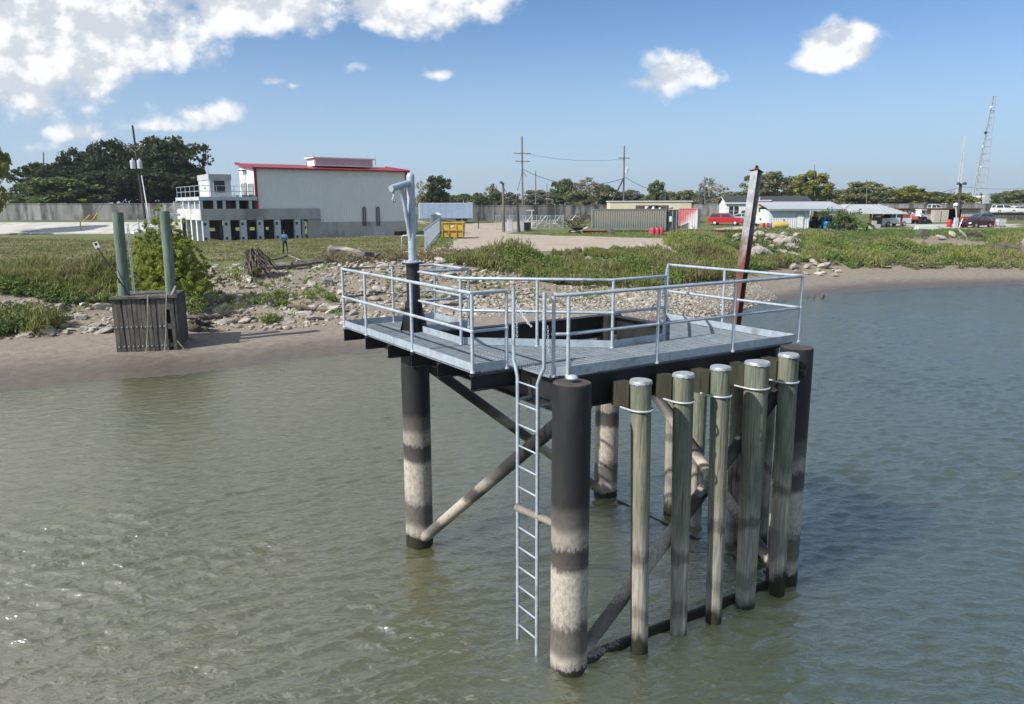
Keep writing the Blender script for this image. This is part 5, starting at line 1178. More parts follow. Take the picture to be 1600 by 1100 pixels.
pole('pale slim pole in front of the largest yellow tree', 1273, 332, 1273, 257, 200, .13); pole('grey pole right of the largest yellow tree', 1303, 332, 1304, 298, 210, .14); pole('thin pole beside the grey pole at the yellow tree', 1293, 332, 1294, 300, 215, .1)
pole('pale slim pole in front of the broad olive tree', 1354, 332, 1354, 281, 200, .13); pole('dark wooden pole in front of the white arched roof', 1533, 335, 1533, 301, 190, .18, 'pole_dark')
pole('thin pole above the beige trailer right of narrow dark tree', 1039, 330, 1039.5, 291, 205, .1)
Tb, bb, tb_ = pole('black leaning pole stub among cabinets in the gravel yard', 811, 358, 807.5, 306, 96, .19, 'pole_dark')
MB().tube([tb_, tb_ + Vector((0, 0, .7))], .05, 6).box(tb_ + Vector((-.1, 0, .35)), (.35, .2, .25)).part('riser_head', 'xfmr', Tb)
# yard light poles
def light_pole(label, bx, by, tx, ty, d, r, heads, m):
    b = at(bx, by, d); b.z = gz(b.x, b.y); t = at(tx, ty, d); T = thing('light_pole', label, 'light pole', b); tl = t - b
    MB().tube([(0, 0, -.3), tl], [r, r * .75], 10).part('pole', m, T, smooth='edges')
    for (dx, s) in heads:
        h = MB().tube([tl, tl + Vector((dx, -.1, .15))], .05, 6).part('lamp_arm', 'black_steel', T); MB().lathe([(.12 * s, .28 * s), (.26 * s, .1 * s), (.3 * s, 0), (.2 * s, -.06)], 12).part('lamp', 'black_steel', h, loc=tuple(tl + Vector((dx, -.15, .0))), smooth='edges')
    return T, b, tl
_, blp, tlp = light_pole('weathered light pole with one lamp beside the gravel yard', 787, 357, 786, 286, 96, .2, ((-.22, .8),), 'pole_wood')
_, br2, tr2 = light_pole('dark double headed lamp post in the parking yard', 1495, 359, 1501, 288, 104, .24, ((-.35, 1.0), (.45, 1.0)), 'pole_dark')
light_pole('small white street lamp behind the blue trailer', 724, 330, 724, 310, 160, .08, ((-.1, 1.),), 'galv_bright'); light_pole('slim dark lamp post left of the black pole stub', 795, 335, 795, 302, 150, .1, ((.05, .9),), 'pole_dark')
wire('drooping wire from the tall pole towards the braced pole', [b3 + t3 * .60, b4 + t4 * .55], .045, sag=2.0); wire('wire dropping from the tall pole to the yard light pole', [b3 + t3 * .60, blp + tlp * .93], .04, sag=3.0)
wire('wire running right from the braced pole to the house', [b4 + t4 * .58, at(1035, 300, 150), at(1130, 307, 160)], .04, sag=.5); wire('high faint wire from the tall pole to the braced pole', [b3 + t3 * .8, b4 + t4 * .82], .025, sag=.8)
wire('wire from the double lamp post to the shed roof', [br2 + tr2 * .93, at(1380, 312, 118)], .03, sag=.4); wire('faint wire running right from the double lamp post', [br2 + tr2 * .95, at(1640, 288, 150)], .02, sag=.6)

# lattice masts
def mast(label, x0, x1, xt, yb, yt, d, m, n, r):
    b = at((x0 + x1) / 2, 332, d); b.z = 4; T = thing('radio_mast', label, 'radio mast', b); H = at(xt, yt, d).z - 4; k = d / CAM_F
    wb = (x1 - x0) * k / 2; sh = (xt - (x0 + x1) / 2) * k; wt = wb * .22
    legs = []
    for a in (R(200), R(320), R(80)):
        p0 = Vector((math.cos(a) * wb * 1.15, math.sin(a) * wb, 0)); p1 = Vector((sh + math.cos(a) * wt, math.sin(a) * wt, H)); legs.append((p0, p1)); MB().tube([p0, p1], r, 6).part('leg', m, T)
    lat = MB()
    for i in range(n):
        t0, t1 = i / n, (i + 1) / n
        for j in range(3):
            a, b2 = legs[j], legs[(j + 1) % 3]; lat.tube([a[0].lerp(a[1], t0), b2[0].lerp(b2[1], t1)], r * .5, 4, False); lat.tube([a[0].lerp(a[1], t1), b2[0].lerp(b2[1], t1)], r * .45, 4, False)
    lat.part('lattice', m, T, recalc=False, kind='stuff'); return T, legs, H
mg = mat('grey_mast_steel', (.30, .32, .35), (.38, .40, .43), .5)
Tm, lg, Hm = mast('tall grey lattice radio mast with dish antennas at the right', 1513, 1534, 1533, 320, 155, 340, mg, 16, .17)
for i, (t, s, dx) in enumerate(((.90, 1.0, -1.2), (.68, .8, -1.4), (.56, .7, -.9), (.38, .7, 1.6))):
    c = lg[0][0].lerp(lg[0][1], t); MB().lathe([(.2 * s, 0), (.7 * s, .5 * s), (.75 * s, .7 * s), (.2 * s, .9 * s)], 12).part('antenna', 'cover_white' if i != 1 else 'black_steel', Tm, loc=(c.x + dx * .4, c.y - .5, c.z), rot=(R(90), 0, 0), smooth='edges')
mast('faint distant lattice mast left of the tall radio mast', 1490, 1496, 1495.5, 320, 216, 900, mat('haze_paled_mast', (.55, .55, .56)), 12, .35)  # mast colour paled to carry the haze of distance

# ------------------------------------------------------------------ yard fence, rail loop, trailer, toilet, dumpster
def build_near_yard():
    a = gp(664, 396); b = at(689, 355, 96); b.z = gz(b.x, b.y); d = b - a; L = d.xy.length; F = thing('picket_fence', 'pale steel picket fence running back from the davit to the portable toilet', 'fence', a, math.atan2(d.y, d.x)); n = int(L / .95); H = 1.9
    zz = lambda s: gz(a.x + d.x * s, a.y + d.y * s) - a.z
    pk = MB().box((0, 0, H / 2), (.05, .05, H)).mesh('picket')
    for i in range(n + 1): inst('picket', pk, 'galv', F, (L * i / n, 0, zz(i / n)))
    for h in (.25, H - .12): MB().bar((0, .05, zz(0) + h), (L, .05, zz(1) + h), .05, .08).part('rail', 'galv', F)
    q = gp(648, 396); G = thing('tube_barrier', 'pale bent tube barrier loop on the lawn behind the davit', 'barrier', q); w = .95
    MB().tube([(-w, 0, 0), (-w, 0, 1.25), (-w + .12, 0, 1.36), (w - .12, 0, 1.36), (w, 0, 1.25), (w, 0, 0)], .045, 8).part('frame', 'galv_bright', G, smooth=True); MB().tube([(-w, 0, .12), (w, 0, .12)], .04, 8).part('lower_tube', 'galv_bright', G)
    # blue-grey trailer
    c = at(698, 345, 121); c.z = gz(c.x, c.y); Tn = thing('box_trailer', 'long pale blue box trailer parked before the floodwall', 'trailer', c, .03); W = 82 * 121 / CAM_F
    blue = mat('pale_blue_trailer_paint', (.27, .36, .50), (.31, .40, .54), .5, 3, .55)
    MB().box((0, 0, 1.62), (W, 2.5, 2.3)).part('body', blue, Tn); MB().box((-W / 2 - .06, 0, 1.6), (.12, 2.5, 2.3)).part('front_frame', 'cover_white', Tn); MB().box((0, 0, 2.81), (W + .1, 2.55, .08)).part('roof', 'cover_white', Tn)
    for k in range(9): MB().box((-W / 2 + W * (k + .5) / 9, -1.257, 1.62), (.04, .012, 2.26)).part('panel_seam', mat('seam', (.22, .30, .43)) if k == 0 else bpy.data.materials['seam'], Tn)
    MB().box((0, 0, .42), (W - .4, 2.0, .12)).part('chassis', 'black_steel', Tn)
    for x in (-W / 2 + 1, W / 2 - 1.2, W / 2 - 2.3):
        for s in (-1, 1): MB().lathe([(.40, 0), (.42, .05), (.42, .2), (.40, .25)], 14).part('wheel', 'rubber', Tn, loc=(x, s * 1.0 + .12, .42), rot=(R(90), 0, 0))
    # portable toilet
    q = at(680.5, 352, 97); q.z = gz(q.x, q.y); P = thing('portable_toilet', 'white portable toilet at the far end of the picket fence', 'portable toilet', q, .35)
    MB().box((0, 0, 1.02), (1.1, 1.1, 2.05)).part('cabin', 'cover_white', P); MB().add([(-.6, -.6, 2.06), (.6, -.6, 2.06), (.6, .6, 2.06), (-.6, .6, 2.06), (-.42, -.42, 2.34), (.42, -.42, 2.34), (.42, .42, 2.34), (-.42, .42, 2.34)], [(0, 1, 5, 4), (1, 2, 6, 5), (2, 3, 7, 6), (3, 0, 4, 7), (4, 5, 6, 7)]).part('roof', 'cover_white', P)
    MB().box((0, -.565, .98), (.8, .03, 1.8)).part('door', 'booth_paint', P); MB().box((0, -.57, 1.98), (.9, .03, .1)).part('vent', 'grey_paint', P)
    # dumpster
    q = at(709, 366, 82); q.z = gz(q.x, q.y); D = thing('dumpster', 'scuffed yellow steel dumpster on the gravel beside the fence', 'dumpster', q, -.04); k = 82 / CAM_F; W = 34 * k; H = 25 * k
    yl = mat('scuffed_yellow_paint', (.56, .38, .07), (.44, .29, .06), 1.2, 6, .6, c3=(.16, .09, .04), s3=2.5, t3=(.62, .70))
    MB().add([(-W / 2, -.85, .15), (W / 2 - .1, -.85, .15), (W / 2 - .1, .85, .15), (-W / 2, .85, .15), (-W / 2, -.95, H), (W / 2, -.95, H), (W / 2, .95, H), (-W / 2, .95, H), (-W / 2 + .08, -.87, H), (W / 2 - .08, -.87, H), (W / 2 - .08, .87, H), (-W / 2 + .08, .87, H), (-W / 2 + .08, -.8, .4), (W / 2 - .2, -.8, .4), (W / 2 - .2, .8, .4), (-W / 2 + .08, .8, .4)],
             [(3, 2, 1, 0), (0, 1, 5, 4), (1, 2, 6, 5), (2, 3, 7, 6), (3, 0, 4, 7), (4, 5, 9, 8), (5, 6, 10, 9), (6, 7, 11, 10), (7, 4, 8, 11), (8, 9, 13, 12), (9, 10, 14, 13), (10, 11, 15, 14), (11, 8, 12, 15), (12, 13, 14, 15)]).part('bin', yl, D)
    for x in (-W / 2 + .06, -W / 6, W / 6, W / 2 - .12): MB().box((x, -.955, H / 2 + .05), (.07, .09, H - .25)).part('rib', yl, D)
    for zz_ in (H - .05, H * .52): MB().box((0, -.99, zz_), (W + .02, .1, .1)).part('rail', yl, D)
    MB().box((-.05, -.96, H * .74), (.3, .02, .18)).part('sticker', 'cover_white', D)
    for x in (-W / 2 + .3, W / 2 - .4): MB().lathe([(.14, 0), (.14, .12)], 12).part('roller', 'rubber', D, loc=(x, -.7, .13), rot=(R(90), 0, 0))
    # yellow bollard and low post beside the hall
    q = at(638, 366, 88); q.z = gz(q.x, q.y); MB().lathe([(.16, -.2), (.16, 1.1), (.1, 1.2)], 12).part('bollard', mat('yellow_bollard_paint', (.58, .42, .03)), None, smooth='edges', label='yellow bollard at the right corner of pump station', cat='bollard').location = q
    q = at(747.5, 353, 104); q.z = gz(q.x, q.y); MB().lathe([(.06, -.2), (.06, 2.3), (.03, 2.35)], 10).part('pipe_post', 'black_steel', None, label='thin dark pipe post right of the blue trailer', cat='post').location = q
    # cabinets and junk by the light pole
    for (px, py, w, h, d, m, lab) in ((796.5, 355, 8, 18, 99, 'grey_paint', 'pale blue grey utility cabinet beside the light pole'), (815, 356, 7, 17, 98, 'xfmr', 'grey utility cabinet right of the black pole stub'), (824, 355, 10, 12, 100, 'black_steel', 'dark grey utility box by the pipe rack')):
        q = at(px, py, d); q.z = gz(q.x, q.y); k = d / CAM_F; T = thing('utility_cabinet', lab, 'cabinet', q, .1); MB().box((0, 0, h * k / 2), (w * k, .6, h * k)).part('cabinet', m, T); MB().box((0, -.31, h * k / 2), (w * k - .1, .03, h * k - .15)).part('door', m, T); MB().box((0, 0, h * k + .03), (w * k + .1, .7, .06)).part('lid', m, T)
    q = at(831, 345, 108); q.z = gz(q.x, q.y); T = thing('t_post', 'white T shaped post in front of the stained floodwall', 'post', q); MB().box((0, 0, 1.15), (.08, .08, 2.3)).part('post', 'cover_white', T); MB().box((-.2, 0, 2.33), (1.1, .1, .08)).part('crossbar', 'cover_white', T)
    # chain link enclosure
    a = at(775, 356, 102); b = at(880, 355, 104); a.z = gz(a.x, a.y); b.z = gz(b.x, b.y); d = b - a; L = d.length; F = thing('chain_link_fence', 'grey chain link fence around the stacked pipe racks', 'fence', a, math.atan2(d.y, d.x)); pm = MB().tube([(0, 0, -.2), (0, 0, 1.9)], .045, 6).mesh('post')
    for i in range(6): inst('post', pm, 'galv', F, (L * i / 5, 0, 0))
    for z in (.08, 1.82): MB().tube([(0, 0, z), (L, 0, z)], .03, 6).part('rail', 'galv', F)
    w = MB(); n = int(L / .22)
    for i in range(-8, n):
        x0 = i * .22
        for s in (1, -1):
            p0, p1 = (x0, x0 + 1.7) if s == 1 else (x0 + 1.7, x0); c0, c1 = max(min(p0, L), 0), max(min(p1, L), 0)
            if abs(c0 - c1) < .1: continue
            f = lambda x: .1 + 1.7 * abs((x - p0) / (p1 - p0)); w.bar((c0, 0, f(c0)), (c1, 0, f(c1)), .012, .012)
    w.part('wire_mesh', 'galv', F, recalc=False, kind='stuff')
    q = at(852, 352, 109); q.z = gz(q.x, q.y); T = thing('pipe_rack', 'pale tubular rack frames standing behind the chain link fence', 'rack', q)
    for k in range(4):
        x = -3.2 + 2.1 * k; MB().tube([(x, 0, 0), (x + .5, 0, 1.5), (x + 1.5, 0, 1.5), (x + 1.0, 0, 0)], .05, 6).tube([(x, .8, 0), (x + 1.3, .8, 1.6)], .05, 6).part('frame', 'galv', T)
    for z in (.3, .8): MB().tube([(-3.4, .4, z), (4.6, .4, z + .1)], .06, 6).part('pipe', 'xfmr', T)
    rng = np.random.default_rng(4); q = at(905, 356, 108); q.z = gz(q.x, q.y); cs = rng.normal(size=(60, 3)) * np.array([2.2, .5, .42]) + np.array([0, 0, .75]); V, F_ = leaves_np(cs, np.full(60, .4), 40, .09, rng, .8, .4, .5); np_mesh('hedge', V, F_, M['reddish'], label='reddish brown overgrown hedge left of the green container', cat='hedge').location = q
    q = at(904, 361, 91); q.z = gz(q.x, q.y); T = thing('wheelbarrow', 'dark wheelbarrow with white handles left of the green container', 'wheelbarrow', q, .2)
    MB().add([(-.9, -.4, .75), (.5, -.4, .75), (.5, .4, .75), (-.9, .4, .75), (-.5, -.25, .4), (.3, -.25, .4), (.3, .25, .4), (-.5, .25, .4)], [(0, 1, 5, 4), (1, 2, 6, 5), (2, 3, 7, 6), (3, 0, 4, 7), (4, 5, 6, 7)]).part('tray', 'black_steel', T)
    MB().lathe([(.2, -.05), (.24, 0), (.2, .05)], 14).part('wheel', 'rubber', T, loc=(-1.0, 0, .24), rot=(R(90), 0, 0))
    for s in (-1, 1): MB().tube([(-1.0, s * .1, .24), (.3, s * .25, .42), (1.1, s * .3, .8)], .04, 6).tube([(.3, s * .25, .42), (.4, s * .25, 0)], .035, 6).part('handle', 'cover_white', T)
build_near_yard()

# ------------------------------------------------------------------ containers
def container(label, px0, px1, pybot, pytop, d, colA, colB, doorcol, rz, Wd=2.4, door_px=None):
    c = at((px0 + px1) / 2, pybot, d); zb = gz(c.x, c.y); c.z = at((px0 + px1) / 2, pybot, d).z; T = thing('shipping_container', label, 'container', c, rz); k = d / CAM_F; L = (px1 - px0) * k; H = (pybot - pytop) * k
    mb = MB(); corrugated(mb, (-L / 2, 0), (L / 2, 0), .12, H - .1, .28, .045); mb.part('side_wall', colA, T, recalc=False)
    MB().box((0, Wd, H / 2), (L, .05, H)).part('rear_wall', colB, T); MB().box((0, Wd / 2, H - .03), (L - .02, Wd - .1, .04)).part('roof', colB, T); MB().box((0, Wd / 2, .1), (L - .02, Wd - .1, .08)).part('floor', colB, T); MB().box((-L / 2 + .02, Wd / 2, H / 2), (.04, Wd - .1, H - .2)).part('end_wall', colB, T)
    for z in (.06, H - .06): MB().box((0, -.02, z), (L, .1, .12)).part('side_rail', colB, T)
    for x in (-L / 2 + .06, L / 2 - .06): MB().box((x, -.03, H / 2), (.13, .13, H + .02)).part('corner_post', colB, T)
    for s in (0, 1):
        dr = MB().box((L / 2 + .03, Wd * (.27 + .46 * s), H / 2), (.05, Wd * .44, H - .2)).part('door', doorcol, T)
        for y in (.16, .36): MB().tube([(L / 2 + .08, Wd * (y + .46 * s), .1), (L / 2 + .08, Wd * (y + .46 * s), H - .1)], .03, 6).part('lock_rod', 'xfmr' if doorcol != 'dark_door' else doorcol, dr)
        for z in (.5, 1.2, 1.9): MB().box((L / 2 + .065, Wd * (.27 + .46 * s), z), (.03, Wd * .36, .05)).part('door_rib', doorcol, dr)
    return T, L, H, zb
def two_tone(name, top, bot, mid, soft=.5, axis=2, sgn=1.):
    m = mat(name, top, None, rough=.65); nt = NT(m.node_tree); b = nt.n['Principled BSDF']; tc = nt.add('ShaderNodeTexCoord').outputs['Object']; n = nt.noise(tc, .8, 5, .65)
    v = nt.math('ADD', nt.math('MULTIPLY', nt.xyz(tc)[axis], sgn), nt.math('MULTIPLY', nt.math('SUBTRACT', n, .5), 1.4)); nt.l.new(nt.mix(nt.ss(v, mid - soft, mid + soft), bot, top), b.inputs['Base Color']); return m
M['dark_door'] = mat('dark_green_door', (.03, .04, .04), (.05, .06, .055), 1.5)
M['green_cont'] = two_tone('faded_green_container', (.25, .235, .205), (.15, .19, .18), .8, .8)
M['green_cont2'] = mat('grey_green_container', (.20, .22, .20), (.15, .17, .15), 1.)
def red_white():
    m = two_tone('white_container_with_faded_red_end', (.62, .62, .62), (.62, .62, .62), 0); nt = NT(m.node_tree); b = nt.n['Principled BSDF']; tc = nt.add('ShaderNodeTexCoord').outputs['Object']; x, y, z = nt.xyz(tc); n = nt.noise(tc, .9, 6, .7)
    v = nt.math('ADD', nt.math('SUBTRACT', nt.math('MULTIPLY', z, .9), nt.math('MULTIPLY', x, .9)), nt.math('MULTIPLY', nt.math('SUBTRACT', n, .5), 2.)); nt.l.new(nt.mix(nt.ss(v, .6, 1.7), (.58, .58, .59), (.52, .17, .18)), b.inputs['Base Color']); return m
M['redwhite'] = red_white()
def build_containers():
    T, L, H, zb = container('long faded green shipping container with dark open end doors', 925, 1040, 358, 327, 96, 'green_cont', 'green_cont2', 'dark_door', -.05, door_px=18)
    MB().box((L / 2 + .1, .55, 1.6), (.02, .25, .6)).part('notice', 'cover_white', T)
    # the dark doors stand open, swung out towards the viewer
    for s, y in ((0, -1.0),):
        dr = MB().box((L / 2 + .78, .25, H / 2 - .15), (1.5, .06, H + .1)).part('open_door', 'dark_door', T); MB().box((L / 2 + .55, .205, H * .5), (.3, .02, .65)).part('notice', 'cover_white', dr)
        for x in (.3, .8, 1.3): MB().tube([(L / 2 + x, .2, .1), (L / 2 + x, .2, H - .2)], .03, 6).part('lock_rod', 'xfmr', dr)
    container('white shipping container with a faded red patch and white doors', 1060, 1089, 357.5, 326, 97, 'redwhite', 'redwhite', 'cover_white', -.35, 2.6)
    # red timbers under the containers
    for i, (p0, p1, lab) in enumerate((((893, 360), (962, 361), 'rust red steel beam under the left end of the green container'), ((1117, 360), (1160, 361), 'rust red steel beam on the grass right of white container'))):
        a = at(*p0, 92); b = at(*p1, 92); a.z = gz(a.x, a.y); b.z = gz(b.x, b.y); d = b - a; o = MB().ibeam((0, 0, .35), (d.length, 0, .35), .35, .3).part('steel_beam', mat('red_oxide', (.28, .07, .04), (.2, .06, .04), 2), None, label=lab, cat='beam', group='rust red beams on the ground'); o.location = a; o.rotation_euler = (0, 0, math.atan2(d.y, d.x))
    # cable drum and pink-red tanks in front
    q = at(955, 362, 89); q.z = gz(q.x, q.y); T = thing('cable_reel', 'small tan cable reel in front of the green container', 'reel', q, .3)
    for y in (-.25, .25): MB().lathe([(.34, -.03), (.34, .03)], 18).part('flange', 'drift', T, loc=(0, y, .34), rot=(R(90), 0, 0))
    MB().lathe([(.2, -.22), (.2, .22)], 14).part('drum', 'drift', T, loc=(0, 0, .34), rot=(R(90), 0, 0))
    pink = mat('faded_red_plastic', (.50, .06, .10), (.42, .05, .08), 2, rough=.5)
    for i, (px, w) in enumerate(((1019.5, 9), (1027, 8.5), (1033.5, 7))):
        q = at(px, 363.5, 88); q.z = gz(q.x, q.y); k = 88 / CAM_F; T = thing('red_tank', ['leftmost faded red plastic tank before the dark container doors', 'middle faded red plastic tank before the dark container doors', 'rightmost faded red plastic tank before the dark container doors'][i], 'tank', q, .2, 'faded red tanks'); r = w * k / 2
        MB().lathe([(r * .95, 0), (r, .08), (r, .72), (r * .85, .82), (r * .3, .86)], 16).part('tank', pink, T, smooth='edges'); MB().lathe([(.08, 0), (.08, .08)], 10).part('cap', 'black_steel', T, loc=(0, 0, .86))
        for z in (.25, .5): MB().lathe([(r + .015, -.03), (r + .015, .03)], 16).part('band', pink, T, loc=(0, 0, z))
    # beige long building behind
    a = at(1016, 345, 118); a.z = gz(a.x, a.y); k = 118 / CAM_F; L = 126 * k; H = a.z and (at(1016, 315, 118).z - a.z); T = thing('mobile_office', 'long low cream mobile office behind the green container', 'building', a, -.02)
    MB().box((0, 2.5, H / 2), (L, 5., H)).part('wall', mat('cream_cladding', (.62, .56, .43), (.56, .51, .40), .6), T); MB().box((0, 2.5, H + .05), (L + .3, 5.3, .12)).part('roof', 'cover_white', T); MB().box((L / 2 + .02, 2.5, H / 2), (.03, 4.9, H - .1)).part('end_wall', mat('grey_beige_end', (.36, .35, .31)), T)
    for x, w in ((-1.15, 2.3), (1.55, 2.3)):
        f = MB().box((x, -.03, H - 1.05), (w, .06, .95)).part('window', 'black_steel', T)
        for j in range(2): MB().box((x - w / 4 + j * w / 2, -.065, H - 1.05), (w / 2 - .12, .02, .8)).part('pane', mat('brown_window', (.12, .085, .07), rough=.3), f)
    # equipment silhouettes on the container roof
    q = at(1022, 327, 96.8) ; T = thing('roof_equipment', 'black and white machine parts lying on the green container roof', 'machinery', (q.x, q.y, q.z + .02)); rn = random.Random(4)
    for k_ in range(5): MB().box((-.9 + .42 * k_, .3, .2 + .06 * (k_ % 2)), (.36, .3, .34), yaw=k_ * .6).part('housing', 'black_steel' if k_ % 2 else 'cover_white', T)
    MB().tube([(-.9, .1, .05), (-.3, .1, .45), (.6, .1, .4), (1.2, .1, .1)], .06, 7).part('hose', 'black_steel', T); MB().lathe([(.2, 0), (.28, .2), (.1, .4)], 10).part('roof_fan', 'galv', T, loc=(2.2, .4, 0))
build_containers()

# ------------------------------------------------------------------ vehicles
glass = mat('tinted_car_glass', (.03, .035, .045), rough=.08, spec=.7)
def car(name, label, cat, px, py, d, Lpx, rz, paint, kind='suv', group=None):
    q = at(px, py, d); q.z = gz(q.x, q.y); T = thing(name, label, cat, q, rz, group); L = 4.8; W = 1.86
    pm = mat('paint_' + name + str(px), paint, rough=.25, spec=.6)
    prof = {'suv': ([(-2.4, .35), (-2.38, .95), (-2.2, 1.06), (-1.0, 1.1), (2.3, 1.05), (2.4, .9), (2.4, .35)], [(-1.1, 1.08), (-.45, 1.72), (2.0, 1.74), (2.3, 1.06)], [(-1.0, 1.12), (-.42, 1.66), (1.9, 1.68), (2.18, 1.12)]),
            'pickup': ([(-2.7, .4), (-2.7, 1.0), (-2.5, 1.12), (-1.1, 1.15), (2.7, 1.15), (2.7, .45)], [(-1.1, 1.13), (-.5, 1.82), (.9, 1.84), (1.05, 1.13)], [(-1.0, 1.18), (-.46, 1.76), (.82, 1.78), (.94, 1.18)]),
            'sedan': ([(-2.35, .3), (-2.32, .75), (-2.1, .86), (-1.0, .95), (1.7, .98), (2.3, .92), (2.36, .35)], [(-1.1, .93), (-.3, 1.42), (.9, 1.45), (1.85, .97)], [(-.98, .98), (-.28, 1.37), (.86, 1.4), (1.66, 1.0)])}[kind]
    b, c, w = prof
    MB().prism(b, 'y', -W / 2, W / 2).part('body', pm, T, smooth=False)
    # cabin narrows upwards
    vs = []; 
    for y in (-1, 1):
        for (x, z) in c: vs.append((x, y * (W / 2 - .04 - .22 * max(0, (z - 1.0))), z))
    n = len(c); MB().add(vs, [tuple(range(n)), tuple(range(2 * n - 1, n - 1, -1))] + [(i, n + i, n + (i + 1) % n, (i + 1) % n) for i in range(n)]).part('cabin', pm, T)
    for s in (-1, 1):
        for x0, x1 in ((0, .46), (.52, 1.)):
            q4 = []
            for t, lo in ((x0, 1), (x1, 1), (x1, 0), (x0, 0)):
                bl = Vector((w[0][0] + (w[3][0] - w[0][0]) * t, 0, w[0][1] + .01)); tl = Vector((w[1][0] + (w[2][0] - w[1][0]) * t, 0, w[1][1])); p = bl if lo else tl
                q4.append((p.x, s * (W / 2 - .035 - .22 * max(0, (p.z - 1.0))), p.z))
            MB().add(q4, [(0, 1, 2, 3)]).part('side_window', glass, T)
    (x0, z0), (x1, z1) = c[0], c[1]; MB().add([(x0 + .05 - .03, -.74, z0 + .06), (x0 + .05 - .03, .74, z0 + .06), (x1 - .05 - .03, .62, z1 - .05), (x1 - .05 - .03, -.62, z1 - .05)], [(0, 1, 2, 3)]).part('windscreen', glass, T)
    (x0, z0), (x1, z1) = c[3], c[2]; MB().add([(x0 - .02 + .02, -.7, z0 + .08), (x0 + .0, .7, z0 + .08), (x1 + .03, .6, z1 - .05), (x1 + .03, -.6, z1 - .05)], [(0, 1, 2, 3)]).part('rear_window', glass, T)
    fr = b[0][0]
    for s in (-1, 1):
        MB().box((fr - .01, s * .68, .78 if kind != 'sedan' else .66), (.05, .36, .16)).part('headlight', 'cover_white', T); MB().box((-fr + .01, s * .75, .85), (.05, .2, .22)).part('tail_light', mat('red_lens', (.4, .02, .02), rough=.2) if 'red_lens' not in bpy.data.materials else bpy.data.materials['red_lens'], T)
        for x in (-1.45, 1.45):
            wl = MB().lathe([(.22, -.11), (.34, -.11), (.36, -.06), (.36, .06), (.34, .11), (.22, .11)], 16).part('wheel', 'rubber', T, loc=(x, s * (W / 2 - .09), .36), rot=(R(90), 0, 0), smooth='edges'); MB().lathe([(.21, -.115), (.17, -.08), (.17, .08), (.21, .115)], 12).part('rim', 'xfmr', wl)
    MB().box((fr - .01, 0, .72 if kind != 'sedan' else .6), (.04, .8, .16)).part('grille', 'black_steel', T); MB().box((fr - .02, 0, .45), (.1, W - .1, .16)).part('bumper', 'black_steel' if kind != 'sedan' else pm, T)
    if kind == 'pickup': MB().box((1.88, 0, 1.14), (1.5, W - .25, .04)).part('bed_liner', 'black_steel', T)
    return T
car('red_suv', 'red sport utility vehicle parked before the white house', 'car', 1134, 350, 112, 40, R(155), (.42, .02, .03), 'suv')
car('silver_car', 'pale silver car parked directly right of the red vehicle', 'car', 1163, 350, 118, 30, R(150), (.40, .45, .48), 'sedan'); car('dark_suv', 'dark blue vehicle parked right of the silver car', 'car', 1180, 349, 124, 26, R(140), (.03, .04, .07), 'suv')
car('white_pickup', 'white pickup truck parked under the pavilion edge', 'truck', 1392, 352, 108, 40, R(20), (.74, .76, .78), 'pickup'); car('maroon_sedan', 'dark maroon sedan parked right of the double lamp post', 'car', 1525, 359, 104, 34, R(25), (.055, .012, .02), 'sedan')
car('blue_grey_suv', 'blue grey car half hidden behind the maroon sedan', 'car', 1531, 351.5, 116, 34, R(10), (.12, .16, .21), 'sedan'); car('white_suv', 'white sport utility vehicle on the raised road at far right', 'car', 1568, 337, 160, 32, R(178), (.78, .78, .78), 'suv'); car('white_hatchback', 'white car behind the white sport utility vehicle on raised road', 'car', 1590, 338, 162, 30, R(178), (.75, .76, .78), 'sedan')
car('white_truck', 'white pickup on the raised road above the rusty container building', 'truck', 1459, 331, 158, 30, R(182), (.78, .78, .78), 'pickup')
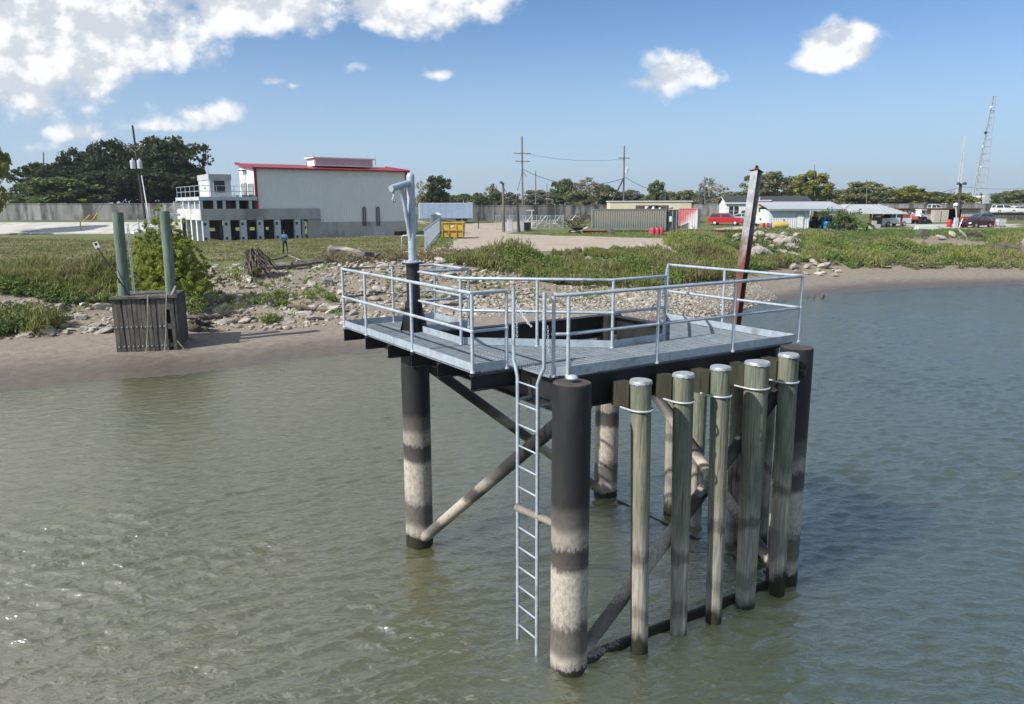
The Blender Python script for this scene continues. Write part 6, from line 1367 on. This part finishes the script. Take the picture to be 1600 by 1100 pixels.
# ------------------------------------------------------------------ right hand yard
def ground_at(px, py, d): q = at(px, py, d); q.z = gz(q.x, q.y); return q
def build_yard():
    k = lambda d: d / CAM_F
    dkroof = mat('dark_shingle_roof', (.035, .037, .042), (.06, .06, .066), 3)
    whitew = mat('white_lap_siding', (.74, .75, .76), (.70, .71, .73), .5)
    # white house with gable end to the left
    d = 128; q = ground_at(1165, 345, d); H = at(1150, 317, d).z - q.z; Hr = at(1117, 309, d).z - q.z; T = thing('white_house', 'white mobile home with dark shingle roof behind the parked cars', 'house', q, -.12)
    x0, x1 = (1135 - 1165) * k(d), (1262 - 1165) * k(d); D = 8.5
    mb = MB(); n = int(H / .22)
    for i in range(n): mb.box(((x0 + x1) / 2, D / 2, (i + .5) * H / n), (x1 - x0, D, H / n - .02)).box(((x0 + x1) / 2, D / 2, (i + .1) * H / n), (x1 - x0 - .04, D - .04, .05))
    mb.part('lap_siding', whitew, T); MB().prism([(-.3, H - .05), (D / 2, Hr + .15), (D + .3, H - .05), (D + .3, H + .06), (D / 2, Hr + .3), (-.3, H + .06)], 'x', x0 - .3, x1 + .3).part('roof', dkroof, T)
    MB().prism([(0, H), (D / 2, Hr), (D, H)], 'x', x0, x0 + .1).part('gable', whitew, T); MB().prism([(-.32, H - .12), (D / 2, Hr + .1), (D / 2, Hr + .26), (-.32, H + .08)], 'x', x0 - .34, x0 - .3).part('verge_board', 'cover_white', T)
    MB().box(((x0 + x1) / 2, -.33, H - .03), (x1 - x0 + .6, .04, .18)).part('fascia', 'cover_white', T)
    wx = (1146 - 1165) * k(d)
    f = MB().box((wx, -.03, 1.55), (1.5, .08, 1.55)).part('window', 'black_steel', T)
    for s in (-1, 1): MB().box((wx + s * .36, -.08, 1.55), (.55, .02, 1.3)).part('pane', glass, f); MB().box((wx + s * .36, -.095, 1.55), (.55, .02, .05)).part('glazing_bar', 'cover_white', f)
    MB().box((wx, -.085, 1.55), (.12, .04, 1.45)).part('mullion', 'cover_white', f)
    for xx in (1185, 1225): MB().box(((xx - 1165) * k(d), -.03, 1.5), (.9, .06, 1.2)).part('window', glass, T)
    # cabin boat on stands
    d = 108; q = ground_at(1188, 350, d); T = thing('cabin_boat', 'cream cabin cruiser standing on blocks behind the white shed', 'boat', q, R(84)); cr = mat('cream_gelcoat', (.66, .58, .40), (.62, .55, .38), .8, rough=.35)
    MB().add([(-3.2, -1.1, .5), (2.6, -1.1, .5), (3.9, 0, .9), (2.6, 1.1, .5), (-3.2, 1.1, .5), (-3.2, -1.35, 1.55), (2.7, -1.35, 1.6), (4.2, 0, 1.9), (2.7, 1.35, 1.6), (-3.2, 1.35, 1.55)], [(4, 3, 2, 1, 0), (0, 1, 6, 5), (1, 2, 7, 6), (2, 3, 8, 7), (3, 4, 9, 8), (4, 0, 5, 9), (5, 6, 7, 8, 9)]).part('hull', 'cover_white', T)
    MB().add([(-2.6, -1.1, 1.56), (1.2, -1.1, 1.58), (1.9, 0, 1.6), (1.2, 1.1, 1.58), (-2.6, 1.1, 1.56), (-2.5, -1.0, 2.9), (.6, -1.0, 2.9), (.9, 0, 2.9), (.6, 1.0, 2.9), (-2.5, 1.0, 2.9)], [(4, 3, 2, 1, 0), (0, 1, 6, 5), (1, 2, 7, 6), (2, 3, 8, 7), (3, 4, 9, 8), (4, 0, 5, 9), (5, 6, 7, 8, 9)]).part('cabin', cr, T)
    for x in (-1.9, -.6, .35): MB().box((x, -1.06, 2.35), (.8, .06, .6), rot=Matrix.Rotation(.07, 3, 'X')).part('window', glass, T)
    for y in (-.5, .5): MB().box((-2.56, y, 2.35), (.05, .7, .6), rot=Matrix.Rotation(.07, 3, 'Y')).part('window', glass, T)
    MB().box((-3.25, 0, 1.1), (.08, 1.6, .25)).part('swim_board', 'black_steel', T)
    MB().box((-1.2, 0, 3.25), (1.6, 1.5, .6)).part('flybridge', cr, T); MB().box((-1.2, 0, 3.62), (2., 1.8, .08)).part('flybridge_top', 'cover_white', T); MB().tube([(-1., .5, 3.6), (-1., .5, 4.1)], .04, 6).part('radar_post', 'cover_white', T)
    for x in (-2.2, 0, 2): MB().box((x, 0, .25), (.4, 1.6, .5)).part('cradle', 'drift', T)
    # white shed with lean-to roof
    d = 101; q = ground_at(1232, 355.5, d); T = thing('metal_shed', 'pale metal shed with white door and grey sheet roof', 'shed', q, -.04); x0, x1 = (1202 - 1232) * k(d), (1263 - 1232) * k(d); H = at(1232, 327, d).z - q.z; D = 5.
    mb = MB(); corrugated(mb, (x0, 0), (x1, 0), 0, H, .3, .03); mb.part('wall', 'shed_wall', T, recalc=False); MB().box((x0, D / 2, H / 2), (.05, D, H)).part('end_wall', 'shed_wall', T); MB().box((x1, D / 2, H / 2), (.05, D, H)).part('end_wall', mat('grey_shed_end', (.2, .2, .2), (.26, .26, .26), 1), T); MB().box(((x0 + x1) / 2, D, H / 2), (x1 - x0, .05, H)).part('rear_wall', 'shed_wall', T)
    x2 = (1311 - 1232) * k(d); mb = MB(); n = 22
    sheet = MB().add([(0, -.7, H), ((x2 - x0 + .9) / n - .03, -.7, H), ((x2 - x0 + .9) / n - .03, D + .3, H + .95), (0, D + .3, H + .95), (0, -.7, H + .07), ((x2 - x0 + .9) / n - .03, -.7, H + .07), ((x2 - x0 + .9) / n - .03, D + .3, H + 1.02), (0, D + .3, H + 1.02)], [(0, 3, 2, 1), (4, 5, 6, 7), (0, 1, 5, 4), (1, 2, 6, 5), (2, 3, 7, 6), (3, 0, 4, 7)]).mesh('roof_sheet')
    rf = MB().box(((x0 + x2) / 2, -.6, H - .08), (x2 - x0 + .7, .1, .14)).part('roof', 'sheet_roof', T)
    for i in range(n): inst('roof_sheet', sheet, 'sheet_roof', rf, (x0 - .4 + i * (x2 - x0 + .9) / n, 0, 0))
    for x in (x1 + 1.9, x2 - .1): MB().box((x, -.5, H / 2), (.12, .12, H)).part('post', 'pole_dark', T)
    dx = (1249 - 1232) * k(d); f = MB().box((dx, -.06, 1.05), (1.0, .06, 2.15)).part('door', 'door_grey', T); MB().box((dx, -.1, 1.0), (.74, .04, 1.95)).part('door_leaf', 'cover_white', f); MB().box((1257.5 * 0 + dx + .75, -.05, 1.45), (.4, .02, .06)).part('latch_plate', 'xfmr', T)
    # things under and before the shed
    q = ground_at(1219, 356.5, 97); T = thing('fuel_tank', 'yellow horizontal cylindrical tank before the pale shed', 'tank', q, .06); r = .45
    MB().lathe([(r * .5, -1.0), (r * .92, -.93), (r, -.85), (r, .85), (r * .92, .93), (r * .5, 1.0)], 20).part('tank', mat('yellow_tank_paint', (.56, .40, .11), (.5, .35, .09), 2), T, loc=(0, 0, .75), rot=(0, R(90), 0), smooth='edges'); MB().lathe([(.06, 0), (.06, .25), (.09, .3)], 8).part('filler', 'black_steel', T, loc=(.45, 0, 1.2))
    for x in (-.6, .6): MB().box((x, 0, .18), (.12, .8, .36)).part('cradle', 'drift_dark', T)
    def drum(px, py, d, col, lab, grp=None, r=.3, h=.9, cat='barrel', name='barrel'):
        q = ground_at(px, py, d); T = thing(name, lab, cat, q, 0, grp); mn = 'barrel_%d' % (hash(col) % 10000); m = bpy.data.materials.get(mn) or mat(mn, col, tuple(c * .85 for c in col), 3, rough=.45)
        MB().lathe([(r * .96, 0), (r, .04), (r, h * .3), (r * 1.05, h * .33), (r, h * .36), (r, h * .64), (r * 1.05, h * .67), (r, h * .7), (r, h - .04), (r * .93, h)], 16).part('drum', m, T, smooth='edges'); MB().lathe([(r * .9, h - .0), (r * .88, h + .012)], 16).part('lid', m, T)
        MB().lathe([(.05, 0), (.05, .04)], 8).part('bung', 'black_steel', T, loc=(r * .5, 0, h + .012))
    OR, RD, BL = (.42, .12, .06), (.50, .03, .03), (.01, .14, .42)
    drum(1191, 355, 100, OR, 'left orange barrel between the rusty H pile and shed', 'orange barrels'); drum(1197.5, 355, 100, OR, 'right orange barrel between the rusty H pile and shed', 'orange barrels'); drum(1204, 355.5, 99, (.10, .08, .22), 'dark blue barrel at the left corner of pale shed')
    drum(1278, 352, 104, (.55, .42, .03), 'yellow drum under the shed roof'); drum(1291.5, 355, 98, BL, 'bright blue barrel right of the pale shed', r=.38, h=1.15)
    q = ground_at(1292, 354, 102); T = thing('blue_tarp', 'crumpled bright blue tarp piled under the shed roof', 'tarp', q); rng = np.random.default_rng(6); vs = []; n = 12
    for j in range(n):
        for i in range(n): x = -1.1 + 2.2 * i / (n - 1); y = -.6 + 1.2 * j / (n - 1); vs.append((x, y, max(0, 1.55 + .5 * math.sin(i * .9) * math.cos(j * 1.1) + rng.uniform(-.14, .14) - 1.6 * abs(x / 1.1) ** 3)))
    MB().add(vs, [(j * n + i, j * n + i + 1, (j + 1) * n + i + 1, (j + 1) * n + i) for j in range(n - 1) for i in range(n - 1)]).part('tarp', mat('blue_tarp_plastic', (.02, .20, .34), (.03, .26, .40), 3, rough=.4), T)
    MB().box((0, .2, .6), (1.9, .8, 1.1)).part('covered_stack', 'black_steel', T)
    q = ground_at(1270, 352, 103); T = thing('machine', 'dark workshop machine standing in the shade beside the shed', 'machine', q); MB().box((0, 0, .5), (1.2, .8, 1.)).part('base', 'black_steel', T); MB().box((.2, 0, 1.3), (.6, .6, .6)).part('head', 'dark_door', T); MB().tube([(-.4, 0, 1.), (-.4, 0, 1.8)], .07, 8).part('column', 'xfmr', T)
    q = ground_at(1284, 353, 101); T = thing('green_canopy', 'yellow green canvas stretched under the shed roof', 'canopy', q + Vector((0, .5, 0))); MB().box((0, 0, 2.0), (1.6, 1.2, .7)).part('canvas', mat('lime_canvas', (.30, .36, .06)), T); 
    for x in (-.7, .7): MB().tube([(x, 0, 0), (x, 0, 1.7)], .04, 6).part('leg', 'black_steel', T)
    # banana plants
    for i, (px, py, d, h, lab) in enumerate(((1316, 356, 96, 3.1, 'tall leafy banana plant at the left edge of pavilion'), (1338, 358, 93, 2.2, 'bright banana plant before the pavilion'), (1354, 358, 94, 2.0, 'smaller banana plant before the pavilion post'), (1328, 354, 99, 3.0, 'shaded banana plant under the pavilion eave'))):
        q = ground_at(px, py, d); T = thing('banana_plant', lab, 'plant', q, 0, 'banana plants by the pavilion'); rn = random.Random(40 + i); MB().tube([(0, 0, 0), (.05, 0, h * .45)], [.13, .08], 8).part('stalk', 'banana', T, smooth=True)
        for j in range(11):
            a = rn.uniform(0, 6.28); el = rn.uniform(.3, 1.35); L = h * rn.uniform(.5, .75); mb = MB(); vs = []; n = 7; sd = Vector((-math.sin(a), math.cos(a), 0))
            for t in range(n):
                s = t / (n - 1); p = Vector((math.cos(a) * math.cos(el) * L * s, math.sin(a) * math.cos(el) * L * s, h * .42 + math.sin(el) * L * s - .9 * L * s * s * .75)); w = .26 * math.sin(math.pi * min(1, .1 + .9 * s)) ** .6 if t < n - 1 else .02
                vs += [p - sd * w - Vector((0, 0, .06)), p, p + sd * w - Vector((0, 0, .06))]
            mb.add(vs, [(3 * t, 3 * t + 1, 3 * t + 4, 3 * t + 3) for t in range(n - 1)] + [(3 * t + 1, 3 * t + 2, 3 * t + 5, 3 * t + 4) for t in range(n - 1)]).part('leaf', 'banana', T, recalc=False)
    rng = np.random.default_rng(14); q = ground_at(1318, 357, 95); cs = rng.normal(size=(46, 3)) * np.array([1.0, .8, .8]) + np.array([0, 0, 1.3]); cs[:, 2] = np.abs(cs[:, 2]); V, F = leaves_np(cs, np.full(46, .45), 46, .13, rng, .9, .3, .5); np_mesh('shrub', V, F, M['oak2'], label='dark leafy shrub at the pavilion corner', cat='shrub').location = q
    # pavilion with hipped sheet roof
    d = 103; q = ground_at(1362, 355, d); T = thing('pavilion', 'open pavilion with wide grey hipped sheet metal roof', 'pavilion', q, .05); xl, xr = (1308 - 1362) * k(d), (1419 - 1362) * k(d); He = at(1362, 333, d).z - q.z; Hr = at(1362, 318.5, d).z - q.z; D = 8.
    tl, tr = (1344 - 1362) * k(d), (1388 - 1362) * k(d); e = [(xl, 0, He), (xr, 0, He - .1), (xr, D, He), (xl, D, He)]; r_ = [(tl, D * .42, Hr), (tr, D * .42, Hr), (tr, D * .58, Hr), (tl, D * .58, Hr)]
    rf = MB().add([tuple(Vector(p) - Vector((0, 0, .06))) for p in e] + e + r_, [(3, 2, 1, 0), (0, 1, 5, 4), (1, 2, 6, 5), (2, 3, 7, 6), (3, 0, 4, 7), (4, 5, 9, 8), (5, 6, 10, 9), (6, 7, 11, 10), (7, 4, 8, 11), (8, 9, 10, 11)]).part('roof', 'sheet_roof', T)
    n = 16
    for i in range(1, n):
        s = i / n; x = xl + (xr - xl) * s; a = Vector((x, 0, He - .1 * s + .02))
        fx = min(1, max(0, (x - xl) / (tl - xl))) if x < tl else (min(1, (xr - x) / (xr - tr)) if x > tr else 1)
        b = Vector((x, D * .42 * fx, He + (Hr - He) * fx + .02)); MB().bar(a, b, .06, .05).part('roof_rib', 'rib_grey', rf)
    for a, b in zip(e, r_): MB().bar(Vector(a) + Vector((0, 0, .03)), Vector(b) + Vector((0, 0, .03)), .16, .06).part('hip_cap', 'sheet_roof', rf)
    MB().box(((tl + tr) / 2, D / 2, Hr + .03), (tr - tl + .2, D * .2, .08)).part('ridge_cap', 'black_steel', rf)
    for x in (xl + .6, 0, xr - .6):
        for y in (.5, D - .5): MB().box((x, y, He / 2), (.2, .2, He)).part('post', 'rust', T)
    q = ground_at(1370, 356, 104); T = thing('vending_board', 'dark notice board with pale print under the pavilion roof', 'notice board', q + Vector((0, 0, 0))); MB().box((0, 0, 1.1), (1.15, .3, 2.2)).part('board', 'dark_door', T)
    for j in range(5): MB().box((-.3 + .15 * j, -.16, 1.55), (.09, .015, .2)).part('print', 'cover_white', T)
    q = ground_at(1366, 358.5, 98); T = thing('stone_grill', 'grey block barbecue pit before the pavilion', 'grill', q); MB().box((0, 0, .4), (1.2, .8, .8)).part('base', 'concrete', T); MB().box((0, .2, 1.0), (.5, .4, .5)).part('chimney', 'concrete', T)
    # satellite dish like white plate
    q = ground_at(1314, 356, 95); T = thing('white_dish', 'small white dish in the shrubs at the pavilion corner', 'dish', q); MB().tube([(0, 0, 0), (0, 0, .9)], .03, 6).part('post', 'galv', T); MB().lathe([(.05, 0), (.22, .06), (.25, .1)], 14).part('plate', 'cover_white', T, loc=(0, -.05, 1.0), rot=(R(80), 0, 0))
    # rusty container building
    d = 122; q = ground_at(1465, 350, d); x0, x1 = (1402 - 1465) * k(d), (1530 - 1465) * k(d); H = at(1465, 326.5, d).z - q.z; T = thing('container_workshop', 'rusty red container workshop with open bays and flat rusted roof', 'building', q, .0)
    rr = mat('rust_streaked_white', (.45, .40, .36), (.30, .12, .08), 1.0, 6, .8, mixr=(.45, .6))
    MB().box(((x0 + x1) / 2, 3, H + .06), (x1 - x0, 7, .14)).part('roof', 'rust', T)
    for i, (a, b, m) in enumerate(((1402, 1421, 'redpaint'), (1421, 1462, rr), (1500, 1526, 'door_grey'), (1526, 1530.5, 'grey_paint'))):
        mb = MB(); corrugated(mb, ((a - 1465) * k(d), 0), ((b - 1465) * k(d), 0), 0, H, .28, .04); mb.part('bay_wall', m, T, recalc=False)
    MB().box((x1 + .02, 3, H / 2), (.05, 6, H)).part('end_wall', 'grey_paint', T); MB().box((x0, 3, H / 2), (.05, 6, H)).part('end_wall', 'redpaint', T); MB().box(((x0 + x1) / 2, 6, H / 2), (x1 - x0, .05, H)).part('rear_wall', 'rust', T)
    MB().box(((1470 - 1465) * k(d), .02, H - .15), (16 * k(d), .1, .3)).part('lintel', 'rust', T)
    for j in range(3): MB().box((x0 + .5 + .6 * j, -.06, 1.5), (.4, .02, .5)).part('wall_print', 'cover_white', T)
    # pallets of sacks
    q = ground_at(1474, 352, 116)
    for i in range(2):
        T = thing('sack_pallet', ['left tall pallet stack of pale cartons before the workshop', 'right tall pallet stack of pale cartons before the workshop'][i], 'pallet stack', q + Vector((-1.1 + 1.15 * i - .2, 0, 0)), 0, 'stacked carton pallets'); MB().box((0, 0, .07), (1.05, 1., .14)).part('pallet', 'drift', T)
        cm = MB().box((0, 0, 0), (.32, .95, .2)).mesh('carton')
        for r_ in range(8):
            for c in range(3): inst('carton', cm, mat('carton', (.52, .49, .42), (.42, .38, .32), 3) if 'carton' not in bpy.data.materials else bpy.data.materials['carton'], T, (-.34 + .34 * c + .01 * (r_ % 2), 0, .25 + .23 * r_))
    # loader
    q = ground_at(1436, 352, 114); T = thing('skid_loader', 'white and red compact loader parked before the workshop', 'loader', q, .4); MB().box((0, 0, .75), (1.7, 1.1, .6)).part('chassis', 'black_steel', T); MB().box((.15, 0, 1.55), (1.0, 1.0, 1.0)).part('cab', 'cover_white', T); MB().box((.1, -.51, 1.6), (.7, .03, .7)).part('cab_window', glass, T); MB().box((-.8, 0, .9), (.5, 1., .5)).part('engine_cover', 'redpaint', T); MB().box((.15, 0, 2.1), (1.2, 1.1, .1)).part('cab_roof', 'cover_white', T)
    for s in (-1, 1):
        MB().bar((-.9, s * .65, 1.6), (1.3, s * .65, .9), .12, .2).part('lift_arm', 'cover_white', T)
        for x in (-.55, .55): MB().lathe([(.38, -.13), (.40, -.08), (.40, .08), (.38, .13)], 14).part('wheel', 'rubber', T, loc=(x, s * .7, .40), rot=(R(90), 0, 0))
    MB().prism([(0, 0), (.6, 0), (.0, .55)], 'y', -.8, .8).part('bucket', 'black_steel', T, loc=(1.3, 0, .1))
    # green glass-house skiff at the weeds edge
    q = ground_at(1448, 357.5, 98); T = thing('overturned_boat', 'pale green skiff lying overturned on the grass below the loader', 'boat', q, .1); MB().add([(-1.5, -.5, .1), (1.4, -.5, .1), (2.1, 0, .1), (1.4, .5, .1), (-1.5, .5, .1), (-1.3, -.3, .6), (1.1, -.3, .6), (1.6, 0, .55), (1.1, .3, .6), (-1.3, .3, .6)], [(0, 1, 6, 5), (1, 2, 7, 6), (2, 3, 8, 7), (3, 4, 9, 8), (4, 0, 5, 9), (5, 6, 7, 8, 9)]).part('hull', mat('pale_green_gelcoat', (.42, .50, .44)), T); MB().box((0, 0, .62), (2., .06, .06)).part('keel', 'cover_white', T)
    for i, (px, py, lab) in enumerate(((1483, 354, 'red barrel left of the double lamp post'), (1503.5, 353.5, 'first red barrel right of the double lamp post'), (1508.5, 353, 'second red barrel right of the double lamp post'), (1549, 353, 'single red barrel right of the maroon sedan'))): drum(px, py, 106, RD, lab, 'red barrels in the parking yard', r=.32, h=1.0)
    q = ground_at(1514, 352, 110); T = thing('red_bin', 'long low red bin behind the red barrels', 'bin', q); MB().box((0, 0, .75), (2.2, 1., .8)).part('bin', 'redpaint', T); MB().box((0, 0, 1.18), (2.3, 1.1, .06)).part('lid', 'redpaint', T)
    q = ground_at(1563, 353, 106); T = thing('liquid_tote', 'white grey square liquid tote at the right of parking yard', 'tote', q); MB().box((0, 0, .62), (.85, .85, .95)).part('bottle', 'booth_paint', T); MB().box((0, 0, .07), (1., 1., .14)).part('pallet', 'drift', T); cg = MB()
    for z in (.25, .6, 1.1):
        cg.tube([(-.48, -.48, z), (.48, -.48, z), (.48, .48, z), (-.48, .48, z), (-.48, -.48, z)], .02, 5)
    for x in (-.48, 0, .48):
        for y in (-.48, .48): cg.tube([(x, y, .14), (x, y, 1.12)], .02, 5)
    cg.part('cage', 'galv', T)
    # fuel pump on pole and leaning white tube by the lamp post
    q = ground_at(1492.5, 358, 103); T = thing('pump_pedestal', 'grey pedestal with white round top beside the lamp post', 'pedestal', q); MB().box((0, 0, .7), (.45, .4, 1.4)).part('pedestal', 'xfmr', T); MB().tube([(0, 0, 1.4), (-.25, 0, 3.0)], .06, 8).part('riser', 'cover_white', T); MB().lathe([(.1, -.1), (.3, 0), (.3, .2), (.12, .35)], 12).part('round_top', 'cover_white', T, loc=(-.25, 0, 3.0), smooth='edges'); MB().tube([(.35, -.2, .0), (.75, -.2, 1.3)], .06, 8).part('leaning_tube', 'cover_white', T)
    # white arched warehouse
    d = 330; q = ground_at(1543, 330, d); T = thing('arched_warehouse', 'white warehouse with arched roof behind the raised road', 'warehouse', q); W = 52 * k(d); zt = at(1543, 305.5, d).z - q.z; ze = at(1543, 321, d).z - q.z
    pts = [(-W / 2, 0), (-W / 2, ze)] + [(-W / 2 + W * t, ze + (zt - ze) * math.sin(math.pi * (.08 + .84 * t)) ** .9) for t in np.linspace(.03, .97, 14)] + [(W / 2, ze), (W / 2, 0)]
    MB().prism(pts, 'y', .3, 40).part('hall', 'cover_white', T); MB().prism(pts, 'y', 0, .29).part('end_wall', 'booth_paint', T); MB().box((0, -.05, 3), (4, .1, 5)).part('gate', 'grey_paint', T)
    # raised road edge with dark beam and posts
    a = ground_at(1420, 338, 152); b = ground_at(1660, 338, 152); Rd = MB(); o = MB().bar((0, 0, .25), (b.x - a.x, b.y - a.y, .25), .5, .5).part('kerb', 'concrete_pale', None, kind='structure'); o.name = 'road_kerb'; o.location = (a.x, a.y, gz(a.x, a.y) - .1)
    F = thing('timber_bulkhead', 'dark weathered timber bulkhead below the raised road at right', 'retaining wall', ground_at(1532, 350, 126)); L = 14
    for i in range(24): MB().box((i * L / 24, 0, .5), (L / 24 - .05, .1, 1.5 + .08 * (i % 3))).part('plank', 'old_wood', F)
    MB().box((L / 2, -.1, 1.15), (L, .15, .2)).part('waler', 'pole_dark', F)
M['shed_wall'] = mat('pale_blue_white_sheet', (.55, .61, .66), (.60, .66, .70), .5, rough=.6); M['sheet_roof'] = mat('grey_sheet_roof', (.40, .43, .46), (.48, .51, .54), .6, 4, .5, metal=.1); M['rib_grey'] = mat('roof_rib', (.30, .32, .34)); M['door_grey'] = mat('warm_grey_door', (.36, .35, .34), (.42, .41, .40), 1.); M['redpaint'] = mat('faded_red_paint', (.34, .06, .05), (.26, .06, .05), 1.5)
build_yard()

# ------------------------------------------------------------------ moist air
def build_haze():
    m = bpy.data.materials.new('moist_air'); m.use_nodes = True; nt = NT(m.node_tree); nt.n.remove(nt.n['Principled BSDF'])
    v = nt.add('ShaderNodeVolumePrincipled'); v.inputs['Color'].default_value = (.86, .92, 1., 1); v.inputs['Density'].default_value = HAZE; v.inputs['Anisotropy'].default_value = .3
    nt.l.new(v.outputs[0], nt.n['Material Output'].inputs['Volume'])
    MB().box((0, 1000, 38), (3200, 4200, 86)).part('haze', m, None, kind='stuff', label='faint moist haze over the whole river bank', cat='haze')
HAZE = .0002
build_haze()
